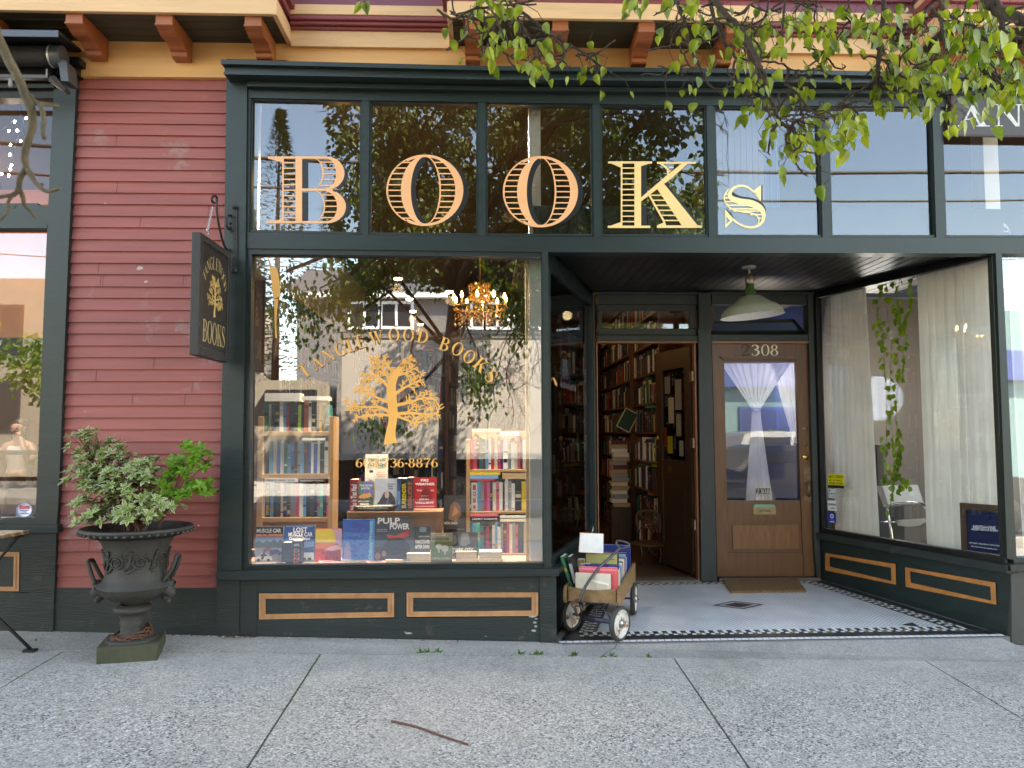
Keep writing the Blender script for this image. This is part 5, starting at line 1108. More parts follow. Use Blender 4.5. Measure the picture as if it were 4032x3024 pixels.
wall_case('low dim bookcase across the rear of the shop', (XA + .3, 6.2, ZF), (1, 0, 0), (0, 1, 0), 3.6, .05, 8, .34, 14, 'rear case', 'books on the rear case', pr=0, far=True)
wall_case('free standing bookcase in mid shop lit under the chandelier', (-.86, 3.6, ZF), (1, 0, 0), (0, 1, 0), .40, .05, 7, .33, 15, 'mid-shop case', 'books on the mid-shop case', pr=.4)
# shelf with faced-out magazines behind the entry window, pine rack
rk = thing('magazine_rack', 'pale pine rack with a few slanted books behind the entry side window', 'rack', tuple(V((W(2190, 1700, .9).x + .15, 1.1, ZF))))
mb = MB(); mb.box(-.12, .42, 1.15, 1.19, ZF + .02, ZF + 1.36); part(mb, 'rack_panel', M('pine_panel', (.36, .18, .07), .5, var=.2, stretch=(1, 1, .2)), rk, .003)
mb = MB(); mb.box(-.12, .42, .98, 1.15, ZF + .4, ZF + .42); mb.box(-.12, .42, .98, 1.15, ZF + .8, ZF + .82); part(mb, 'rack_ledge', M('pine_panel', (.5, .3, .14)), rk)
for i, (x, c) in enumerate(((-.08, (200, 205, 215)), (.04, (60, 70, 120)), (.17, (215, 210, 200)))):
    for z in (.42, .82):
        mb = MB(); mb.obox(V((x, 1.02, ZF + z + .005)), V((.1, .0, 0)), V((0, .006, 0)), V((0, .09, .17)), 0)
        tag(mb.build('magazine', cm(c), None), f"{'pale grey' if i == 0 else 'dark blue' if i == 1 else 'cream'} magazine leaning on the {'lower' if z < .5 else 'upper'} ledge of the pine rack", 'magazine', 'magazines on the pine rack')
for (x0, y0, x1, y1, c1, c2, lb) in (((203), 640, 262, 1060, (120, 30, 34), (215, 215, 215), 'red and white poster hung inside the entry side window'), (264, 665, 315, 1078, (30, 110, 96), (40, 38, 44), 'green and black poster hung next to the red one inside the entry side window')):
    q = [SL(*r8(x, y), -.09) for x, y in ((x0, y0), (x1, y0 + 28), (x1, y1 + 16), (x0, y1))]
    t = thing('poster', lb, 'poster', tuple(q[3])); mb = MB(); mb.prism(q, -nL * .0015); part(mb, 'sheet', cm((205, 205, 205)), t)
    cc = sum(q, V()) / 4; mb = MB(); mb.prism([cc + (p - cc) * .9 + nL * .001 + V((0, 0, .02)) for p in q], -nL * .0005); part(mb, 'print', cm(c1), t)
    mb = MB(); mb.prism([cc + V(((p - cc).x * .7, (p - cc).y * .7, (p - cc).z * .35 - .08)) + nL * .0018 for p in q], -nL * .0005); part(mb, 'print_block', cm(c2), t)

# ------------------------------------------------------------------ faced-out display books (r7 positions)
def cover(name, label, x0, y0, x1, y1, Y, col, items, depth=.022, lean=.06, tcol=(255, 255, 255), rf=r7):
    a = W(*rf(x0, y1), Y); b = W(*rf(x1, y1), Y); t = W(*rf(x0, y0), Y); wv = V((b.x - a.x, 0, 0)); hv = V((0, (t.z - a.z) * lean, (t.z - a.z))); nn = wv.cross(hv).normalized() * -1   # nn points into the shop
    nn = V((0, abs(nn.y), -abs(nn.z)))
    o = thing(name, label, 'book', tuple(a), 'books faced out in the display window')
    mb = MB(); mb.obox(a, wv, nn * .002, hv); mb.obox(a + nn * depth, wv, nn * .002, hv); mb.obox(a + nn * .002, wv * .008, nn * (depth - .002), hv); depth > .1 and (mb.obox(a + nn * .002, wv * .05, nn * (depth - .002), hv), mb.obox(a + nn * .002 + wv * .95, wv * .05, nn * (depth - .002), hv)); part(mb, 'cover', cm(col), o)
    mb = MB(); mb.obox(a + wv * .012 + nn * .0022 + hv * .01, wv * (.975 if depth < .1 else .93), nn * (depth - .0024), hv * .98); part(mb, 'pages', PAGE, o)
    mats = []; pm = MB(); k = 0
    for it in items:
        k += 1; lift = -nn * (.0006 + .0004 * k)
        c = it[-1]; mt = cm(c)
        if mt not in mats: mats.append(mt)
        mi = mats.index(mt)
        if it[0] == 't':
            _, s, u0, v0, u1, v1, c = it; text_in(pm, s, a + wv * u0 + hv * v0 + lift, wv * (u1 - u0), hv * (v1 - v0), mi, .03)
        elif it[0] == 'v':
            _, s, u0, v0, u1, v1, c = it; text_in(pm, s, a + wv * u1 + hv * v0 + lift, hv * (v1 - v0), -wv * (u1 - u0), mi, .03)
        elif it[0] == 'g':
            _, s, u0, v0, u1, v1, c = it; tot = sum(G_(ch)[1] for ch in s); x = 0
            for ch in s:
                pl_, wg = G_(ch); put(pm, pl_, lambda X, Y_2, h: a + wv * (u0 + (u1 - u0) * (x + X) / tot) + hv * (v0 + (v1 - v0) * Y_2) + lift - nn * h, mi); x += wg
        elif it[0] == 'p': pm.poly([a + wv * u + hv * v + lift for u, v in it[1]], mi)
        elif it[0] == 's': put(pm, stroke(it[1], 4), lambda X, Y_2, h: a + wv * X + hv * Y_2 + lift - nn * h, mi)
    if items: part(pm, 'cover_print', mats, o)
    return o
YF = .20
wt = (245, 245, 245); bkk = (15, 15, 18)
el = lambda cx, cy, rx, ry, a0=0, a1=360, n=18: ell(cx, cy, rx, ry, a0, a1, n)
def carshape(x, y, s, c):
    return [('p', [(x, y), (x + .02 * s, y + .09 * s), (x + .16 * s, y + .13 * s), (x + .26 * s, y + .22 * s), (x + .50 * s, y + .22 * s), (x + .62 * s, y + .12 * s), (x + .72 * s, y + .10 * s), (x + .74 * s, y)], c),
            ('p', [(x + .20 * s, y + .13 * s), (x + .28 * s, y + .20 * s), (x + .48 * s, y + .20 * s), (x + .56 * s, y + .13 * s)], (40, 50, 70)), ('p', el(x + .16 * s, y, .07 * s, .05 * s), bkk), ('p', el(x + .58 * s, y, .07 * s, .05 * s), bkk)]
cover('book', 'large car book with red banner, trees and three parked cars on its cover', 163, 752, 335, 975, YF + .03, (96, 120, 150), [('p', rc(0, .80, 1, 1), (24, 22, 40)), ('p', rc(0, .72, .98, .81), (190, 40, 40)), ('t', 'MUSCLE CAR', .03, .84, .92, .95, wt), ('t', 'SPECIAL EDITIONS', .02, .735, .97, .795, (240, 200, 120)),
    ('p', rc(0, .40, 1, .72), (120, 160, 205)), ('p', [(0, .42), (1, .42), (1, .60), (.9, .66), (.8, .56), (.68, .67), (.55, .58), (.4, .64), (.28, .55), (.12, .63), (0, .56)], (60, 78, 50)), ('p', rc(0, .0, 1, .42), (150, 152, 165))] + carshape(.28, .33, .5, (170, 60, 70)) + carshape(.52, .24, .62, (36, 60, 140)) + carshape(-.0, .08, .86, (225, 230, 235)) + [('p', [(.22, .10), (.30, .30), (.38, .30), (.32, .10)], (30, 50, 80)), ('p', rc(.05, 0, 1, .04), (210, 210, 220))])
cover('book', 'blue car dealership book with white building on its cover', 340, 742, 530, 984, YF + .02, (24, 82, 158), [('p', rc(0, .30, 1, .58), (120, 165, 215)), ('p', [(.3, .38), (1, .46), (1, .30), (.3, .28)], (60, 90, 140)), ('p', rc(.35, .08, 1, .30), (215, 225, 235)), ('p', rc(0, 0, 1, .12), (120, 150, 170)), ('t', 'LOST', .30, .82, .76, .95, wt), ('t', 'MUSCLE CAR', .14, .71, .94, .82, wt), ('t', 'Dealerships', .18, .60, .86, .70, wt), ('p', rc(.62, .1, .74, .17), (40, 60, 80)), ('p', rc(.80, .1, .92, .17), (40, 60, 80)), ('t', 'The American Dealer', .05, .965, .95, .985, (200, 220, 240))])
cover('book', 'thick black boxed novel with copper spine title standing before the blue car book', 390, 838, 450, 988, YF - .06, (26, 24, 26), [('t', 'D', .22, .52, .82, .68, (226, 120, 90)), ('t', 'U', .22, .36, .82, .49, (222, 110, 90)), ('t', 'N', .22, .19, .82, .33, (220, 110, 90)), ('t', 'E', .22, .03, .82, .15, (220, 100, 90)), ('t', 'FRANK', .25, .84, .8, .88, wt), ('t', 'HERBERT', .18, .785, .86, .825, wt)], depth=.14)
cover('book', 'black paperback back cover with tiny ribbed print beside the copper titled novel', 328, 848, 388, 988, YF - .06, (22, 24, 26), [('p', rc(.08, .25 + .045 * k, .82, .262 + .045 * k), (80, 84, 88)) for k in range(12)] + [('p', rc(.1, .03, .5, .14), (200, 200, 200))], depth=.13)
cover('book', 'red and yellow comedy book with circus lettering', 536, 764, 697, 976, YF + .02, (222, 70, 62), [('p', rc(0, .42, 1, .74), (238, 130, 60)), ('p', rc(0, .60, .8, 1), (244, 216, 70)), ('p', [(.62, 1), (.75, .86), (.8, .6), (1, .5), (1, 1)], (222, 178, 200)), ('p', [(.35, .38), (.6, .48), (.95, .52), (1, .40), (.7, .36)], (226, 186, 206)), ('t', 'FLYING', .26, .22, .88, .33, (120, 30, 60)), ('t', 'CIRCUS', .26, .09, .88, .20, (120, 30, 60)), ('p', rc(.25, .04, .88, .055), wt)])
it = [('p', rc(0, .0, .84, 1), (44, 120, 205)), ('p', rc(0, .72, .84, 1), (36, 98, 190)), ('p', [(.05, .0), (.06, .30), (.12, .44), (.2, .44), (.26, .30), (.28, 0)], (150, 150, 190))]
rr = random.Random(4)
for k in range(70):
    y = rr.uniform(.06, .95); x = .52 + rr.gauss(0, .07); a = rr.uniform(-.6, .6) + (0 if x > .52 else math.pi); L = rr.uniform(.08, .2); it.append(('s', [(x, y, .012), (x + math.cos(a) * L * .5, y + .02, .012), (x + math.cos(a) * L, y + math.sin(a) * L * .5 + .03, .003)], rr.choice(((70, 50, 170), (96, 70, 190), (50, 40, 140), (130, 110, 215)))))
cover('book', 'tall blue art book with spiky violet glass tower and pale green sideways title', 706, 706, 905, 958, YF, (66, 150, 226), it + [('v', 'Chihuly Projects', .845, .02, .985, .96, (150, 225, 215))])
cover('book', 'large dark pulp art book with slanted white title and red cape', 906, 690, 1131, 960, YF, (70, 76, 88), [('p', rc(0, .0, 1, .30), (60, 52, 60)), ('p', rc(0, .3, 1, .5), (60, 84, 100)), ('p', [(.35, .60), (.55, .55), (.98, .72), (.95, .56), (.6, .46), (.36, .52)], (196, 50, 50)), ('p', [(.2, .30), (.4, .50), (.75, .52), (.98, .36), (.9, .14), (.4, .12)], (34, 34, 40)), ('t', 'PULP', .08, .84, .70, .98, wt), ('t', 'POWER', .42, .71, .96, .85, wt), ('t', 'THE SHADOW DOC SAVAGE', .05, .70, .34, .72, (210, 210, 210)), ('t', 'AND THE ART OF THE', .05, .66, .34, .68, (210, 210, 210)), ('p', el(.1, .1, .08, .08), (150, 110, 100)), ('p', el(.27, .16, .06, .07), (150, 116, 100))])
cover('book', 'dark city photo book with bold white title behind the mushroom guide', 1133, 750, 1254, 915, YF, (52, 58, 62), [('t', 'VANCOUVER', .22, .36, 1.45 if False else .99, .50, wt), ('t', 'AFTER DARK', .22, .18, .99, .32, wt), ('t', 'AARON CHAPMAN', .4, .60, .98, .66, (210, 210, 210)), ('p', rc(.45, .80, .80, .98), (120, 150, 150)), ('p', rc(0, 0, .15, 1), (80, 84, 80))])
cover('book', 'beige field guide to mushrooms standing at the glass', 1257, 791, 1391, 980, YF - .07, (176, 168, 140), [('p', rc(0, .16, 1, .72), (120, 140, 80)), ('t', 'WILD EDIBLE', .22, .90, .72, .95, wt), ('t', 'MUSHROOMS', .07, .77, .86, .85, (110, 96, 60)), ('p', rc(.34, .36, .42, .56), (226, 220, 205)), ('p', el(.38, .56, .15, .09), (236, 230, 215)), ('p', rc(.62, .30, .70, .50), (226, 220, 205)), ('p', el(.66, .50, .17, .11), (232, 226, 210)), ('t', 'of BRITISH COLUMBIA', .04, .16, .92, .21, (225, 220, 205)), ('p', rc(.02, .02, .98, .13), (120, 110, 80))])
cover('book', 'grey noir photo book with two faces in shadow and large pale title', 1393, 786, 1550, 950, YF, (58, 60, 66), [('p', [(.3, .5), (.35, .95), (.62, .98), (.7, .6), (.5, .48)], (128, 132, 138)), ('p', el(.05, .72, .12, .2), (110, 114, 120)), ('t', 'DARK CITY', .02, .22, .82, .42, (210, 210, 212)), ('p', rc(.02, .05, .1, .09), (200, 200, 200))])
YB2 = .40
cover('book', 'dark heavy music book with tangled bronze figure leaning by the entry-side bookcase', 1340, 556, 1474, 764, .36, (40, 38, 36), [('p', [(.2, .3), (.3, .7), (.5, .84), (.75, .7), (.8, .4), (.55, .22)], (120, 84, 60)), ('p', [(.35, .35), (.5, .7), (.7, .5)], (170, 120, 86)), ('t', 'METAL CHAOS', .02, .14, .62, .22, (190, 180, 160))])
cover('book', 'cream book with antlered hat emblem standing behind the two front novels', 848, 298, 988, 470, YB2 + .06, (228, 224, 205), [('t', 'THE', .44, .90, .62, .94, (120, 110, 90)), ('t', 'DEFENSE', .12, .76, .90, .86, (90, 130, 110)), ('t', 'OF', .44, .68, .60, .74, (90, 130, 110)), ('t', 'ELITISM', .12, .56, .90, .66, (90, 130, 110)), ('p', el(.28, .2, .1, .12), (236, 232, 224)), ('p', rc(.2, .33, .36, .42), (30, 30, 34)), ('p', rc(.55, .34, .9, .36), (200, 90, 70)), ('p', rc(.5, .26, .95, .28), (200, 90, 70)), ('p', rc(.55, .18, .9, .20), (200, 90, 70))])
cover('book', 'teal and violet misty novel propped on the bench', 780, 468, 906, 622, YB2 - .03, (60, 120, 110), [('p', rc(.45, .45, 1, 1), (110, 104, 160)), ('p', rc(0, 0, 1, .32), (50, 64, 56)), ('p', [(.2, .35), (.4, .5), (.8, .52), (.9, .4), (.5, .3)], (210, 150, 80)), ('t', 'THE GLASS', .25, .80, .9, .88, (200, 225, 220)), ('t', 'HOTEL', .35, .68, .8, .76, (200, 225, 220)), ('t', 'EMILY ST. JOHN', .12, .16, .75, .23, wt), ('t', 'MANDEL', .3, .06, .75, .13, wt), ('p', rc(.965, 0, 1, 1), (220, 190, 80))])
cover('book', 'pale grey novel with dark hooded figure propped on the bench', 908, 450, 1046, 620, YB2 - .04, (176, 184, 200), [('p', [(.1, .05), (.3, .3), (.42, .5), (.7, .52), (.9, .3), (.95, .05)], (52, 58, 72)), ('p', el(.55, .42, .1, .14), (190, 160, 150)), ('t', 'WORDS', .58, .76, .92, .82, (60, 64, 74)), ('t', 'FOR', .60, .68, .82, .74, (60, 64, 74)), ('t', 'WAR', .62, .60, .84, .66, (60, 64, 74))])
cover('book', 'bright red book with five lines of white title propped on the bench', 1148, 442, 1292, 636, YB2 - .03, (186, 26, 34), [('t', 'FIRE', .32, .86, .66, .94, wt), ('t', 'WEATHER', .08, .74, .94, .82, wt), ('t', 'THE MAKING', .14, .55, .88, .60, (240, 200, 200)), ('t', 'OF A', .4, .47, .6, .51, (240, 200, 200)), ('t', 'BEAST', .34, .38, .7, .43, (240, 200, 200)), ('t', 'JOHN', .26, .25, .66, .32, wt), ('t', 'VAILLANT', .08, .15, .9, .22, wt), ('p', rc(.1, .06, .9, .08), (240, 190, 190)), ('p', [(.3, .44), (.5, .7), (.75, .6), (.7, .42)], (120, 16, 24))])
for (x0, x1, y0, c, tt, tc_, lb) in ((752, 803, 456, (150, 30, 36), 'Who Is That Man?', wt, 'red and black spine at the sign-side end of the bench row'), (1046, 1070, 448, (50, 90, 150), None, wt, 'narrow blue spine on the bench'), (1072, 1108, 450, (24, 24, 28), 'SURRENDER', (240, 215, 40), 'black spine with big yellow sideways title on the bench'), (1110, 1146, 444, (52, 56, 66), 'A PERSONAL HISTORY OF', (220, 120, 60), 'grey spine with orange title next to the yellow titled one')):
    cover('book', lb, x0, y0, x1, 662 if x0 < 800 else 650, YB2 - .05, c, [('v', tt, .15, .08, .88, .86, tc_)] if tt else [('p', rc(.1, .2, .9, .6), (110, 160, 210))], depth=.15, lean=0)
cover('book', 'black lying book that carries the two propped novels on the bench', 776, 622, 1030, 645, YB2 - .06, (34, 34, 32), [('t', 'THE BIG PRAIRIE COMPANY', .1, .25, .86, .75, (200, 200, 190))], depth=.18, lean=0)
# stacks lying on the platform
for (x0, x1, ys, cs, lb) in ((1108, 1250, (915, 938, 960, 984), ('white', 'white', 'charcoal'), 'pile before the dark city book'), (1415, 1542, (905, 942, 976), ('cream', 'tan'), 'pile before the noir book'), (1557, 1700, (908, 944, 978), ('grey', 'white'), 'pile at the entry-side bookcase foot')):
    for k, c in enumerate(cs):
        lying(*[q / 1.58 + 900 for q in (x0, x1)], *[q / 1.58 + 1600 for q in (ys[k], ys[k + 1])], YF - .03, c, f"{c} book lying {'on top of' if k == 0 else 'at the bottom of' if k == len(cs) - 1 else 'in the middle of'} the {lb}", 'books lying on the window platform', title=None, pages=True)
for (x0, x1, y0, y1, Y, c, lb) in ((560, 720, 968, 984, .12, (206, 150, 150), 'pinkish magazine lying flat before the circus book'), (660, 790, 957, 975, .16, (90, 100, 110), 'grey magazine lying flat before the blue art book'), (700, 852, 940, 962, .19, (215, 222, 228), 'pale book lying at the foot of the blue art book'), (975, 1096, 935, 962, .17, (190, 192, 198), 'light grey open magazine before the pulp art book'), (860, 980, 964, 982, .11, (170, 130, 120), 'reddish leaflet lying flat before the pulp art book'), (1090, 1130, 962, 982, .12, (60, 64, 72), 'dark booklet lying flat beside the pile')):
    a = W(*r7(x0, y1), Y); b = W(*r7(x1, y1), Y); mb = MB(); h_ = .010 if y1 - y0 < 20 else .018; p = V((a.x, Y, ZP + .0005)); mb.obox(p, V((b.x - a.x, .02, 0)), V((-.02, .11, 0)), V((0, 0, h_)), 1); mb.obox(p + V((0, 0, h_)), V((b.x - a.x, .02, 0)), V((-.02, .11, 0)), V((0, 0, .0015)), 0); mb.obox(p + V((.02, .03, h_ + .0015)), V((b.x - a.x - .05, .015, 0)), V((-.008, .05, 0)), V((0, 0, .0004)), 2)
    tag(mb.build('magazine', [cm(c), PAGE, cm((70, 74, 84))], None), lb, 'magazine', 'magazines lying on the window platform')
bn = thing('display_bench', 'reddish wooden bench box carrying the propped novels in the display window', 'bench', tuple(W(1500, 2080, .4)))
mb = MB(); a = W(*r7(735, 656), .34); b = W(*r7(1330, 668), .34); mb.box(a.x, b.x, .335, .56, a.z - .012, a.z); part(mb, 'top_board', M('bench_wood', (.33, .17, .09), .5, var=.2, stretch=(.3, 2, 2)), bn, .002)
mb = MB(); mb.box(a.x + .02, b.x - .01, .345, .365, ZP, a.z - .013); part(mb, 'front_board', M('bench_wood_dark', (.26, .13, .07), .5, var=.25, stretch=(.3, 2, 2)), bn, .002)
for x_ in (a.x + .0, b.x - .02):
    mb = MB(); mb.box(x_, x_ + .018, .35, .55, ZP, a.z - .0135); part(mb, 'side_board', M('bench_wood', (.33, .17, .09)), bn)

# ---- decide which spines become individual objects
BOOKS.sort(key=lambda b: -(b['pr'] * 1e6 + bsize(b)))
NIND = 262
seen = set(); ST = MB(); stm = [cm(PAL[n]) for n in PN] + [PAGE]
done = 0
for b in BOOKS:
    key = b['label']
    if done < NIND and bsize(b) > 0 and key not in seen:
        seen.add(key); done += 1
        mb = MB(); mats = [cm(PAL[b['c']]), PAGE, cm(PAL[b['b']]), cm(PAL[b['t']])]
        if b.get('pages'):
            o, U, N_, H_ = b['o'], b['U'], b['N'], b['H']; mb.obox(o + U * .1, U * .8, N_, H_, 1); mb.obox(o, U * .1, N_, H_, 0); mb.obox(o + U * .9, U * .1, N_, H_, 0); mb.obox(o + U * .1 + N_, U * .8, N_ * .02, H_, 0)
        else: book_geo(mb, b['o'], b['U'], b['N'], b['H'], 0, 1, 2, b['bands'])
        if b['title']:
            o, U, N_, H_ = b['o'] - b['N'] * .012, b['U'], b['N'], b['H']
            if b.get('flat'): text_in(mb, b['title'], o + H_ * .08 + U * .25, H_ * .84, U * .5, 3)
            elif b['title'] == '1 Q 8 4':
                for k, ch in enumerate('48Q1'): text_in(mb, ch, o + U * .25 + H_ * (.04 + .23 * k), U * .5, H_ * .18, 3, .03)
            else: text_in(mb, b['title'], o + U * .2 + H_ * .94, -H_ * .88, U * .6, 3, .03)
        ob = mb.build('book', mats, None, pos=b['o']); tag(ob, b['label'], 'book', b['group'])
    else:
        ci = PN.index(b['c']); o, U, N_, H_ = b['o'], b['U'], b['N'], b['H']
        ST.obox(o, U, N_, H_, ci)
        for (s0, s1) in b['bands'][:1]: ST.obox(o - N_ * .004 + H_ * s0 + U * .08, U * .84, N_ * .004, H_ * (s1 - s0), PN.index(b['b']))
so2 = ST.build('shelved_books', stm, None); so2['kind'] = 'stuff'; so2['label'] = 'mass of dim spines on the farther shelves inside the shop'; so2['category'] = 'books'
print('BOOKS', len(BOOKS), 'individual', done)
# pile of books at the inside corner of the open doorway
for k in range(16):
    z = ZF + .5 + k * .032 * 1.9; 
    p = V((XW - .28 + rnd.uniform(-.02, .02), YB + 2.2, ZF + .45 + k * .05)); c = rnd.choice(['cream', 'white', 'tan', 'grey', 'maroon']); mb = MB(); book_geo(mb, p, V((0, 0, .046)), V((0, .15, 0)), V((.19, 0, 0)), 0, 1, 1, ())
    tag(mb.build('book', [cm(PAL[c]), PAGE], None, pos=p), f"{c} book lying {ordn(k)} from the bottom in the tall floor pile inside the doorway", 'book', 'tall pile of books inside the doorway')
mb = MB(); mb.box(XW - .30, XW - .06, YB + 2.19, YB + 2.4, ZF, ZF + .449); tag(mb.build('wooden_crate', [DKW], None, .004), 'dark wooden crate under the tall pile of books inside the doorway', 'crate')
# green framed picture leaning on the shelves
mb = MB(); c = W(*r9(615, 90), YB + 2.2); R_ = Matrix.Rotation(R(28), 3, 'Y'); bb = [(-.09, -.13), (.09, -.13), (.09, .13), (-.09, .13)]
mb.prism([c + R_ @ V((x, 0, z)) for x, z in bb], (0, .012, 0), 0); mb.prism([c + R_ @ V((x * .86, -.002, z * .9)) for x, z in bb], (0, .003, 0), 1); tag(mb.build('framed_card', [cm((200, 190, 160)), cm((16, 60, 44))], None), 'tilted dark green card in a pale frame on the shelf edge', 'frame')

# ------------------------------------------------------------------ chandelier, spots
WARM = (1.0, .62, .28)
BULB = M('warm_bulb', (.9, .7, .4), .3, var=0, emis=(1, .62, .22), es=9)
chd = thing('chandelier', 'small gilt candle chandelier with glass drops glowing behind the window', 'chandelier', tuple(W(1890, 1209, 1.6)))
cc = W(1890, 1213, 1.6); rr0 = .24; CG = M('gilt_metal', (.42, .24, .08), .35, metal=.5, var=.2)
mb = MB(); mb.tube([cc + V((math.cos(t) * rr0, math.sin(t) * rr0, 0)) for t in [2 * math.pi * k / 32 for k in range(33)]], .010, 8)
for k in range(6): t = 2 * math.pi * k / 6; mb.tube([cc + V((0, 0, -.09)), cc + V((math.cos(t) * .12, math.sin(t) * .12, -.10)), cc + V((math.cos(t) * rr0, math.sin(t) * rr0, 0))], .006, 6); mb.tube([cc + V((0, 0, .17)), cc + V((math.cos(t) * .08, math.sin(t) * .08, .12)), cc + V((math.cos(t) * rr0, math.sin(t) * rr0, .0))], .004, 6)
mb.tube([cc + V((0, 0, -.12)), cc + V((0, 0, .4))], .007, 8); mb.tube([cc + V((0, 0, .4)), V((cc.x, cc.y, ZCL))], .003, 6); part(mb, 'ring_frame', CG, chd)
for k in range(10):
    t = 2 * math.pi * (k + .35) / 10; p = cc + V((math.cos(t) * rr0, math.sin(t) * rr0, .008)); mb = MB(); mb.lathe([(.016, 0), (.018, .006), (.009, .01), (.009, .055), (0, .055)], p, (0, 0, 1), 12); part(mb, 'candle', M('candle_cream', (.7, .5, .28), .5), chd)
    mb = MB(); mb.lathe([(.004, .055), (.013, .07), (.014, .08), (.009, .098), (.001, .118)], p, (0, 0, 1), 12); part(mb, 'flame_bulb', BULB, chd)
CRY = M('amber_glass_drop', (.55, .33, .12), .08, var=.2, metal=.0, coat=1)
mb = MB(); r_ = random.Random(9)
for k in range(420):
    a = r_.uniform(0, 6.28); lv = r_.random(); 
    if lv < .45: q = V((math.cos(a) * r_.uniform(.02, .11), math.sin(a) * r_.uniform(.02, .11), r_.uniform(.07, .22)))
    else: q = V((math.cos(a) * rr0 * r_.uniform(.3, 1), math.sin(a) * rr0 * r_.uniform(.3, 1), -r_.uniform(.01, .17)))
    s_2 = r_.uniform(.006, .013); p = cc + q; mb.add([p + V((0, 0, s_2 * 1.6)), p + V((s_2, 0, 0)), p + V((0, s_2, 0)), p + V((-s_2, 0, 0)), p + V((0, -s_2, 0)), p + V((0, 0, -s_2 * 1.6))], [(0, 1, 2), (0, 2, 3), (0, 3, 4), (0, 4, 1), (5, 2, 1), (5, 3, 2), (5, 4, 3), (5, 1, 4)])
part(mb, 'crystal_beads', CRY, chd)
IL = .03
def plight(p, e, c=WARM, r_=.06, IL=IL):
    l = bpy.data.lights.new('lamp_or_fill_light', 'POINT'); l.energy = e * IL; l.color = c; l.shadow_soft_size = r_; o = bpy.data.objects.new('lamp_or_fill_light', l); COL.objects.link(o); o.location = p
plight(cc + V((0, 0, .03)), 9)
for i, (x, y, wh) in enumerate(((1135, 253, 'over the shelves beside the tree emblem'), (1235, 472, 'below and beside the reflected eaves'), (1285, 558, 'lowest in the display window'), (1212, 390, 'above the second lamp'), (1480, 340, 'nearest the chandelier'))):
    p = WZ(*r6(x, y), 3.35); t = thing('ceiling_spotlight', 'small round lit ceiling spotlight ' + wh, 'lamp', tuple(p), 'ceiling spotlights in the shop')
    mb = MB(); mb.lathe([(0, .0), (.045, .012), (.05, .03), (.0, .035)], p - V((0, 0, .02)), (0, 0, 1), 16); part(mb, 'bulb', BULB, t); mb = MB(); mb.lathe([(.047, .012), (.048, .03), (.02, .05), (.003, .06), (.003, ZCL - 3.36)], p, (0, 0, 1), 16); part(mb, 'spot_housing', IRON, t)
    if i != 3: plight(p - V((0, 0, .12)), 16)
for i, (x, y) in enumerate(((178, 290), (141, 368))):
    p = WZ(*r8(x, y), 3.0 if i == 0 else 2.9); t = thing('ceiling_spotlight', ('upper' if i == 0 else 'lower') + ' lit spotlight seen in the entry side window', 'lamp', tuple(p), 'ceiling spotlights in the shop'); mb = MB(); mb.lathe([(0, 0), (.018, .008), (.019, .02), (0, .024)], p, (0, 0, 1), 14); part(mb, 'bulb', BULB, t); mb = MB(); mb.lathe([(.02, .008), (.021, .02), (.01, .045), (.003, .05), (.003, ZCL - p.z)], p, (0, 0, 1), 14); part(mb, 'spot_housing', IRON, t)
plight((1.0, YB + 1.2, 3.2), 5); plight((1.1, YB + 3.2, 3.0), 7); plight((.2, 1.6, 3.4), 12); plight((-1.2, 1.0, 3.5), 12)  # added point lights without fixtures, to brighten the shop interior
# added fill lights for the cafe and the gallery, with no lamp there
plight((-5.0, 2.2, 3.6), 2.5, (1, .55, .25), .1, 1); plight((-6.0, 4.2, 2.6), 13, (.8, .85, 1), .1, 1); plight((4.4, 3.2, 1.8), 11, (.74, .85, 1), .25, 1)
for i, (x, y) in enumerate(((-1.25, .36), (-.35, .36), (.12, .36))):  # added fill spotlights that brighten the window display, hidden above the glass
    t = thing('added_window_spot', 'added fill spotlight over the display window, ' + ('by the cream wall', 'in the middle', 'by the white post')[i], 'lamp', (x, y, 4.03), 'added fill spotlights over the display window'); mb = MB(); mb.lathe([(0, 0), (.024, .002), (.02, .01), (0, .014)], (x, y, 4.03), (0, 0, 1), 14); part(mb, 'bulb', BULB, t); mb = MB(); mb.lathe([(.025, -.002), (.038, .0), (.04, .019)], (x, y, 4.03), (0, 0, 1), 16); part(mb, 'spot_housing', IRON, t)
    l = bpy.data.lights.new('fill_spot', 'SPOT'); l.energy = 125; l.spot_size = R(70); l.spot_blend = .6; l.color = (.92, .93, 1); l.shadow_soft_size = .06; o = bpy.data.objects.new('fill_spot', l); COL.objects.link(o); o.location = (x, y - .1, 3.98); o.rotation_euler = (V((x, .42, 1.0)) - V((x, y, 3.98))).to_track_quat('-Z', 'Y').to_euler()
p = W(*r8(1880, 500), YB + .9); bf = thing('brass_fixture', 'brass chandelier base glimpsed over the street door', 'lamp', tuple(p)); mb = MB(); mb.lathe([(0, -.09), (.02, -.08), (.07, -.05), (.075, -.03), (.03, -.01), (.015, .03), (.03, .06), (.012, .09), (.01, .6)], p, (0, 0, 1), 20); part(mb, 'brass_body', M('fixture_brass', (.5, .33, .1), .3, metal=.9), bf)
plight((p.x - .35, YB + .75, p.z - .75), 2.6, (.8, .88, 1), .08, 1)  # added fill for the door curtain, set apart below the brass fixture

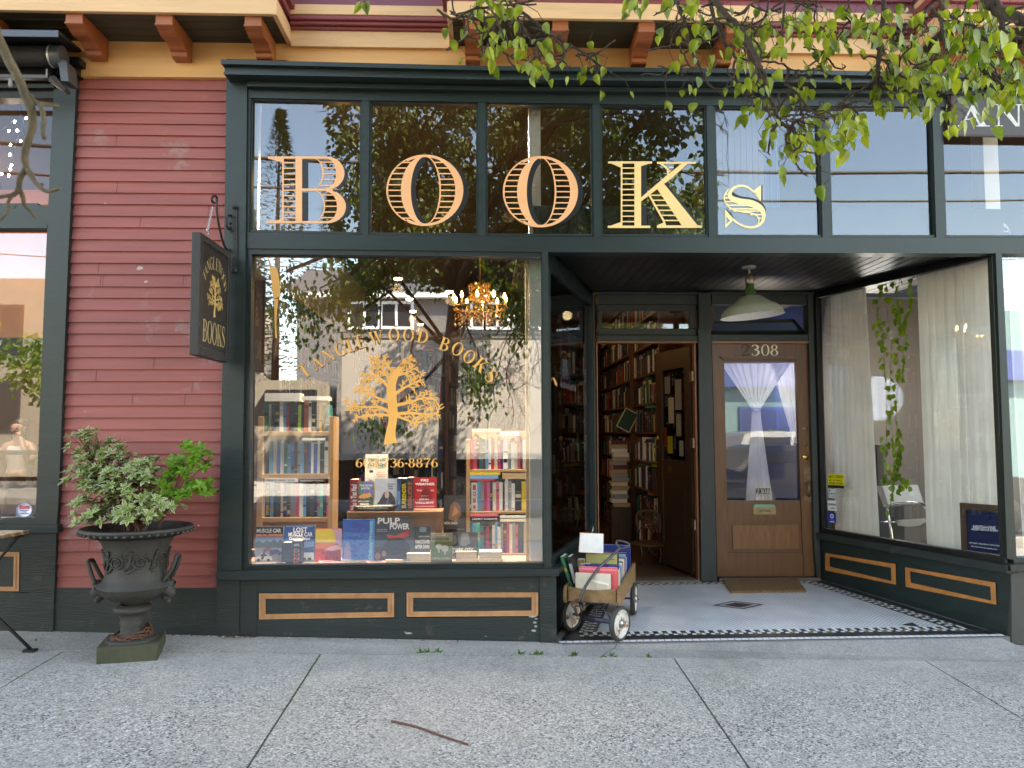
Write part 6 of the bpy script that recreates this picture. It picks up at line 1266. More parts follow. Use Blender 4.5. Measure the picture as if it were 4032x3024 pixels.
# ------------------------------------------------------------------ gallery: curtains, vine, chair, sign, stickers
def curtainmat(name, c, tr=.35):
    m = leafmat(name, [x * .93 for x in c], c, 6, tr, .8); return m
CURT = curtainmat('white_linen', (.84, .83, .79), .15); CURT2 = curtainmat('blue_white_voile', (.74, .76, .84), .3)
def curtain(name, label, t0, t1, b0, b1, nrm, folds, amp, mat_, cat='curtain', parts=True, group=None, tie=None):
    t0, t1, b0, b1, nrm = map(V, (t0, t1, b0, b1, nrm)); n = folds * 10; rows = 24; vs = []
    r_ = random.Random(len(label)); ph = [r_.uniform(0, 6.28) for _ in range(6)]
    for j in range(rows + 1):
        v = j / rows
        for i in range(n + 1):
            u = i / n; uu = u + .012 * math.sin(u * 17 + ph[0] + v * 2)
            A = t0.lerp(t1, uu); Bq = b0.lerp(b1, uu); p = A.lerp(Bq, v)
            if tie:
                tv, tp, tw = tie; tl_ = tp + (t1 - t0).normalized() * (uu - .5) * tw; sag = .05 * math.sin(math.pi * min(1, v / tv)) * (.5 - abs(uu - .5))
                p = A.lerp(tl_, v / tv) - V((0, 0, sag)) if v < tv else tl_.lerp(Bq, ((v - tv) / (1 - tv)) ** .75)
            f = math.sin(u * folds * 2 * math.pi + ph[1] + .5 * math.sin(v * 3 + ph[2])) + .35 * math.sin(u * folds * 4.3 * math.pi + ph[3] + v)
            p = p + nrm * amp * f * (.55 + .45 * v); vs.append(p)
    fs = [(j * (n + 1) + i, j * (n + 1) + i + 1, (j + 1) * (n + 1) + i + 1, (j + 1) * (n + 1) + i) for j in range(rows) for i in range(n)]
    mb = MB(); mb.add(vs, fs, 0, True); o = mb.build(name, mat_, None, pos=(t0 + t1) / 2); tag(o, label, cat, group); return o
GO = -.16
g = lambda f_, x, y: SR(*f_(x, y), GO)
gz0 = ZF + .02
def dropz(p, z): return V((p.x, p.y, z))
zgb_ = SR(*r11(500, 760), -.02).z - .05
curtain('linen_curtain', 'narrow white linen curtain hanging beside the card stickers in the entry', g(r10, 330, 440) + V((0, 0, .15)), g(r10, 600, 380) + V((0, 0, .2)), dropz(g(r11, 332, 740), gz0), dropz(g(r11, 668, 790), gz0), nR, 7, .018, CURT, group='white linen curtains in the gallery')
curtain('linen_curtain', 'wide white linen curtain hanging behind the framed blue notice', g(r10, 1012, 290) + V((0, 0, .2)), g(r10, 1600, 150) + V((0, 0, .2)), dropz(g(r11, 1030, 830), gz0), dropz(g(r11, 1600, 900), gz0), nR, 8, .026, CURT, group='white linen curtains in the gallery')
a = W(3955, 1000, .35); b = W(4060, 1000, .35); curtain('linen_curtain', 'white linen curtain at the street window beyond the entry corner post', V((a.x, .3, 2.72)), V((a.x + .9, .3, 2.72)), V((a.x + .02, .3, gz0)), V((a.x + .9, .3, gz0)), (0, 1, 0), 9, .025, CURT, group='white linen curtains in the gallery')
# door curtain knotted in the middle
d14 = lambda x, y, h=-.14: W(*r14(x, y), YB - h)
tp = d14(308, 490)
curtain('door_curtain', 'white sheer curtain knotted at mid height behind the street door glass', d14(70, 175), d14(545, 175), d14(235, 1125), d14(425, 1125), (0, 1, 0), 9, .012, CURT2, tie=(.34, tp, .07))
curtain('door_curtain', 'thin voile swag drawn to the lock side behind the street door glass', d14(400, 175, -.22), d14(590, 175, -.22), d14(560, 720, -.22), d14(620, 720, -.22), (0, 1, 0), 5, .012, CURT2)
mb = MB(); mb.lathe([(.036, -.018), (.042, 0), (.036, .018)], tp, (0, 0, 1), 20); kb = tag(mb.build('curtain_tie', CURT2, None), 'white cloth band round the knotted door curtain', 'curtain tie')
# vine
vn = thing('hanging_vine', 'trailing heart leaved pothos hanging between the two linen curtains', 'plant', tuple(SR(*r10(800, 330), -.3)))
VL = leafmat('pothos_leaf', (.07, .17, .015), (.22, .33, .03), 14, .3, .3); VS = M('vine_stem', (.12, .13, .04), .6)
strands = [[(700, 250), (715, 500), (735, 760), (750, 1000), (765, 1300), (760, 1600)], [(830, 230), (835, 480), (860, 650), (850, 900), (850, 1100), (830, 1300), (850, 1480), (880, 1640)], [(965, 250), (945, 480), (920, 640), (890, 850), (900, 1060)], [(760, 250), (770, 560), (800, 800), (790, 1050), (800, 1400), (830, 1620)], [(870, 230), (850, 420), (860, 560), (880, 700)], [(735, 250), (690, 500), (700, 690)]]
low = [[(800, -20), (810, 90), (790, 200), (790, 300), (760, 450), (745, 575)], [(740, 60), (715, 200), (720, 330), (760, 360)], [(830, 80), (800, 250), (830, 330), (890, 400)]]
mbS = MB(); mbL = MB(); r_ = random.Random(21)
def heart(mb, p, dirv, nrm, L, m=0, wf=.85, fold=.18):
    d = dirv.normalized(); s = nrm.cross(d).normalized(); nn = d.cross(s)
    pts = [(0, 0), (.10, .38), (.38, .50), (.68, .30), (1, 0), (.68, -.30), (.38, -.50), (.10, -.38)]
    mid = [(.02, 0), (.38, 0), (.7, 0)]
    vs = [p + d * (x * L) + s * (y * L * wf) + nn * (abs(y) * L * fold) for x, y in pts] + [p + d * (x * L) for x, y in mid]
    mb.add(vs, [(0, 8, 2, 1)[:0] or (8, 9, 2, 1), (9, 10, 3, 2), (10, 4, 3), (7, 6, 9, 8), (6, 5, 10, 9), (5, 4, 10)], m, True)
for rf_, lst in ((r10, strands), (r11, low)):
    for st in lst:
        off = -.26 - r_.uniform(0, .08); pts = [SR(*rf_(x, y), off) for x, y in st]; pts = [V(p) for p in cr([tuple(p) for p in pts], 5)]; mbS.tube(pts, .0022, 5)
        for i in range(1, len(pts), 1):
            if r_.random() < .78:
                a = r_.uniform(-1.1, 1.1); dv = V((math.sin(a) * dR.x, math.sin(a) * dR.y, -1.1)) + V((0, 0, r_.uniform(-.3, .6))); side = dR * r_.uniform(-.035, .035) + nR * r_.uniform(-.02, .03)
                heart(mbL, pts[i] + side, dv, nR + V((r_.uniform(-.6, .6), r_.uniform(-.6, .6), r_.uniform(-.2, .5))), r_.uniform(.045, .078)); mbS.tube([pts[i], pts[i] + side], .0014, 4)
part(mbS, 'stems', VS, vn); part(mbL, 'leaves', VL, vn)
# chair
ch = thing('lounge_chair', 'chrome tube armchair with pale leather slings behind the gallery window', 'chair', tuple(dropz(SR(*r11(830, 800), -.7), ZF)))
CHR = M('chrome', (.75, .75, .75), .12, metal=1, var=0); LEA = M('pale_leather', (.62, .60, .56), .45, var=.06)
h0 = -.45
q = lambda x, y, o: SR(*r11(x, y), h0 - o * 1.0)
base = [q(725, 545, 0), q(960, 525, 0), q(1000, 548, 0), q(1018, 600, 0), q(1020, 670, 0)]
for off in (0, .48):
    d_ = -nR * off; mb = MB(); leg = q(770, 800, 0); 
    mb.tube([V(p) + d_ for p in cr([tuple(p) for p in (q(770, 880, 0), q(750, 700, 0), q(730, 590, 0), q(735, 545, 0), q(800, 520, 0), q(950, 520, 0), q(1005, 555, 0), q(1018, 640, 0), q(1015, 860, 0))], 4)], .012, 10); part(mb, 'side_tube', CHR, ch)
    mb = MB(); mb.prism([q(800, 508, 0) + d_, q(950, 512, 0) + d_, q(975, 528, 0) + d_, q(960, 532, 0) + d_, q(800, 526, 0) + d_], -nR * .05); part(mb, 'armrest', LEA, ch, .003)
mb = MB(); mb.prism([q(785, 640, .03), q(1008, 630, .03), q(1008, 650, .03), q(960, 680, .03), q(880, 690, .03), q(800, 680, .03)], -nR * .42); part(mb, 'seat', LEA, ch, .008)
mb = MB(); mb.prism([q(640, 395, .03), q(690, 392, .03), q(735, 535, .03), q(700, 548, .03)], -nR * .42); part(mb, 'backrest', LEA, ch, .01)
mb = MB(); mb.tube([q(790, 655, .0), q(640, 660, 0), q(790, 655, .48)], .010, 8); part(mb, 'cross_tube', CHR, ch)
# dark base and wall items behind
mb = MB(); a = SR(*r11(700, 640), -1.5); mb.box(a.x - .3, a.x + .5, a.y + .5, a.y + .9, ZF, ZF + .55); tag(mb.build('low_cabinet', BLACKG, None, .01), 'low black cabinet standing behind the chrome armchair', 'cabinet')
mb = MB(); p = SR(*r10(700, 1560), -.9); mb.box(p.x - .02, p.x + .05, p.y, p.y + .03, p.z - .6, p.z); tag(mb.build('mirror_frame', M('dark_walnut', (.05, .03, .02), .4), None, .003), 'dark walnut frame edge leaning on the taupe wall', 'frame')
pl2 = MB(); c = SR(*r11(1000, 300), -.5)
for k in range(26): a = r_.uniform(1.8, 4.4); L = r_.uniform(.07, .16); p1 = c + dR * math.cos(a) * L * .6 * (-1) + V((0, 0, .04 * math.sin(k))); heart(pl2, c + V((0, 0, .05)), dR * -math.cos(a) * (-1) + V((0, 0, math.sin(a) * 1.2)), nR, L, 0, .12, .1)
tag(pl2.build('palm_plant', VS, None), 'thin dark palm fronds showing at the edge of the wide curtain', 'plant')
# framed notice
fq = lambda x, y, h: SR(*r11(x, y), -.07 + h)
fm = thing('framed_notice', 'walnut framed navy notice standing on the gallery window ledge', 'sign', tuple(fq(1420, 900, 0)))
WAL = M('walnut_frame', (.085, .048, .03), .4, var=.3, vs=9, stretch=(3, 3, .6))
o4 = [(1250, 515), (1590, 540), (1600, 900), (1262, 855)]; i4 = [(1297, 566), (1552, 588), (1560, 888), (1305, 856)]
for k in range(4): 
    mb = MB(); mb.prism([fq(*o4[k], 0), fq(*o4[(k + 1) % 4], 0), fq(*i4[(k + 1) % 4], 0), fq(*i4[k], 0)], -nR * .025); part(mb, 'frame_rail', WAL, fm)
mb = MB(); mb.prism([fq(x, y, -.012) for x, y in i4], -nR * .005); part(mb, 'navy_panel', M('navy_print', lin((14, 32, 78)), .3, var=.05), fm)
mb = MB()
for s, x0, y0, x1, y1, hh in (('NINTH+VINE', 1348, 703, 1512, 713, 26), ('GALLERY AND POP UP SHOP', 1336, 713, 1530, 727, 14), ('ART SALES + INQUIRIES BY APPOINTMENT', 1318, 810, 1560, 838, 11), ('NINTHANDVINESTUDIO@GMAIL.COM', 1335, 836, 1520, 860, 10)):
    o_ = fq(x0, y0, -.0108); text_in(mb, s, o_, fq(x1, y1, -.0108) - o_, fq(x0, y0 - hh, -.0108) - o_, 0, .02)
part(mb, 'lettering', cm((235, 238, 245)), fm)
# stickers on the gallery glass
def sticker(name, label, pts, col, h=-.0, items=(), grp=None):
    Q = lambda x, y, e: SR(*r11(x, y), .0 + h + e); t = thing(name, label, 'sticker', tuple(Q(*pts[3], 0)), grp); mb = MB(); mb.prism([Q(x, y, .0) for x, y in pts], -nR * .0008); part(mb, 'backing', cm(col), t)
    mb = MB(); mats = []; k = 0
    for it in items:
        k += 1; c = cm(it[-1]); 
        if c not in mats: mats.append(c)
        o_ = Q(*pts[3], .0004 * k); U = Q(*pts[2], .0004 * k) - o_; H_ = Q(*pts[0], .0004 * k) - o_
        if it[0] == 't': text_in(mb, it[1], o_ + U * it[2] + H_ * it[3], U * (it[4] - it[2]), H_ * (it[5] - it[3]), mats.index(c), .02)
        else: mb.poly([o_ + U * x + H_ * y for x, y in it[1]], mats.index(c))
    if items: part(mb, 'print', mats, t)
gs = 'stickers on the gallery glass'
sticker('warning_sticker', 'yellow and black no cash sticker on the gallery glass beside the street door', [(294, 304), (411, 309), (412, 412), (296, 406)], (214, 208, 40), items=[('p', rc(0, 0, 1, .2), (20, 20, 20)), ('t', 'NO CASH', .04, .68, .94, .92, (24, 24, 20)), ('t', 'KEPT ON PREMISES', .06, .48, .9, .60, (60, 58, 20)), ('t', 'AFTER HOURS', .05, .24, .94, .42, (24, 24, 20))], grp=gs)
sticker('card_sticker', 'pale blue payment card sticker under the yellow one', [(298, 414), (344, 416), (346, 482), (300, 478)], (190, 205, 210), items=[('p', rc(.1, .72, .3, .92), (40, 90, 120)), ('p', rc(.1, .42, .25, .55), (50, 90, 170)), ('p', rc(.4, .42, .6, .55), (180, 60, 50)), ('p', rc(.7, .42, .9, .55), (40, 110, 170)), ('p', rc(.1, .12, .3, .26), (120, 180, 200)), ('p', rc(.5, .12, .8, .26), (120, 180, 200))], grp=gs)
sticker('guard_sticker', 'white security sticker with black bands between the blue ones', [(292, 498), (356, 502), (358, 575), (295, 570)], (222, 224, 226), items=[('p', rc(.05, .52, .95, .72), (120, 122, 124)), ('p', [(.2, .15), (.28, .15), (.25, .38)], (80, 80, 80)), ('p', rc(.35, .18, .8, .3), (110, 110, 112))], grp=gs)
sticker('crest_sticker', 'royal blue sticker with a white round crest, lowest on the gallery glass', [(294, 586), (352, 590), (354, 664), (296, 660)], (28, 44, 150), items=[('p', el(.5, .66, .22, .22), (225, 228, 240)), ('p', el(.5, .66, .13, .13), (90, 110, 180)), ('p', rc(.2, .08, .8, .16), (230, 230, 240)), ('p', rc(.12, .26, .88, .33), (80, 110, 190))], grp=gs)
# wicker chair inside the open doorway
wk = thing('wicker_chair', 'old wicker and wire chair inside the open shop doorway', 'chair', tuple(dropz(W(*r9(770, 1000), YB + .75), ZF)))
WKM = M('dark_wicker', (.09, .045, .02), .6, var=.25, vs=30)
k9 = lambda x, y, d=0.: W(*r9(x, y), YB + .75 + d)
mb = MB(); arc = [(690, 820), (672, 740), (690, 690), (745, 682), (800, 690), (830, 745), (825, 830)]
mb.tube([V(p) for p in cr([tuple(k9(*a)) for a in arc], 5)], .012, 8)
for k in range(9):
    x = 690 + k * 17; mb.tube([k9(x, 690 + abs(4 - k) * 6), k9(min(x + 60, 830), 815)], .004, 5); mb.tube([k9(x, 815), k9(min(x + 60, 830), 690 + abs(2 - k) * 5)], .004, 5)
part(mb, 'lattice_back', WKM, wk)
mb = MB(); mb.lathe([(0, 0), (.19, 0), (.20, .012), (.19, .025), (0, .03)], k9(760, 905, .15), (0, 0, 1), 24); part(mb, 'seat', WKM, wk)
for (x, d) in ((700, 0), (825, 0), (715, .3), (815, .3)):
    mb = MB(); p = k9(x, 1030, d); mb.tube([V((p.x, p.y, k9(x, 900, d).z)), V((p.x + .02, p.y, (k9(x, 900, d).z + ZF) / 2)), V((p.x - .01, p.y, ZF + .005))], .008, 8); part(mb, 'leg', WKM, wk)
mb = MB()
for k in range(3): c = k9(725 + k * 35, 950); mb.tube([c + V((math.cos(t) * .035 * (1 - t / 14), 0, math.sin(t) * .06 * (1 - t / 14))) for t in [j * .5 for j in range(20)]], .004, 5)
part(mb, 'wire_scroll', IRON, wk)
# ------------------------------------------------------------------ urn planter
UY = -.36; uc = W(*r12(803, 1200), UY).x; pc = W(*r12(785, 1200), UY).x
UR = M('weathered_cast_iron', (.042, .038, .033), .65, var=.3, vs=7, bump=.35, bs=45, dirt=((.075, .063, .04), .38, 8))
gzu = gz(pc, -.45)
s12 = (5.3 + UY) / FPX / 1.508 * 1.0; yz = lambda y: W(*r12(800, y), UY).z
un = thing('urn_planter', 'tall dark cast iron garden urn with scrollwork standing by the red siding', 'urn', (pc, UY, gzu))
# square foot turned a little
R_ = Matrix.Rotation(R(14), 3, 'Z'); bz0 = gzu - .02; bz1 = gzu + .095
def sqr(c, s, z, rot=R_): return [V((c[0], c[1], z)) + rot @ V((a * s, b * s, 0)) for a, b in ((-1, -1), (1, -1), (1, 1), (-1, 1))]
FT = M('mossy_iron', (.06, .062, .035), .8, var=.35, vs=9, bump=.3, dirt=((.10, .12, .03), .42, 6))
mb = MB(); mb.prism(sqr((pc, UY + .02), .168, bz0), (0, 0, bz1 - bz0)); part(mb, 'plinth', FT, un, .008)
mb = MB(); z0 = bz1; pr = [(.150, z0), (.152, z0 + .010), (.135, z0 + .018), (.10, z0 + .026), (.075, z0 + .04)] + [(.068, yz(1340)), (.068, yz(1300)), (.073, yz(1280)), (.066, yz(1268)), (.075, yz(1250)), (.072, yz(1232)), (.095, yz(1222)), (.111, yz(1208)), (.113, yz(1195)), (.10, yz(1180)), (.07, yz(1172))]
mb.lathe([(r_, z) for r_, z in pr], (pc, UY + .01, 0), (0, 0, 1), 36); part(mb, 'pedestal', UR, un)
def ribs(j, t): return 1 + .018 * abs(math.sin(t * 14))
prb = [(.05, yz(1176)), (.075, yz(1160)), (.13, yz(1140)), (.19, yz(1105)), (.222, yz(1072)), (.228, yz(1060))]
mb = MB(); mb.lathe(prb, (uc, UY, 0), (0, 0, 1), 112, rib=ribs)
pr2 = [(.228, yz(1060)), (.222, yz(1050)), (.196, yz(1030)), (.184, yz(1005)), (.176, yz(960)), (.179, yz(900)), (.190, yz(840)), (.205, yz(800)), (.232, yz(770)), (.28, yz(752)), (.315, yz(742)), (.332, yz(730)), (.336, yz(722)), (.328, yz(712)), (.315, yz(712)), (.295, yz(735)), (.22, yz(770)), (.0, yz(775))]
mb.lathe([(r_ * .98, z) for r_, z in pr2], (uc, UY, 0), (0, 0, 1), 64)
part(mb, 'bowl', UR, un)
mb = MB()
for k in range(46): t = 2 * math.pi * k / 46; mb.lathe([(.0, -.009), (.010, -.005), (.011, .0), (.008, .006), (0, .009)], (uc + .327 * math.cos(t), UY + .327 * math.sin(t), yz(738)), (0, 0, 1), 8)
part(mb, 'beaded_rim', UR, un)
mb = MB()
def onbowl(a, z, lift=0.):
    zs_ = [(z_, r_) for r_, z_ in pr2]; r_ = .18
    for (za, ra), (zb2, rb) in zip(zs_, zs_[1:]):
        if min(za, zb2) <= z <= max(za, zb2): r_ = ra + (rb - ra) * (z - za) / ((zb2 - za) or 1); break
    r_ = r_ * .98 + lift; return V((uc + r_ * math.sin(a), UY - r_ * math.cos(a), z))
for k in range(8):
    a0 = k * math.pi / 4 - .25 + .0; zc_ = yz(905); sg_ = 1 if k % 2 else -1
    sp = [onbowl(a0 + .30 * (1 - t / 16) * math.cos(t) * sg_, zc_ + .048 * (1 - t / 18) * math.sin(t), .004) for t in [j * .45 for j in range(30)]]; mb.tube(sp, .0055, 6)
    for j in range(8): t = j * math.pi / 4; mb.lathe([(.008, -.004), (.008, .002), (0, .007)], onbowl(a0 + .06 * math.cos(t), zc_ + .012 * math.sin(t), .002), (math.sin(a0), -math.cos(a0), 0), 8)
    wv = [onbowl(a0 + .39 + .22 * math.sin(t * .9), zc_ - .06 + t * .02, .003) for t in [j * .4 for j in range(16)]]; mb.tube(wv, [.010 - .0005 * j for j in range(16)], 6)
    for j in range(5): mb.tube([onbowl(a0 + .3 + j * .04, zc_ - .05 + j * .02, .002), onbowl(a0 + .42 + j * .03, zc_ - .02 + j * .022, .010), onbowl(a0 + .5, zc_ + .0 + j * .015, .002)], [.004, .008, .003], 6)
part(mb, 'scroll_relief', UR, un)
for sgd, hp_ in ((-1, [(600, 1050), (585, 1030), (560, 1000), (540, 950), (530, 918), (540, 910), (552, 940), (575, 1000), (598, 1035)]), (1, [(990, 1040), (1000, 1010), (1030, 960), (1058, 900), (1060, 882), (1045, 885), (1025, 930), (995, 985), (965, 1015)])):
    mb = MB(); hp2 = hp_[1:6] if True else hp_
    pts = [W(*r12(x, y), UY) for x, y in ([(590, 1045), (566, 1000), (545, 950), (534, 918)] if sgd < 0 else [(985, 1030), (1020, 985), (1046, 925), (1054, 888)])]
    lo = V((0, .0, 0)); loop = [p + V((0, -.05 + .01 * i, 0)) for i, p in enumerate(pts)] + [p + V((0, .06 - .01 * i, 0)) for i, p in list(enumerate(pts))[::-1]]
    mb.tube([V(p) for p in cr([tuple(p) for p in loop], 4)], .0125, 10)
    part(mb, 'handle', UR, un)
    mb = MB(); c = W(*r12(592 if sgd < 0 else 990, 1085), UY - .02)
    for (dx, dz, r_) in ((0, 0, .045), (.012 * sgd, .03, .03), (.02 * sgd, -.02, .034), (0, -.045, .028), (.012 * sgd, -.07, .018)): mb.lathe([(r_ * math.sin(t), -r_ * math.cos(t)) for t in [math.pi * j / 8 for j in range(9)]], c + V((dx, 0, dz)), (0, 0, 1), 14, rib=lambda j, t: 1 + .12 * math.sin(t * 5 + j * 2))
    part(mb, 'mask_mount', UR, un)
mb = MB(); mb.lathe([(0, 0), (.26, .0), (.27, .004)], (uc, UY, yz(765)), (0, 0, 1), 24); part(mb, 'soil', M('potting_soil', (.03, .02, .012), .95, var=.4, vs=40, bump=.5), un)
RST = M('rusty_chain_iron', (.14, .06, .035), .8, var=.4, vs=60, bump=.3)
mb = MB()
for lp_ in range(3):
    n_ = 20
    for k in range(n_):
        t = 2 * math.pi * (k + lp_ * .4) / n_; r_ = .104 + .007 * lp_; z = yz(1338 + lp_ * 13) + .012 * math.sin(t + lp_) + (.022 * math.cos(t) if lp_ == 0 else 0); c = V((pc + r_ * math.cos(t), UY + .01 + r_ * math.sin(t), z)); tn = V((-math.sin(t), math.cos(t), 0)); sd_ = V((0, 0, 1)) if k % 2 else V((math.cos(t), math.sin(t), 0))
        mb.tube([c + tn * math.cos(q_) * .019 + sd_ * math.sin(q_) * .010 for q_ in [2 * math.pi * j / 10 for j in range(11)]], .0042, 6)
tag(mb.build('rusty_chain', RST, None), 'rusty heavy chain wound round the foot of the dark urn', 'chain')
# azalea
sh_ = thing('azalea_shrub', 'variegated azalea with one bright green side branch growing in the dark urn', 'shrub', (uc, UY, yz(760)))
AZ = leafmat('variegated_leaf', (.13, .20, .03), (.31, .39, .11), 45, .2, .5); AZG = leafmat('bright_green_leaf', (.10, .24, .02), (.20, .38, .04), 40, .3, .45); STM = M('azalea_stem', (.12, .06, .04), .8)
AZE = M('pale_leaf_edge', (.55, .60, .38), .6)
r_ = random.Random(31); mbL = MB(); mbG = MB(); mbS = MB()
def rosette(mb, c, up, L, n, mi=0):
    up = V(up).normalized(); a = up.orthogonal().normalized(); b = up.cross(a); ph = r_.uniform(0, 6)
    for k in range(n):
        t = ph + k * 2.4; tilt = r_.uniform(.15, .75) if k < n * .5 else r_.uniform(-.15, .35); d = (a * math.cos(t) + b * math.sin(t)) + up * tilt; d.normalize(); s_ = d.cross(up).normalized(); nn = s_.cross(d); l_ = L * r_.uniform(.7, 1.1); w_ = l_ * .19
        p = [c, c + d * l_ * .35 + s_ * w_ * .85 + nn * l_ * .04, c + d * l_ * .65 + s_ * w_ + nn * l_ * .02, c + d * l_ - nn * l_ * .06, c + d * l_ * .65 - s_ * w_ + nn * l_ * .02, c + d * l_ * .35 - s_ * w_ * .85 + nn * l_ * .04, c + d * l_ * .5 - nn * l_ * .02]
        mb.add(p, [(0, 6, 2, 1)[:0] or (0, 1, 2, 6), (6, 2, 3), (6, 3, 4), (0, 6, 4, 5)], mi, True)
        if mi == 0 and r_.random() < .8:
            e_ = [p[1], p[2], p[3]]; q_ = [v - s_ * w_ * .28 for v in e_]; mb.add([v + nn * .0006 for v in e_ + q_], [(0, 1, 4, 3), (1, 2, 5, 4)], 1); e_ = [p[5], p[4], p[3]]; q_ = [v + s_ * w_ * .28 for v in e_]; mb.add([v + nn * .0006 for v in e_ + q_], [(0, 3, 4, 1), (1, 4, 5, 2)], 1)
blobs = [(560, 190, 60, 50), (500, 250, 60, 45), (640, 250, 75, 55), (560, 340, 110, 80), (700, 330, 80, 60), (820, 330, 60, 40), (560, 440, 95, 90), (680, 440, 110, 90), (800, 420, 110, 70), (900, 420, 45, 60), (620, 540, 130, 90), (780, 540, 130, 90), (900, 540, 110, 60), (980, 580, 75, 45), (560, 640, 90, 45), (700, 640, 150, 55), (850, 640, 120, 45), (450, 360, 40, 28), (470, 190, 45, 28), (500, 660, 40, 20), (860, 320, 30, 20)]
base = V((uc, UY, yz(740)))
for (x, y, rx, ry) in blobs:
    n_ = max(5, int(rx * ry / 300)); cen = W(*r12(x, y), UY); mbS.tube([V(p) for p in cr([tuple(base + V((r_.uniform(-.06, .06), r_.uniform(-.05, .05), 0))), tuple(base.lerp(cen, .5) + V((0, r_.uniform(-.05, .05), .02))), tuple(cen)], 3)], [.007, .006, .005, .005, .004, .003, .003][:7], 6)
    for k in range(n_):
        an = r_.uniform(0, 6.28); q_ = math.sqrt(r_.uniform(.05, 1)); px, py = x + rx * q_ * math.cos(an), y + ry * q_ * math.sin(an); dep = r_.uniform(-1, 1) * .20 * math.sqrt(max(0.05, 1 - ((px - 760) / 420) ** 2)) * (.5 + .5 * min(1, (py - 150) / 300))
        c = W(*r12(px, py), UY) + V((0, dep, 0)); up = (c - base).normalized() + V((0, -.5, .5)); rosette(mbL, c, up, r_.uniform(.042, .062), 9); mbS.tube([c, cen.lerp(base, .15)], .0022, 4)
for (x, y, rx, ry) in [(1090, 330, 90, 50), (1150, 250, 40, 30), (1185, 290, 45, 45), (1190, 370, 45, 38), (1070, 370, 60, 40), (1000, 420, 75, 30), (1000, 500, 55, 40), (1160, 470, 80, 40), (1220, 480, 50, 40), (1100, 520, 30, 20), (600, 640, 40, 40)]:
    cen = W(*r12(x, y), UY); mbS.tube([V(p) for p in cr([tuple(base + V((.12, 0, 0)) if x > 900 else tuple(base)), tuple(W(*r12((1020 if x > 900 else 620), 560), UY)), tuple(cen)], 3)], .0035, 6)
    for k in range(max(3, int(rx * ry / 330))):
        an = r_.uniform(0, 6.28); q_ = math.sqrt(r_.uniform(.05, 1)); c = W(*r12(x + rx * q_ * math.cos(an), y + ry * q_ * math.sin(an)), UY) + V((0, r_.uniform(-.09, .09), 0)); rosette(mbG, c, V((r_.uniform(-.4, .4), -.6, .8)), r_.uniform(.045, .06), 9, 0)
part(mbL, 'variegated_foliage', [AZ, AZE], sh_); mo = MB(); mo.v = mbG.v; mo.f = mbG.f; mo.m = [0] * len(mbG.m); mo.s = mbG.s; part(mo, 'bright_green_foliage', AZG, sh_); part(mbS, 'stems', STM, sh_)

# ------------------------------------------------------------------ wagon
def zf(p): return Fxy(p.x, p.y).z
u = V((.30, .954, 0)).normalized(); v = V((u.y, -u.x, 0)); WR = .118
wf = V((.76, .16, 0)); wr = wf + u * .62
fz = Fxy(wf.x, wf.y).z
RUB = M('grey_rubber', (.045, .045, .043), .75, var=.2, vs=20); RIM = M('rusty_white_rim', (.66, .63, .58), .45, var=.08, vs=8, dirt=((.28, .10, .035), .50, 15)); HUB = M('steel_hub', (.35, .33, .30), .3, metal=.85, var=.3, vs=30); BLM = M('chipped_blue_metal', (.10, .10, .16), .45, metal=.3, var=.4, vs=30, dirt=((.14, .09, .06), .4, 18)); OWD = M('weathered_wagon_wood', (.25, .14, .06), .6, var=.38, vs=5, stretch=(2.5, 2.5, 5), bump=.25, bs=30, dirt=((.14, .085, .045), .40, 9))
wg_ = thing('toy_wagon', 'old wooden pull wagon with rusty white disc wheels parked at the tiled entry', 'wagon', tuple(V((wf.x, wf.y, fz))))
fa = R(-28); v2 = Matrix.Rotation(R(-24), 3, 'Z') @ v
def wheel(c, ax):
    ax = V(ax).normalized(); mb = MB(); w_ = .017
    mb.lathe([(WR - .022, -w_), (WR - .008, -w_), (WR, -w_ * .5), (WR, w_ * .5), (WR - .008, w_), (WR - .022, w_), (WR - .022, -w_)], c, ax, 48); t_ = mb.build('wheel', RUB, None)
    t_.parent = wg_; t_.location = -V(wg_.location)
    mb = MB(); mb.lathe([(WR - .021, -w_ * .6), (WR - .021, w_ * .9), (WR - .030, w_ * .7), (WR - .034, w_ * .2), (.055, w_ * .05), (.045, w_ * .5), (.033, w_ * .65), (0, w_ * .7)], c, ax, 48); mb.lathe([(0, -w_ * .7), (.04, -w_ * .6), (WR - .034, -w_ * .2), (WR - .021, -w_ * .6)], c, ax, 48); mb.build('rim', RIM, t_)
    mb = MB(); mb.lathe([(.030, w_ * .6), (.029, w_ * 1.1), (.018, w_ * 1.6), (0, w_ * 1.8)], c, ax, 24); mb.build('hub_cap', HUB, t_)
zw = fz + WR; fL_ = wf - v2 * .20; fR_ = wf + v2 * .20
for c, ax in ((V((fR_.x, fR_.y, zf(fR_) + WR)), v2), (V((fL_.x, fL_.y, zf(fL_) + WR)), -v2), ((lambda q: V((q.x, q.y, zf(q) + WR)))(wr + v * .20), v), ((lambda q: V((q.x, q.y, zf(q) + WR)))(wr - v * .20), -v)): wheel(c, ax)
zb1 = fz + .245; zt1 = fz + .345
def wp_(a, b, z): return V((wf.x, wf.y, 0)) + u * a + v * b + V((0, 0, z))
mb = MB()
nb = 10
top = [wp_(-.12, -.165 + .33 * i / nb, zt1 + .008 - .018 * math.sin(math.pi * i / nb)) for i in range(nb + 1)]
mb.prism([wp_(-.12, -.165, zb1 + .01), wp_(-.12, .165, zb1 + .01)] + top[::-1], u * .018); part(mb, 'front_board', OWD, wg_, .003)
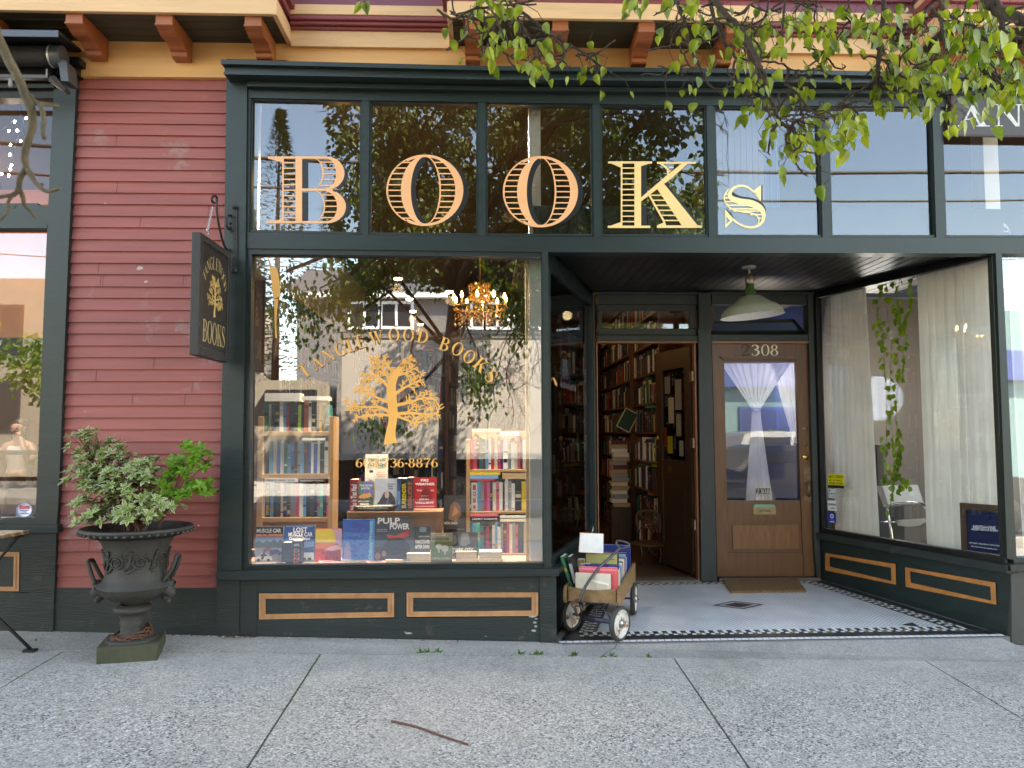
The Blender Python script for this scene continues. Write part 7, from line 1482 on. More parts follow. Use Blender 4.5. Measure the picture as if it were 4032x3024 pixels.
mb = MB(); mb.prism([wp_(.74, -.165, zb1 + .01), wp_(.74, .165, zb1 + .01), wp_(.74, .165, zt1 + .01), wp_(.74, -.165, zt1 + .01)], u * .018); part(mb, 'rear_board', OWD, wg_, .003)
for s_ in (-1, 1):
    mb = MB(); o_ = wp_(-.15, s_ * .175 - (.010 if s_ > 0 else .010), zb1); mb.prism([wp_(-.155, s_ * .176, zb1 + .02), wp_(-.145, s_ * .176, zb1 - .0), wp_(.79, s_ * .176, zb1), wp_(.795, s_ * .176, zt1 + .03), wp_(.76, s_ * .176, zt1 + .045), wp_(.1, s_ * .176, zt1 + .02), wp_(-.12, s_ * .176, zt1 + .012), wp_(-.155, s_ * .176, zt1 - .01)], v * .018 * s_); part(mb, 'side_board', OWD, wg_, .003)
mb = MB(); mb.obox(wp_(-.11, -.17, zb1 + .01), u * .86, v * .34, V((0, 0, .014))); part(mb, 'floor_board', OWD, wg_)
mb = MB(); ca = V((fL_.x, fL_.y, zf(fL_) + WR)); cb_ = V((fR_.x, fR_.y, zf(fR_) + WR)); mb.tube([ca, cb_], .009, 8); cen = (ca + cb_) / 2
mb.lathe([(0, 0), (.075, 0), (.075, .012), (.05, .02), (0, .02)], wp_(0, 0, zb1 - .012), (0, 0, 1), 24)
for a in (-.09, .09): mb.tube([wp_(0, 0, zb1 - .01) + v2 * a * .4, cen + v2 * a * 1.6], .010, 6, flat=(1, .5))
mb.tube([cen - v2 * .12 + V((0, 0, -.015)), cen + v2 * .17 + V((0, 0, .0))], .012, 6, flat=(.6, 1.5))
mb.tube([wp_(.1, 0, zb1 - .01), cen + V((0, 0, -.02))], .007, 6); part(mb, 'front_axle', BLM, wg_)
mb = MB(); ra = wr - v * .2; rb = wr + v * .2; ra.z = zf(ra) + WR; rb.z = zf(rb) + WR; mb.tube([ra, rb + v * .035], .007, 8)
for s_ in (-1, 1): c = (ra + rb) / 2 + v * s_ * .13; mb.tube([V((c.x, c.y, c.z)) + V((0, 0, -.01)), V((c.x, c.y, zb1)) + u * .05], .006, 6); mb.tube([V((c.x, c.y, c.z)), V((c.x, c.y, zb1)) - u * .06], .006, 6)
part(mb, 'rear_axle', IRON, wg_)
hyk = W(*r13(395, 1110), .0); HYK = .06
hp = [(405, 1095, .02), (420, 1040, .02), (470, 930, .03), (560, 800, .06), (650, 690, .10), (760, 590, .14), (850, 500, .17), (875, 470, .18)]
HM = M('bare_handle_metal', (.085, .075, .08), .4, metal=.5, var=.35, vs=20)
mb = MB(); mb.tube([V(p) for p in cr([tuple(W(*r13(x, y), d)) for x, y, d in hp], 5)], .0105, 10)
g13 = [(870, 470, .18), (840, 440, .19), (838, 400, .2), (870, 390, .2), (970, 415, .2), (985, 450, .19), (940, 470, .185), (880, 490, .18)]
mb.tube([V(p) for p in cr([tuple(W(*r13(x, y), d)) for x, y, d in g13], 4)], .008, 8); part(mb, 'pull_handle', HM, wg_)
mb = MB(); yk = [(330, 1190, .0), (310, 1150, .0), (350, 1100, .0), (400, 1090, .0), (440, 1120, .0), (455, 1180, .0), (440, 1215, .0), (410, 1170, .0), (340, 1160, .0)]
mb.tube([V(p) for p in cr([tuple(W(*r13(x, y), .03)) for x, y, d in yk], 4)], .008, 6); mb.tube([W(*r13(340, 1180), .03), W(*r13(365, 1270), .06), ca.lerp(cb_, .15)], .012, 6); part(mb, 'yoke', M('rusty_yoke', (.10, .055, .04), .7, metal=.3, var=.4, vs=30), wg_)
# books in the wagon
def wb(label, a, b, la, lb_, z0, h, cn, face=None, t=None, lean=0., items=None):
    """box in wagon axes: from a along u (thickness la) and b along v (width lb)"""
    o_ = wp_(a, b, z0); mb = MB(); U = u * la; N_ = v * lb_; H_ = V((0, 0, h)) + u * lean
    book_geo(mb, o_, U, N_, H_, 0, 1, 1, ()); ms = [cm(PAL[cn] if isinstance(cn, str) else cn), PAGE]
    for it in items or []:
        ms.append(cm(it[-1])); q0 = o_ - u * .0012 * (len(ms) - 1) * .5
        if it[0] == 't': text_in(mb, it[1], q0 + N_ * it[2] + H_ * it[3], N_ * (it[4] - it[2]), H_ * (it[5] - it[3]), len(ms) - 1)
        else: mb.poly([q0 + N_ * x + H_ * y for x, y in it[1]], len(ms) - 1)
    tag(mb.build('book', ms, None, .0008), label, 'book', 'books in the wagon')
zq = zb1 + .025
pgc = (214, 204, 186)
wb('tattered opened paperback without cover facing the street in the wagon front', -.095, -.12, .022, .245, zq, .175, pgc, items=[('p', rc(.55, .08, .9, .62), (196, 186, 168)), ('p', [(.35, .72), (.95, .58), (.95, .64), (.4, .80)], (240, 236, 226))])
wb('coral pink hardback right behind the tattered paperback in the wagon', -.068, -.10, .026, .27, zq, .215, (222, 90, 100), items=[('p', rc(0, .9, 1, .97), (236, 130, 140))])
wb('cream and yellow lined book behind the coral one in the wagon', -.036, -.09, .024, .27, zq, .195, 'cream')
wb('violet blue picture book behind the coral hardback in the wagon', -.006, -.07, .022, .24, zq, .222, (60, 36, 130), items=[('p', rc(.7, .72, .95, .95), (150, 170, 200))])
for k, (c, h) in enumerate((('teal', .21), ('white', .225), ('navy', .22), ('sky blue', .235), ('charcoal', .225), ('white', .24), ('maroon', .245), ('grey', .235), ('white', .25), ('red', .25), ('teal', .255), ('sky blue', .27))):
    wb(f"{c} book, {ordn(k)} of the row running back along the wagon's entry-side board", .024 + k * .034, .0, .028, .165, zq, h - .035, c)
wb('dark red book lying under the tan covered one in the wagon', .05, -.10, .12, .22, zq + .135, .03, 'maroon')
wb('old tan book with a black border and greenish cover propped in the wagon middle', .12, -.09, .03, .24, zq + .168, .115, (30, 26, 24), items=[('p', rc(.03, .35, .97, .96), (172, 170, 112)), ('p', rc(.0, .0, .98, .26), (226, 210, 160)), ('p', [(.5, .6), (.8, .68), (.95, .64), (.8, .6)], (110, 100, 60))])
wb('small brown book beside the tan bordered one in the wagon', .14, -.15, .05, .05, zq + .13, .10, 'tan')
wb('violet book with white swirls at the wagon rear', .52, -.06, .03, .225, zq + .03, .20, (92, 24, 96), items=[('p', [(.0, .7), (.3, .85), (.6, .78), (.85, .82), (.8, .6), (.3, .66)], (200, 195, 235)), ('p', [(.0, .86), (.3, .94), (.7, .9), (.7, .86), (.3, .88)], (225, 220, 240))])
wb('deep blue atlas tallest at the wagon rear', .57, -.06, .035, .24, zq, .28, (26, 56, 128), items=[('p', rc(.62, .86, .68, .92), (230, 235, 245))])
wb('bright blue thin book leaning behind the entry-side row', .5, .10, .02, .06, zq + .01, .19, 'sky blue')
for k, (la, c, wdt, nm) in enumerate((((0, 0), (60, 136, 100), .022, 'green cloth book leaning out over the shop-side board of the wagon'), ((0, .028), (38, 38, 40), .026, 'black spined grey book leaning beside the green one in the wagon'))):
    b0_ = -.160 + la[1]; o_ = wp_(-.02, b0_, zq + .01); lv = (V((0, 0, .26)) + v * -.085 * (1 if k == 0 else .75)); mb = MB(); book_geo(mb, o_, v * wdt, u * .16, lv, 0, 1, 2, ((.3, .82),) if k else ((.6, .7),)); tag(mb.build('book', [cm(c), PAGE, cm((190, 190, 190) if k else (200, 170, 80))], None, .0008), nm, 'book', 'books in the wagon')
wb('pale grey paperback standing behind the black spined leaning book', .03, -.11, .03, .07, zq, .22, 'grey')
cd_ = thing('blank_card', 'blank white card on a clip stake standing above the wagon books', 'card', tuple(W(*r13(535, 540), .28)))
q13 = [W(*r13(402, 292), .26), W(*r13(684, 306), .26), W(*r13(682, 542), .25), W(*r13(386, 526), .25)]
mb = MB(); cc_ = sum(q13, V()) / 4; mb.prism([cc_ + (p - cc_) * 1.015 for p in q13][::-1], (0, .005, 0)); part(mb, 'orange_edge', cm((176, 96, 60)), cd_); mb = MB(); mb.prism([cc_ + (p - cc_) * .975 + V((0, -.003, 0)) for p in q13][::-1], (0, .002, 0)); part(mb, 'card_face', cm((240, 238, 236)), cd_)
mb = MB(); mb.tube([W(*r13(562, 225), .27), W(*r13(545, 300), .275), W(*r13(500, 620), .30)], .0035, 6); part(mb, 'clip_stake', HUB, cd_)
# doormat
mt = MB(); pts = [F(*r9(1232, 1136)), F(*r9(1715, 1128)), F(*r9(1782, 1216)), F(*r9(1290, 1222))]; COIR = M('coir_mat', (.24, .13, .055), .95, var=.3, vs=60, bump=.9, bs=220)
nx_, ny_ = 60, 16
gr_ = [[pts[0].lerp(pts[1], i / nx_).lerp(pts[3].lerp(pts[2], i / nx_), j / ny_) + V((rnd.uniform(-.002, .002), rnd.uniform(-.003, .003), .020 + rnd.uniform(-.002, .002))) for i in range(nx_ + 1)] for j in range(ny_ + 1)]
vv = [p for r__ in gr_ for p in r__]; mt.add(vv, [(j * (nx_ + 1) + i, j * (nx_ + 1) + i + 1, (j + 1) * (nx_ + 1) + i + 1, (j + 1) * (nx_ + 1) + i) for j in range(ny_) for i in range(nx_)], 0, True)
ed = [gr_[0][i] for i in range(nx_ + 1)] + [gr_[j][nx_] for j in range(ny_ + 1)] + [gr_[ny_][i] for i in range(nx_, -1, -1)] + [gr_[j][0] for j in range(ny_, -1, -1)]; mt.strip(ed, [p - V((0, 0, .0215)) for p in ed])
tag(mt.build('doormat', COIR, None), 'brown coir doormat on the tiles before the street door', 'mat')

# ------------------------------------------------------------------ cafe side
aw = thing('awning', 'retracted black awning with grey end cap over the cafe window', 'awning', tuple(W(60, 200, -.15)))
AWM = M('awning_black', (.012, .012, .013), .6, var=.1, bump=.1); AWG = M('awning_grey_cap', (.055, .058, .065), .4, var=.1)
YA = -.42
mb = MB(); hz = W(100, 128, YA).z; xa = W(229, 128, YA).x; xw = W(320, 206, -.01).x; mb.add([(-6, YA, hz), (xa, YA, hz), (xw, -.01, W(320, 206, -.01).z), (-6, -.01, W(320, 206, -.01).z), (-6, YA, hz + .02), (xa, YA, hz + .02), (xw, -.01, W(320, 206, -.01).z + .02), (-6, -.01, W(320, 206, -.01).z + .02)], [(0, 1, 2, 3), (4, 7, 6, 5), (0, 4, 5, 1), (1, 5, 6, 2), (0, 3, 7, 4)]); part(mb, 'hood', AWM, aw, .002)
mb = MB(); a = W(0, 128, YA - .006); b = W(229, 146, YA - .006); mb.box(-6, b.x, YA - .008, YA - .001, b.z, a.z + .018); part(mb, 'hood_edge', M('blue_grey_edge', (.055, .065, .085), .4), aw, .001)
mb = MB(); c = W(150, 222, -.2); mb.tube([V((-6, -.2, c.z)), V((W(205, 222, -.2).x, -.2, c.z))], .068, 24); part(mb, 'roll', AWM, aw)
mb = MB(); x0 = W(212, 222, -.2).x; mb.tube([V((x0, -.2, c.z)), V((W(252, 222, -.2).x, -.2, c.z))], .072, 24); pz = [W(214, 225, -.24), W(262, 240, -.24), W(270, 320, -.24), W(240, 318, -.24), W(232, 260, -.24)]; mb.prism(pz[::-1], (0, .12, 0)); part(mb, 'end_cap', AWG, aw, .004)
mb = MB(); mb.tube([V((x0 - .012, -.2, c.z)), V((x0 - .004, -.2, c.z))], .074, 24); part(mb, 'cap_ring', M('silver_ring', (.5, .5, .48), .3, metal=.6), aw)
mb = MB(); pz = [W(195, 300, -.26), W(215, 298, -.26), W(262, 352, -.2), W(250, 358, -.2), W(190, 318, -.26)]; mb.prism(pz[::-1], (0, .06, 0)); mb.box(-6, W(185, 300, -.24).x, -.26, -.22, W(100, 312, -.24).z, W(100, 298, -.24).z); part(mb, 'folded_arm', M('arm_grey', (.05, .048, .047), .4), aw, .002)
mb = MB(); mb.lathe([(0, -.03), (.006, -.028), (.006, .03), (0, .032)], W(184, 290, -.27), (0, 0, 1), 8); mb.lathe([(0, -.03), (.013, -.02), (.012, .03), (0, .04)], W(41, 328, -.28), (0, 0, 1), 10); part(mb, 'pull_ring', M('clear_plastic_grey', (.22, .22, .22), .3), aw)
mb = MB(); mb.box(-6, W(200, 240, -.1).x, -.1, 0.0, W(100, 300, -.1).z, W(100, 200, -.1).z + .06); part(mb, 'back_rail', AWM, aw)
# cafe room
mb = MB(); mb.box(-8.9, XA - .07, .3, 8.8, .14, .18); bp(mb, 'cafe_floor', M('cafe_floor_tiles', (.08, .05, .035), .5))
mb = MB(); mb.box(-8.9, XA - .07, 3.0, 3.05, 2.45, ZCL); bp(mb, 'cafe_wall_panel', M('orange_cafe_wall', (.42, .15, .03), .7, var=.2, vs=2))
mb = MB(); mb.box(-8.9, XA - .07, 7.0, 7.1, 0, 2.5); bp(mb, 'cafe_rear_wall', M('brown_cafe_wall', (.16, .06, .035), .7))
stl = thing('string_light', 'string of tiny white bulbs drooping inside the upper cafe pane', 'lights', tuple(W(80, 460, .4)))
c12 = [(0, 1400), (60, 1330), (190, 1230), (270, 1185), (300, 1260), (240, 1440), (200, 1560), (180, 1660), (150, 1750), (120, 1850), (0, 1900)]
cz = lambda x, y: W(x / 3.318, y / 3.318 + 100, .4)
mb = MB(); mb.tube([cz(*p) for p in c12], .003, 5); mb.tube([cz(270, 1185), cz(268, 1050)], .003, 5); mb.tube([cz(300, 1220), cz(320, 1400), cz(300, 1540)], .003, 5); part(mb, 'cable', AWM, stl)
WB_ = M('white_led_bulb', (.9, .9, 1), .3, var=0, emis=(.85, .9, 1), es=14)
for (x, y) in ((190, 1260), (115, 1378), (226, 1376), (268, 1512), (136, 1562), (342, 1212), (130, 1690), (150, 1830), (135, 1880), (20, 1940), (115, 1960)):
    mb = MB(); mb.lathe([(0, -.012), (.006, -.004), (.006, .006), (0, .012)], cz(x, y), (0.4, 0, 1), 8); part(mb, 'bulb', WB_, stl)
# cafe furniture
tb = thing('cafe_table', 'dark cafe table where a seated woman leans on her elbow', 'table', tuple(W(90, 1830, 4.2))); tz = W(90, 1775, 4.2).z; px0 = W(95, 1775, 4.2).x
mb = MB(); mb.box(px0 - .9, px0 + .35, 3.9, 4.5, tz - .04, tz); part(mb, 'tabletop', AWM, tb, .005)
for x_ in (px0 - .8, px0 + .28):
    mb = MB(); mb.box(x_, x_ + .06, 4.1, 4.16, .18, tz - .04); part(mb, 'leg', AWM, tb)
for i, x_ in enumerate((px0 - .55, px0 + .05)):
    t = thing('bar_stool', 'dark stool before the cafe table, ' + ('nearer the frame edge' if i == 0 else 'nearer the corner post'), 'stool', (x_, 3.4, .18), 'stools in the cafe')
    mb = MB(); mb.lathe([(0, 0), (.17, 0), (.18, .02), (.17, .05), (0, .06)], (x_, 3.4, .18 + .66), (0, 0, 1), 24); part(mb, 'seat', M('navy_seat', (.03, .06, .10), .2, coat=.5), t)
    for a in range(4): mb = MB(); an = a * math.pi / 2 + .7; mb.tube([V((x_ + .12 * math.cos(an), 3.4 + .12 * math.sin(an), .84)), V((x_ + .2 * math.cos(an), 3.4 + .2 * math.sin(an), .18))], .014, 8); part(mb, 'leg', M('stool_wood', (.10, .05, .03), .5), t)
mb = MB(); mb.box(px0 - .35, px0 + .6, 5.6, 5.66, tz - .1, W(100, 1642, 5.6).z); mb.box(px0 - .4, px0 + .65, 5.55, 5.7, W(100, 1642, 5.6).z, W(100, 1632, 5.6).z + .02); tag(mb.build('cafe_bench', M('bench_back_wood', (.30, .16, .07), .5), None), 'wooden bench back behind the seated woman in the cafe', 'bench')
# person
SK = M('skin', (.48, .26, .18), .5, var=.06); HAIR = M('brown_hair', (.05, .028, .02), .5, var=.3, vs=60); WHT = M('white_top', (.62, .62, .60), .8, var=.05)
def skinmesh(name, nodes, edges, mat_, sub=2):
    me = bpy.data.meshes.new(name); me.from_pydata([n[0] for n in nodes], edges, []); o = bpy.data.objects.new(name, me); COL.objects.link(o); me.materials.append(mat_)
    o.modifiers.new('s', 'SKIN'); sv = me.skin_vertices[0].data
    for i, n in enumerate(nodes): sv[i].radius = (n[1], n[2] if len(n) > 2 else n[1])
    sv[0].use_root = True; m = o.modifiers.new('sub', 'SUBSURF'); m.levels = m.render_levels = sub
    for p in me.polygons: p.use_smooth = True
    dg = bpy.context.evaluated_depsgraph_get(); ev = o.evaluated_get(dg); m2 = bpy.data.meshes.new_from_object(ev); bpy.data.objects.remove(o)
    for p in m2.polygons: p.use_smooth = True
    o2 = bpy.data.objects.new(name, m2); COL.objects.link(o2); 
    if not m2.materials: m2.materials.append(mat_)
    return o2
hc = W(82, 1694, 4.75)      # head centre
pz_ = hc.z; PXo = hc.x; PY = 4.75
n_ = [((0, 0, -.62), .14, .11), ((0, 0, -.45), .125, .10), ((0, -.01, -.30), .15, .10), ((0, -.02, -.19), .13, .08), ((0, -.03, -.12), .052), ((0, -.05, -.04), .075, .085), ((0, -.06, .04), .088, .098), ((0, -.05, .085), .06, .07),
      ((-.15, -.02, -.20), .055), ((-.24, -.06, -.34), .045), ((-.26, -.22, -.42), .038), ((-.12, -.32, -.43), .03), ((.15, -.02, -.20), .055), ((.25, -.10, -.32), .046), ((.27, -.28, -.40), .038), ((.17, -.22, -.20), .032), ((.10, -.17, -.08), .026),
      ((-.08, -.25, -.64), .09), ((-.1, -.5, -.66), .07), ((.08, -.25, -.64), .09), ((.1, -.5, -.66), .07), ((-.1, -.5, -1.0), .05), ((.1, -.5, -1.0), .05)]
e_ = [(0, 1), (1, 2), (2, 3), (3, 4), (4, 5), (5, 6), (6, 7), (3, 8), (8, 9), (9, 10), (10, 11), (3, 12), (12, 13), (13, 14), (14, 15), (15, 16), (0, 17), (17, 18), (0, 19), (19, 20), (18, 21), (20, 22)]
prs = skinmesh('person', n_, e_, SK); prs.location = (PXo, PY, pz_); tag(prs, 'woman in a white sleeveless top resting her cheek on her hand at the cafe table', 'person')
def pchild(o): o.parent = prs; return o
pchild(skinmesh('white_top', [((0, 0, -.72), .18, .15), ((0, 0, -.58), .17, .14), ((0, 0, -.45), .15, .125), ((0, -.01, -.31), .17, .125), ((0, -.02, -.20), .14, .10), ((-.09, -.02, -.19), .06), ((.09, -.02, -.19), .06)], [(0, 1), (1, 2), (2, 3), (3, 4), (4, 5), (4, 6)], WHT))
mb = MB()
def ball(mb, c, rx, ry, rz, n=14, m=0): mb.add([(c[0] + rx * math.sin(a) * math.cos(t), c[1] + ry * math.sin(a) * math.sin(t), c[2] + rz * math.cos(a)) for a in [math.pi * j / 8 for j in range(9)] for t in [2 * math.pi * k / n for k in range(n)]], [(j * n + k, j * n + (k + 1) % n, (j + 1) * n + (k + 1) % n, (j + 1) * n + k) for j in range(8) for k in range(n)], m, True)
ball(mb, (0, -.005, .065), .098, .10, .092); ball(mb, (.03, .05, .10), .05, .05, .045); ball(mb, (-.085, -.03, -.02), .035, .06, .11); ball(mb, (.075, -.01, -.01), .035, .06, .08); pchild(mb.build('hair', HAIR, None))
mb = MB(); ball(mb, (-.032, -.142, .025), .012, .006, .006, 8, 1); ball(mb, (.032, -.142, .025), .012, .006, .006, 8, 1); ball(mb, (0, -.155, -.005), .013, .016, .022, 8); ball(mb, (0, -.138, -.045), .024, .008, .007, 8, 2); pchild(mb.build('face', [SK, cm((30, 22, 18)), M('lips', (.40, .12, .10), .5)], None))
for k in range(5):
    a = [(.10, -.17, -.08), (.10 - .008 * k, -.175 - .004 * k, -.045), (.085 - .014 * k, -.165, -.02 - .004 * k), (.072 - .014 * k, -.150, -.03)]; 
    if k == 4: a = [(.10, -.17, -.085), (.075, -.18, -.075), (.055, -.165, -.06), (.045, -.155, -.05)]
    pchild(skinmesh('finger', [(p, .0095 - .0012 * i) for i, p in enumerate(a)], [(0, 1), (1, 2), (2, 3)], SK, 1))
# round sticker and folding table
st_ = thing('round_sticker', 'round white sticker with red script in the corner of the cafe pane', 'sticker', tuple(W(97, 2008, .05)))
mb = MB(); cS = W(97, 2007, .048); rs = (W(127, 2007, .048) - cS).length; mb.lathe([(0, 0), (rs, 0), (rs, .001)], cS, (0, -1, 0), 32); part(mb, 'disc', cm((235, 235, 240)), st_)
mb = MB(); mb.lathe([(rs * .9, .0012), (rs * .97, .0014)], cS, (0, -1, 0), 32, 2); o_ = cS + V((-rs * .7, -.002, rs * .1)); text_in(mb, 'Scott', o_, V((rs * 1.4, 0, 0)), V((rs * .0, 0, rs * .55)), 0, .05)
for k, (w_, z_) in enumerate(((.9, -.12), (.5, -.34), (1.0, -.56))): mb.box(cS.x - rs * w_ * .6, cS.x + rs * w_ * .6, .0455, .0465, cS.z + rs * z_, cS.z + rs * (z_ + .10), 1)
part(mb, 'print', [cm((200, 30, 70)), cm((70, 90, 160)), cm((150, 150, 190))], st_)
mb = MB(); a = W(64, 1995, .053); b = W(128, 2034, .053); mb.box(a.x, b.x, .053, .054, b.z, a.z); tag(mb.build('blue_sticker', cm((120, 150, 190)), None), 'pale blue rectangular sticker half behind the round one', 'sticker')
ft = thing('folding_table', 'slatted wooden folding cafe table with black steel legs at the kerb side of the post', 'table', tuple(W(40, 2200, -.55)))
SL_ = M('teak_slat', (.30, .17, .08), .5, var=.2, vs=9, stretch=(.4, 4, 4)); tzz = W(137, 2099, -.22).z; xe = W(137, 2099, -.22).x
mb = MB(); r0 = V((xe, -.22, tzz)); 
for k in range(6): mb.obox(V((xe - .02 - .01 * k, -.24 - k * .085, tzz)), V((-1.0, -.0, 0)), V((0, -.07, 0)), V((0, 0, .022)))
part(mb, 'tabletop', SL_, ft, .003)
IRB = M('black_steel', (.015, .015, .016), .4)
for s_ in (0, 1):
    y_ = -.28 - s_ * .42; mb = MB(); p0 = W(65, 2155, y_); p1 = W(-160, 2560, y_); mb.tube([V((xe - .06, y_, tzz - .005)), V((xe - .62, y_, gz(xe - .6, y_) + .01))], .011, 8, flat=(1.3, .7)); part(mb, 'leg', IRB, ft)
    mb = MB(); fp = G(*r12(140, 1485)); mb.tube([V((xe - .70, y_ - .02, tzz - .005)), V((fp.x - .02, y_ - .02 - (.04 if s_ else 0), gz(fp.x, y_) + .012))], .011, 8, flat=(1.3, .7)); mb.obox(V((fp.x - .05, y_ - .06 - (.04 if s_ else 0), gz(fp.x, y_))), V((.07, 0, 0)), V((0, .05, 0)), V((0, 0, .014))); part(mb, 'leg', IRB, ft)
mb = MB(); mb.tube([V((xe - .30, -.28, gz(xe, -.3) + .20)), V((xe - .30, -.70, gz(xe, -.7) + .20))], .007, 8); part(mb, 'brace', IRB, ft); mb = MB(); mb.box(xe - .72, xe - .05, -.26, -.245, tzz - .02, tzz - .001); part(mb, 'top_rail', IRB, ft)
mb = MB(); mb.obox(V((xe - .42, -.5, tzz + .0225)), V((.2, .03, 0)), V((-.03, .14, 0)), V((0, 0, .001))); tag(mb.build('paper_menu', cm((235, 238, 245)), None), 'white paper menu lying on the slatted folding table', 'menu')

# ------------------------------------------------------------------ small litter and weeds
def twig(label, pts, r0, r1, m_, f=G, h=.006):
    mb = MB(); P_ = [f(x, y) + V((0, 0, h)) for x, y in pts]; n_ = len(P_); mb.tube([V(p) for p in cr([tuple(p) for p in P_], 3)], [r0 + (r1 - r0) * i / (3 * (n_ - 1)) for i in range(3 * (n_ - 1) + 1)], 7); return tag(mb.build('twig', m_, None), label, 'twig')
g0 = lambda x, y: (x / 1.097, y / 1.097 + 2400)
RT = M('red_brown_twig', (.13, .045, .03), .5, var=.4, vs=30)
twig('long red brown twig lying on the open sidewalk', [g0(1690, 487), g0(1800, 512), g0(1900, 548), g0(2022, 588)], .0058, .0045, RT)
twig('short dark curved twig lying by the bulkhead foot', [g0(1482, 150), g0(1500, 136), g0(1540, 124)], .005, .002, M('dark_twig', (.05, .03, .02), .7), f=lambda x, y: WZ(x, y, gz(-.5, -.2) + .005))
mb = MB(); heart(mb, G(*g0(1572, 250)) + V((0, 0, .004)), V((.3, .9, 0)), V((0, 0, 1)), .045, 0, .3, .05); tag(mb.build('dry_leaf', cm((206, 196, 120)), None), 'single pale yellow dry leaf lying on the sidewalk', 'leaf')
r_ = random.Random(5)
WD = leafmat('weed_leaf', (.04, .10, .02), (.09, .19, .03), 60, .2)
for i, (x, y, n_, lb) in enumerate(((1330 + 375, 2570, 14, 'upright weed at the joint before the display window'), (2083, 2578, 22, 'spreading grassy weed at the joint near the entry'), (2258, 2583, 7, 'small weed at the joint below the wagon'), (2400, 2586, 8, 'thin weed patch at the joint below the tiles'), (2558, 2588, 5, 'tiny weed at the joint before the entry'), (150, 2535, 10, 'faint weed by the folding table foot'), (1663, 2571, 6, 'low sprig beside the upright weed'))):
    c = WZ(x, y, gz(W(x, y).x, -.32)); mb = MB()
    for k in range(n_): a = r_.uniform(-1.4, 1.4); p = c + V((r_.uniform(-.05, .05) * n_ / 14, r_.uniform(-.01, .01), 0)); heart(mb, p, V((math.sin(a), -.3, math.cos(a) * .7 + .1)), V((0, -1, .2)), r_.uniform(.02, .05), 0, .25, .1)
    tag(mb.build('weed', WD, None), lb, 'weed', 'weeds in the sidewalk joint')
ds = MB()
for k in range(150):
    x = r_.choice((r_.uniform(880, 1000), r_.uniform(600, 960), r_.uniform(130, 2150))); c = WZ(x, interp([(0, 2495), (212, 2492), (945, 2512), (2190, 2536)])(x) + r_.uniform(0, 8), interp([(212, .105), (945, .08), (2190, .035)])(x) * 0 + 0); c = W(x, interp([(212, 2492), (945, 2510), (2190, 2535)])(x), -.015 - r_.uniform(0, .03)); s_ = r_.uniform(.004, .014); a = r_.uniform(0, 3.1)
    c.z += .001; ds.obox(c, V((math.cos(a) * s_, math.sin(a) * s_, r_.uniform(0, .004))), V((-math.sin(a) * s_ * .6, math.cos(a) * s_ * .6, 0)), V((0, 0, .002)), r_.choice((0, 0, 0, 1, 2)))
o_ = ds.build('dry_debris', [M('debris_brown', (.10, .05, .03), .9), cm((190, 110, 70)), cm((220, 210, 190))], None); o_['kind'] = 'stuff'; o_['label'] = 'dry leaf crumbs gathered along the foot of the green base'; o_['category'] = 'litter'
# ------------------------------------------------------------------ street tree (trunk beside the camera, limbs overhead)
BARK = M('pear_bark', (.060, .043, .034), .9, var=.4, vs=40, bump=.9, bs=90, stretch=(1, 1, .4)); BARKG = M('mossy_bark', (.105, .083, .05), .85, var=.4, vs=25, bump=.7, bs=70)
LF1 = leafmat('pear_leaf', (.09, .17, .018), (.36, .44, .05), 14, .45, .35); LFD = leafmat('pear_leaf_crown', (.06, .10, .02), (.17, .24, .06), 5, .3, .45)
tr_ = thing('street_tree', 'ornamental pear tree whose leafy crooked branches hang over the shop front', 'tree', (-.56, -5.45, gz(-.56, -5.45)))
tz0 = gz(-.56, -5.45)
mb = MB(); TP = [(-.56, -5.48, tz0), (-.55, -5.5, 1.4), (-.50, -5.55, 2.6), (-.42, -5.6, 3.5)]; mb.tube([V(p) for p in cr(TP, 5)], [.17, .155, .145, .14, .135, .13, .13, .125, .125, .12, .12, .115, .115, .11, .11, .105], 14); part(mb, 'trunk', BARK, tr_)
r_ = random.Random(77)
brM = MB(); frM = MB(); tips = []
def infr(p, mg=60):
    q_ = PX(p)
    return q_ is not None and -mg < q_[0] < 4032 + mg and -mg < q_[1] < 3024 + mg and p.y > -5.3
def grow(p, d, L, r0, depth):
    pts = [V(p)]; n_ = 6
    for i in range(n_):
        d = (d + V((r_.uniform(-.35, .35), r_.uniform(-.35, .35), r_.uniform(-.25, .25) - (.08 if depth > 1 else -.02)))).normalized(); q_ = pts[-1] + d * L / n_
        if infr(q_, 30) or (depth > 0 and not -.23 < q_.x / (5.3 - q_.y) < .33): break
        if q_.y > -.55: d.y = -abs(d.y); q_ = pts[-1] + d * L / n_
        pts.append(q_)
    if len(pts) < 2: return
    brM.tube(pts, [max(.003, r0 * (1 - .55 * i / n_)) for i in range(len(pts))], 7 if depth < 2 else 4)
    if depth >= 4: tips.extend(pts[1:]); return
    for k in range(4 if depth < 3 else 3):
        i = r_.randint(1, len(pts) - 1); a = V((r_.uniform(-1, 1), r_.uniform(-1, 1), r_.uniform(-.6, .7))); grow(pts[i], (d + a * 1.1).normalized(), L * r_.uniform(.5, .72), r0 * .5, depth + 1)
    if depth >= 2: tips.extend(pts[2:])
for d, L, r0 in (((-.75, .1, .75), 2.6, .075), ((.75, .2, .8), 3.0, .085), ((.2, -.7, .9), 2.6, .07), ((.95, .45, .35), 3.6, .075), ((-.9, -.3, .5), 2.2, .06), ((.3, .8, 1.0), 2.6, .07), ((-.2, .3, 1.2), 2.8, .07), ((1.0, -.2, .4), 3.4, .06)):
    grow(V(TP[-1]) + V((0, 0, -.1)), V(d).normalized(), L, r0, 0)
print('tips', len(tips))
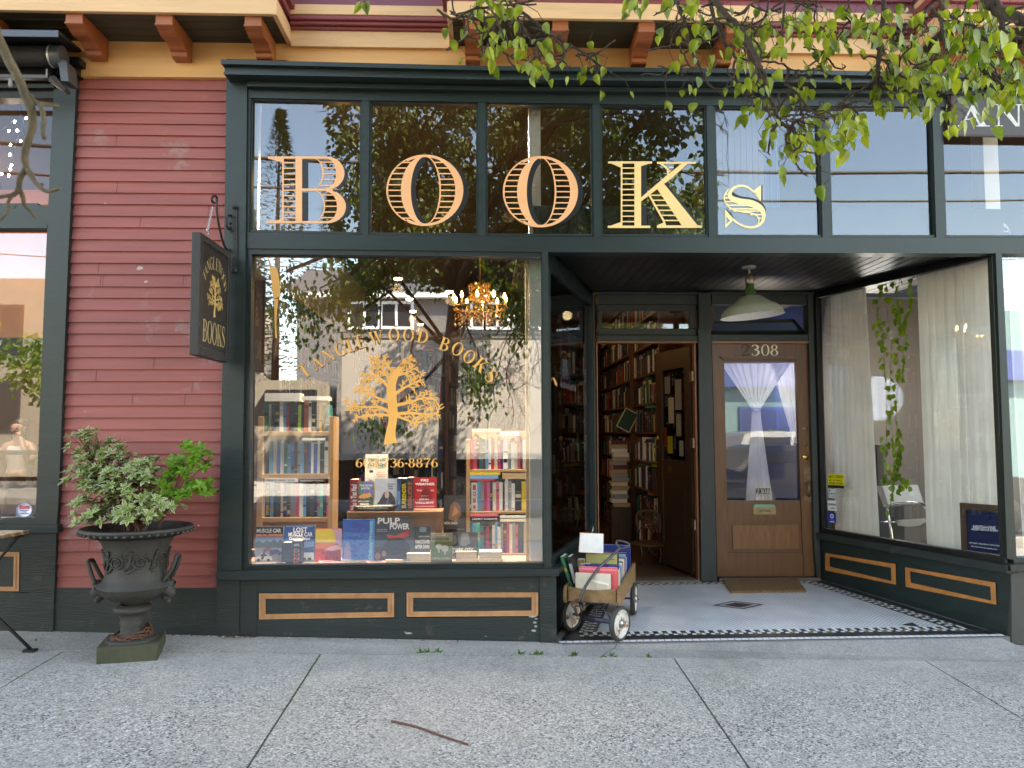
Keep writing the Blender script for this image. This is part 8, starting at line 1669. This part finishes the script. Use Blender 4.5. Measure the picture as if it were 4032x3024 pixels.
def pleaf(mb, p, d, L, nrm=None):
    nrm = nrm or V((r_.uniform(-1, 1), -1 + r_.uniform(-.6, .6), r_.uniform(-.5, .5))); s_ = nrm.cross(d)
    if s_.length < .01: return
    heart(mb, p, d, nrm, L, 0, r_.uniform(.45, .72), r_.choice((.05, .12, .25, .45)))
crown = MB()
for p in tips:
    if p.z < 3.25: continue
    for k in range(5):
        q_ = p + V((r_.gauss(0, .10), r_.gauss(0, .10), r_.gauss(-.03, .09)))
        if infr(q_, 90) or q_.y > -.5 or q_.z < 3.05 or not -.215 < q_.x / (5.3 - q_.y) < .31: continue
        d = V((r_.uniform(-.6, .6), r_.uniform(-.6, .6), -1 + r_.uniform(-.1, .9))); pleaf(crown, q_, d, r_.uniform(.065, .105))
# low drooping sprays around the trunk, seen mirrored in the display window
for (cx, cy, cz_, rx, rz, n_) in ((-.12, -6.2, 2.2, .27, .42, 240), (-1.6, -6.2, 1.5, .33, .16, 110), (-1.95, -6.0, 2.95, .25, .25, 60), (.5, -6.2, 2.9, .15, .3, 60), (-2.5, -6.1, 3.3, .5, .3, 240), (-3.0, -6.1, 3.45, .35, .4, 200), (-2.6, -6.1, 2.9, .3, .3, 60), (.75, -6.2, 3.2, .5, .2, 60)):
    a0 = V((cx, cy, cz_ + rz)); brM.tube([V(TP[2]) if abs(cx) < 3 else a0, V(((cx + TP[2][0]) / 2, (cy + TP[2][1]) / 2, cz_ + rz + .4)), a0, V((cx + .1, cy, cz_ - rz * .5))], [.03, .02, .012, .005], 6)
    for k in range(n_ * 2 // 2):
        q_ = V((cx + r_.gauss(0, rx * .6), cy + r_.gauss(0, .2), cz_ + r_.gauss(0, rz * .6)))
        if infr(q_, 90): continue
        pleaf(crown, q_, V((r_.uniform(-.5, .5), r_.uniform(-.4, .4), -1)), r_.uniform(.06, .10))
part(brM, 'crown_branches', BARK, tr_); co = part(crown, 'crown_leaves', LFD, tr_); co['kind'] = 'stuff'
# in-frame limbs, traced on their own depth
def limb(rf, pts, w0, w1, Y, store, dy=.0, n=7):
    P_ = [W(*rf(x, y), Y + dy * i / len(pts)) for i, (x, y) in enumerate(pts)]; c = [V(p) for p in cr([tuple(p) for p in P_], 4)]; m_ = len(c); sc = (5.3 + Y) / FPX / 1.659 / 2
    wob = [V((r_.uniform(-1, 1), r_.uniform(-1, 1), r_.uniform(-1, 1))) * .003 for _ in c]; c = [p + w_ for p, w_ in zip(c, wob)]
    frM.tube(c, [max(.0026, 1.22 * (w0 + (w1 - w0) * i / (m_ - 1)) * sc * r_.uniform(.88, 1.15)) for i in range(m_)], n); store.append((c, Y)); return c
LM = []
YT = -2.4
L_ = [(r3, [(120, -60), (220, 60), (300, 110), (390, 180), (470, 235), (540, 280), (620, 320), (690, 350), (760, 350)], 20, 8, -2.3), (r3, [(620, 320), (700, 380), (760, 420), (830, 470)], 12, 6, -2.3), (r3, [(200, -40), (240, 60), (230, 120), (280, 200), (320, 270), (380, 330), (370, 400), (350, 440)], 18, 8, -2.5),
      (r3, [(-30, 40), (60, 110), (100, 170), (160, 250), (130, 330), (200, 380), (300, 400), (370, 420)], 14, 7, -2.2), (r3, [(450, 220), (530, 330), (530, 400), (580, 450)], 12, 6, -2.4), (r3, [(-200, 90), (-60, 120), (60, 110), (180, 100), (300, 110)], 13, 8, -2.35), (r3, [(-240, 330), (-160, 280), (-60, 230), (60, 200)], 12, 8, -2.3), (r3, [(-300, 60), (-200, 120), (-60, 60), (80, 40), (220, 30), (390, -20)], 14, 12, -2.6),
      (r3, [(1220, -60), (1280, 30), (1310, 100), (1330, 200), (1350, 300), (1400, 400), (1440, 490), (1480, 560), (1530, 580), (1600, 580)], 26, 10, -2.1), (r3, [(1480, -60), (1500, 80), (1550, 200), (1590, 290), (1650, 370), (1640, 450), (1670, 540), (1750, 600), (1790, 640)], 24, 10, -2.5),
      (r3, [(1400, 450), (1330, 430), (1270, 440), (1200, 440), (1140, 430)], 12, 7, -2.1), (r3, [(1350, 300), (1300, 270), (1240, 300)], 10, 6, -2.15), (r3, [(1250, -30), (1280, 60), (1260, 120)], 10, 6, -2.3),
      (r3, [(1480, -60), (1560, 60), (1640, 140), (1700, 220), (1760, 320), (1825, 450)], 34, 28, -2.7), (r4, [(0, 265), (60, 400), (120, 480), (145, 580), (185, 680), (215, 780), (290, 840), (370, 880), (440, 900)], 30, 14, -2.7), (r4, [(285, 840), (270, 930), (310, 980), (400, 990), (470, 1000)], 14, 8, -2.7), (r4, [(330, 860), (320, 780), (370, 790), (440, 810), (480, 830)], 12, 7, -2.7),
      (r4, [(905, -60), (905, 150), (880, 330), (870, 480), (900, 540), (1000, 580), (1100, 600), (1190, 590), (1290, 600)], 30, 14, -2.5), (r4, [(870, 480), (850, 530), (800, 560), (720, 610), (660, 640), (600, 740), (590, 780)], 20, 8, -2.5), (r4, [(265, -60), (255, 150), (240, 400)], 14, 12, -2.8), (r4, [(260, 550), (350, 620), (400, 690), (460, 740), (530, 760)], 16, 8, -2.6),
      (r4, [(1560, -80), (1600, 0), (1650, 60), (1740, 100), (1860, 150)], 80, 60, -2.9), (r4, [(1650, 60), (1680, 150), (1700, 220), (1790, 250), (1850, 230)], 34, 20, -2.8), (r4, [(1220, 60), (1280, 130), (1290, 190), (1300, 270), (1330, 340)], 22, 12, -2.6), (r4, [(1250, -30), (1300, 60), (1350, 110), (1420, 150), (1500, 160)], 22, 14, -2.7),
      (r4, [(1240, 20), (1180, 80), (1100, 150), (1000, 170), (920, 190), (850, 160), (720, 150), (660, 110)], 20, 9, -2.4), (r4, [(1480, 160), (1530, 220), (1540, 280), (1500, 360), (1520, 440), (1600, 490), (1640, 540)], 22, 12, -2.6), (r4, [(890, 390), (950, 390), (1020, 380), (1080, 330), (1090, 270)], 14, 8, -2.5), (r4, [(-60, 380), (100, 400), (220, 410), (330, 460), (420, 460), (520, 460)], 14, 8, -2.6), (r4, [(-40, 100), (40, 30), (110, -20)], 12, 10, -2.5), (r4, [(240, 60), (160, 90), (100, 160), (60, 240)], 12, 6, -2.6),
      (r4, [(1540, 300), (1640, 340), (1700, 320), (1780, 350), (1850, 340)], 18, 12, -2.5), (r4, [(910, 490), (1000, 480), (1060, 520), (1090, 550)], 12, 7, -2.5), (r4, [(1300, 340), (1240, 400), (1180, 430), (1100, 440)], 12, 7, -2.6), (r4, [(1620, 480), (1700, 520), (1760, 500), (1840, 560)], 14, 8, -2.6), (r4, [(300, -40), (380, 30), (460, 70), (470, 30)], 12, 6, -2.5), (r4, [(650, 60), (720, 150)], 9, 8, -2.4), (r4, [(960, 300), (990, 200), (1060, 180), (1110, 150)], 12, 7, -2.5), (r4, [(460, 370), (520, 330), (530, 270)], 9, 5, -2.5)]
for rf, pts, w0, w1, Y in L_: limb(rf, pts, w0, w1, Y, LM, r_.uniform(-.15, .15))
# connect the in-frame limbs back to the tree above the frame
for q_ in (W(*r3(150, -60), -2.4), W(*r3(1220, -60), -2.1), W(*r3(1480, -60), -2.6), W(*r4(905, -60), -2.5), W(*r4(1560, -80), -2.9), W(*r4(265, -60), -2.8)):
    a = V((.3, -4.6, 4.2)); frM.tube([V(p) for p in cr([tuple(a), tuple(a.lerp(q_, .5) + V((0, 0, .5))), tuple(q_ + V((0, -.05, .3))), tuple(q_)], 4)], .016, 7)
frM.tube([V(TP[-1]), V((-.2, -5.2, 3.9)), V((.3, -4.6, 4.2))], [.08, .06, .04], 8)
lfM = MB(); tw = MB(); nl_ = 0
def leafy(c, Y, dens, rng=(.030, .066)):
    global nl_
    for i in range(1, len(c)):
        q_ = PX(c[i]); 
        if q_ is None: continue
        dx = 1.0 if q_[0] > 3350 else .8 if q_[0] > 2950 else .55
        if q_[0] < 2900: dx *= .75 if q_[1] < 300 else .5
        nk = dens * dx; nk = int(nk) + (r_.random() < nk - int(nk))
        for k in range(nk):
            d = V((r_.uniform(-.9, .9), r_.uniform(-.8, .8), -.9 + r_.uniform(-.3, 1.0))); pl_ = r_.uniform(.025, .07); s0 = c[i] + V((r_.uniform(-1, 1), r_.uniform(-1, 1), r_.uniform(-1.1, .4))) * .055; e_ = s0 + d.normalized() * pl_ * .6 + V((0, 0, -pl_ * .3))
            tw.tube([c[i], s0, e_], .0013, 4); dd = (d * .5 + V((0, 0, -.6))); pleaf(lfM, e_, dd, r_.uniform(*rng), V((r_.uniform(-.9, .9), -1, r_.uniform(-.8, .8)))); nl_ += 1
for c, Y in list(LM):
    leafy(c, Y, .36)
    for k in range(max(2, len(c) // 3)):     # crooked side twigs with short spurs
        i = r_.randint(1, len(c) - 1); p = c[i]; d = V((r_.uniform(-1, 1), r_.uniform(-.7, .7), r_.uniform(-.9, .5))).normalized(); pts = [p]
        for j in range(r_.randint(3, 6)): d = (d + V((r_.uniform(-.8, .8), r_.uniform(-.5, .5), r_.uniform(-.7, .6)))).normalized(); pts.append(pts[-1] + d * r_.uniform(.014, .03))
        q_ = PX(pts[-1])
        if q_ is None or (q_[1] > 820) or (q_[0] < 2850 and q_[1] > 330) or q_[0] < 1700: continue
        tw.tube(pts, [.0042] + [.0036] * (len(pts) - 2) + [.0028], 6)
        for p_ in pts[1:]:
            if r_.random() < .5: tw.tube([p_, p_ + V((r_.uniform(-1, 1), r_.uniform(-1, 1), r_.uniform(-1, 1))) * .010], .0022, 5)
        leafy(pts, Y, .34)
# two leaves and the dense mass by the right edge
for (x, y, n_, rx, ry) in ((3420, 60, 22, 90, 50), (3600, 120, 34, 140, 110), (3850, 130, 50, 170, 120), (3700, 300, 44, 240, 60), (3960, 330, 34, 90, 90), (3780, 430, 16, 130, 60), (3620, 400, 12, 70, 50), (3330, 470, 22, 90, 60), (3300, 560, 12, 60, 40), (2960, 160, 14, 120, 70), (2700, 20, 10, 90, 30), (2500, 15, 8, 50, 25), (1900, 20, 14, 100, 40), (2050, 190, 18, 160, 50), (1430, 5, 3, 30, 20), (3150, 70, 16, 120, 60), (3270, 150, 10, 60, 50)):
    for k in range(n_):
        px, py = x + r_.gauss(0, rx * .6), y + r_.gauss(0, ry * .6); Y = -2.5 + r_.uniform(-.35, .35); p = W(px, py, Y); pleaf(lfM, p, V((r_.uniform(-.6, .6), r_.uniform(-.4, .4), -1 + r_.uniform(-.1, .7))), r_.uniform(.038, .066), V((r_.uniform(-.8, .8), -1, r_.uniform(-.7, .7)))); tw.tube([p, p + V((r_.uniform(-.03, .03), 0, .04))], .001, 3); nl_ += 1
print('frame leaves', nl_)
part(frM, 'branch', BARK, tr_); lv_ = part(lfM, 'leaves', LF1, tr_); lv_['kind'] = 'stuff'; t2_ = part(tw, 'twigs', BARK, tr_); t2_['kind'] = 'stuff'
# bare limb close to the camera
YL = -4.05
bl = MB(); sc = (5.3 + YL) / FPX / 1.659 / 2
def bl_t(pts, w0, w1, dy=0.):
    P_ = [W(*r1(x, y), YL + dy * i / len(pts)) for i, (x, y) in enumerate(pts)]; c = [V(p) for p in cr([tuple(p) for p in P_], 5)]; m_ = len(c); bl.tube(c, [(w0 + (w1 - w0) * i / (m_ - 1)) * sc * r_.uniform(.93, 1.08) for i in range(m_)], 12)
bl_t([(-70, 100), (-10, 250), (60, 400), (120, 510), (165, 620), (205, 720), (212, 830), (180, 930), (160, 1030), (175, 1100)], 66, 40)
bl_t([(185, 620), (225, 665), (275, 680), (330, 685), (385, 692)], 46, 22, .05); bl_t([(262, 680), (280, 740), (285, 800), (278, 850), (290, 905)], 34, 26, -.04)
bl_t([(175, 1090), (130, 1170), (120, 1240), (80, 1275), (40, 1280), (-30, 1290)], 40, 24); bl_t([(120, 1200), (150, 1290), (160, 1340), (200, 1380), (235, 1425)], 30, 16, .03); bl_t([(180, 1100), (215, 1170), (265, 1225), (310, 1250), (390, 1232)], 36, 20, -.05); bl_t([(80, 1275), (50, 1330), (60, 1370), (20, 1420), (0, 1440)], 22, 14); bl_t([(265, 1225), (280, 1200)], 22, 16); bl_t([(110, 1340), (90, 1360)], 18, 10)
pp = W(*r1(-70, 100), YL); bl.tube([V(TP[2]), V((-.75, -5.3, 2.75)), V((-.95, -4.7, 2.7)), V((-.95, -4.2, 2.45)), pp], [.03, .022, .017, .0145, 66 * sc], 10)
part(bl, 'bare_limb', BARKG, tr_)

# ------------------------------------------------------------------ far side of the street: what the windows mirror
def wall_block(name, label, cat, x0, x1, yf_, yb_, h, mat_, wins, trim, roofm=None, band=None, roof_h=0, dark=None):
    t = thing(name, label, cat, ((x0 + x1) / 2, yf_, 0), None); mb = MB(); mb.box(x0, x1, yb_, yf_, 0, h); part(mb, 'wall', mat_, t)
    for (a, b, c, d) in wins:
        mb = MB(); mb.box(a - .1, b + .1, yf_, yf_ + .06, c - .1, d + .1); w0 = part(mb, 'window', trim, t); mb = MB(); mb.box(a, b, yf_ + .061, yf_ + .07, c, d); p_ = mb.build('pane', dark or DG, w0)
        mb = MB(); m_ = (a + b) / 2; mb.box(m_ - .04, m_ + .04, yf_ + .071, yf_ + .09, c, d); mb.build('glazing_bar', trim, w0)
    if band: mb = MB(); mb.box(x0 - .2, x1 + .2, yf_, yf_ + .35, band[0], band[1]); part(mb, 'eave_band', trim, t)
    if roofm: mb = MB(); mb.prism([(x0 - .3, yf_ + .4, h), (x0 - .3, yb_ - .4, h), (x0 - .3, (yf_ * 1.3 + yb_ * .7) / 2, h + roof_h)], (x1 - x0 + .6, 0, 0)); part(mb, 'roof', roofm, t)
    return t
DG = M('dark_far_glass', (.03, .035, .04), .1); WT = M('white_far_trim', (.8, .8, .78), .5); GSD = M('grey_far_siding', (.16, .15, .15), .7, var=.1, vs=1)
wall_block('townhouse', 'grey clapboard building with white sash windows across the street', 'building', -6.0, 6.5, -19, -27, 5.9, GSD, [(-4.3, -3.45, 4.8, 5.5), (-3.3, -2.4, 4.8, 5.5), (-.83, -.12, 4.8, 5.5), (0, .66, 4.8, 5.5), (.9, 1.8, 4.8, 5.5), (3.2, 4.4, 4.8, 5.5)] , WT, M('grey_roof', (.08, .075, .08), .8), (5.68, 5.9), 1.3)
wall_block('apartment_block', 'tan apartment block across the street from the cafe', 'building', -22, -9.5, -21, -30, 6.7, M('tan_stucco', (.40, .34, .27), .8, var=.06), [(x, x + 1.2, z, z + 1.5) for x in (-20, -17, -13.5, -11.3) for z in (1.6, 4.2)], M('dark_frame', (.06, .06, .06), .5))
wall_block('teal_shop', 'pale teal shop with a blue fascia across the street', 'building', 8.2, 18, -18, -26, 5.2, M('teal_stucco', (.22, .36, .36), .8), [(9, 11.5, .5, 2.2), (12.5, 15.5, .5, 2.4)], M('blue_fascia', (.06, .11, .34), .6), None, (3.0, 3.9), dark=M('blue_glass', (.03, .06, .22), .1))
mb = MB(); mb.box(.2, .9, -22.2, -21.4, 5.6, 7.9); tag(mb.build('chimney_stack', cm((176, 166, 160)), None), 'pale square chimney stack on the grey roof across the street', 'chimney')
TRL = M('cream_trailer_metal', (.46, .41, .375), .5, var=.05, vs=1.5)
bt = thing('box_truck', 'long cream riveted box truck parked along the far kerb', 'truck', (.5, -9.8, kz - .15)); gzr = kz - .15
mb = MB(); mb.box(-2.95, 4.4, -12.2, -9.8, .90, 3.42); part(mb, 'cargo_box', TRL, bt, .02)
mb = MB(); 
for z in (.90, 3.30): mb.box(-2.96, 4.42, -9.8, -9.775, z, z + .12)
for x in (-2.93, 4.3): mb.box(x, x + .09, -9.8, -9.775, 1.0, 3.3)
for k in range(60): mb.box(-2.9 + k * .122, -2.885 + k * .122, -9.775, -9.768, 3.34, 3.355)
for k in range(20): mb.box(-2.895, -2.88, -9.775, -9.768, 1.1 + k * .11, 1.115 + k * .11)
part(mb, 'riveted_trim', M('grey_trim_metal', (.33, .32, .31), .4, metal=.3), bt)
CRM = M('cream_truck_paint', (.33, .29, .235), .3, coat=.5, var=.03)
mb = MB(); mb.prism([(x, -9.9, z) for x, z in ((-3.1, .55), (-3.1, 2.38), (-3.3, 2.47), (-4.4, 2.47), (-4.62, 2.38), (-4.95, 1.62), (-6.2, 1.38), (-6.35, 1.2), (-6.4, .55))], (0, -1.9, 0)); part(mb, 'cab', CRM, bt, .06)
mb = MB(); mb.prism([(x, -9.895, z) for x, z in ((-3.35, 1.55), (-3.35, 2.28), (-4.35, 2.28), (-4.75, 1.6))], (0, .012, 0)); part(mb, 'side_window', DG, bt)
mb = MB(); mb.box(-3.1, 4.3, -12, -10, .12, .9); part(mb, 'chassis', AWM, bt)
for x in (-5.5, -2.2, 3.0):
    mb = MB(); mb.lathe([(0, 0), (.48, 0), (.5, -.03), (.5, -.25), (0, -.28)], (x, -9.82, gzr + .5), (0, 1, 0), 32); w0 = part(mb, 'wheel', RUB, bt); mb = MB(); mb.lathe([(.28, .004), (.24, -.02), (.08, .01), (0, .01)], (x, -9.82, gzr + .5), (0, 1, 0), 24); mb.build('rim', HUB, w0)
def car(name, label, x, y, col, L=4.6, Hc=1.75):
    t = thing(name, label, 'car', (x, y, gzr)); CP = M('car_paint_' + label.split()[0], col, .25, coat=1, var=.0); mb = MB(); pr = [(0, .35), (.02, .85), (.1, 1.0), (.5, Hc * .62), (.75, Hc * .96), (1.0, Hc), (3.0, Hc), (3.25, Hc * .95), (3.6, 1.02), (4.4, .92), (4.58, .75), (4.6, .35)]
    mb.prism([(x + a, y, gzr + b) for a, b in pr], (0, -1.8, 0)); part(mb, 'body', CP, t, .06)
    mb = MB(); mb.prism([(x + a, y + .004, gzr + b) for a, b in ((.72, 1.08), (.92, Hc * .92), (1.9, Hc * .92), (1.9, 1.08))], (0, .01, 0)); mb.prism([(x + a, y + .004, gzr + b) for a, b in ((2.0, 1.08), (2.0, Hc * .92), (2.95, Hc * .92), (3.45, 1.08))], (0, .01, 0)); part(mb, 'side_window', DG, t)
    for a in (.85, 3.7):
        mb = MB(); mb.lathe([(0, 0), (.31, 0), (.33, -.03), (.33, -.2), (0, -.2)], (x + a, y + .02, gzr + .33), (0, 1, 0), 28); w0 = part(mb, 'wheel', RUB, t); mb = MB(); mb.lathe([(.2, .005), (.18, -.01), (0, .012)], (x + a, y + .02, gzr + .33), (0, 1, 0), 20); mb.build('rim', HUB, w0)
    mb = MB(); mb.box(x - .01, x + .05, y - .3, y + .004, gzr + .85, gzr + 1.25); part(mb, 'tail_light', cm((180, 20, 30)), t)
car('parked_car', 'white estate car parked on the far side of the street', 5.6, -9.9, (.72, .72, .72)); car('parked_car', 'navy hatchback car nearer than the white one', 4.9, -7.2, (.015, .02, .045), Hc=1.45)
for i, (x, y, h, r0) in enumerate(((-8.3, -25, 14.3, 2.4), (-6.6, -27, 11.5, 2.0), (-9.8, -26, 10.5, 2.2))):
    t = thing('conifer', ('tallest pointed fir' if i == 0 else 'blunt mid green fir' if i == 1 else 'shorter fir') + ' standing behind the far roofs', 'tree', (x, y, 0), 'firs behind the far roofs'); mb = MB(); mb.tube([V((x, y, 0)), V((x, y, h))], [.2, .02], 8); part(mb, 'trunk', BARK, t); mb = MB(); rr = random.Random(i)
    for k in range(3000):
        z = h * (1 - rr.random() ** 1.6 * .8); rad = r0 * (1 - z / h) * 1.5 * rr.uniform(.3, 1) + .05; a = rr.uniform(0, 6.28); p = V((x + rad * math.cos(a), y + rad * math.sin(a), z)); s_ = rr.uniform(.14, .3); mb.add([p, p + V((math.cos(a) * s_, math.sin(a) * s_, s_ * rr.uniform(-.3, .5))), p + V((-math.sin(a) * s_ * .4, math.cos(a) * s_ * .4, s_ * .2))], [(0, 1, 2)])
    part(mb, 'crown', leafmat('fir_needles_%d' % i, (.03, .055, .02), (.07, .10, .03), 2, .2), t)
for i, (x, y, z, rr0) in enumerate(((-12.1, -17, 3.3, 1.6), (-10.8, -17.5, 2.4, 1.3), (-15.5, -17, 3.8, 1.8), (9.5, -16, .9, .8))):
    t = thing('leafy_tree' if i < 3 else 'green_bush', ('round light green tree, %s, across from the cafe' % ('middle one', 'smallest', 'largest')[i]) if i < 3 else 'small green bush before the teal shop', 'tree' if i < 3 else 'bush', (x, y, 0), 'trees across from the cafe' if i < 3 else None); mb = MB(); mb.tube([V((x, y, kz)), V((x, y, z))], [.12, .06], 8); part(mb, 'trunk', BARK, t); mb = MB(); rr = random.Random(i + 9)
    for k in range(900):
        a, b = rr.uniform(0, 6.28), math.acos(rr.uniform(-1, 1)); q_ = rr0 * rr.uniform(.5, 1); p = V((x + q_ * math.sin(b) * math.cos(a), y + q_ * math.sin(b) * math.sin(a), z + q_ * math.cos(b) * .8)); heart(mb, p, V((rr.uniform(-1, 1), rr.uniform(-1, 1), -.5)), V((rr.uniform(-1, 1), 1, .3)), rr.uniform(.12, .22), 0, .8)
    part(mb, 'crown', leafmat('street_leaf_%d' % i, (.10, .17, .03), (.22, .30, .05), 2, .4), t)
for i, (z0, z1, y, r0, lb) in enumerate(((7.05, 6.35, -8.2, .035, 'thick grey trolley cable, upper of the pair'), (6.55, 5.85, -8.3, .022, 'grey trolley cable, lower of the pair'), (9.3, 9.0, -11, .03, 'high cable over the far side of the street'), (6.1, 6.0, -14, .012, 'thin wire before the grey building'))):
    mb = MB(); mb.tube([V((-16 + 32 * k / 30, y, z0 + (z1 - z0) * k / 30 - .5 * math.sin(math.pi * k / 30))) for k in range(31)], r0, 8); tag(mb.build('overhead_cable', M('cable_grey', (.16, .14, .12), .6), None), lb, 'cable', 'cables over the street')
lmp = thing('street_lamp', 'white globe street lamp across from the cafe', 'street lamp', (-9.0, -14.6, kz)); mb = MB(); mb.tube([V((-9, -14.6, kz)), V((-9, -14.6, 2.6))], [.07, .045], 10); part(mb, 'post', IRON, lmp); mb = MB(); ball(mb, (-9, -14.6, 2.8), .2, .2, .26); part(mb, 'globe', cm((235, 235, 225)), lmp)
bpy.context.view_layer.update()
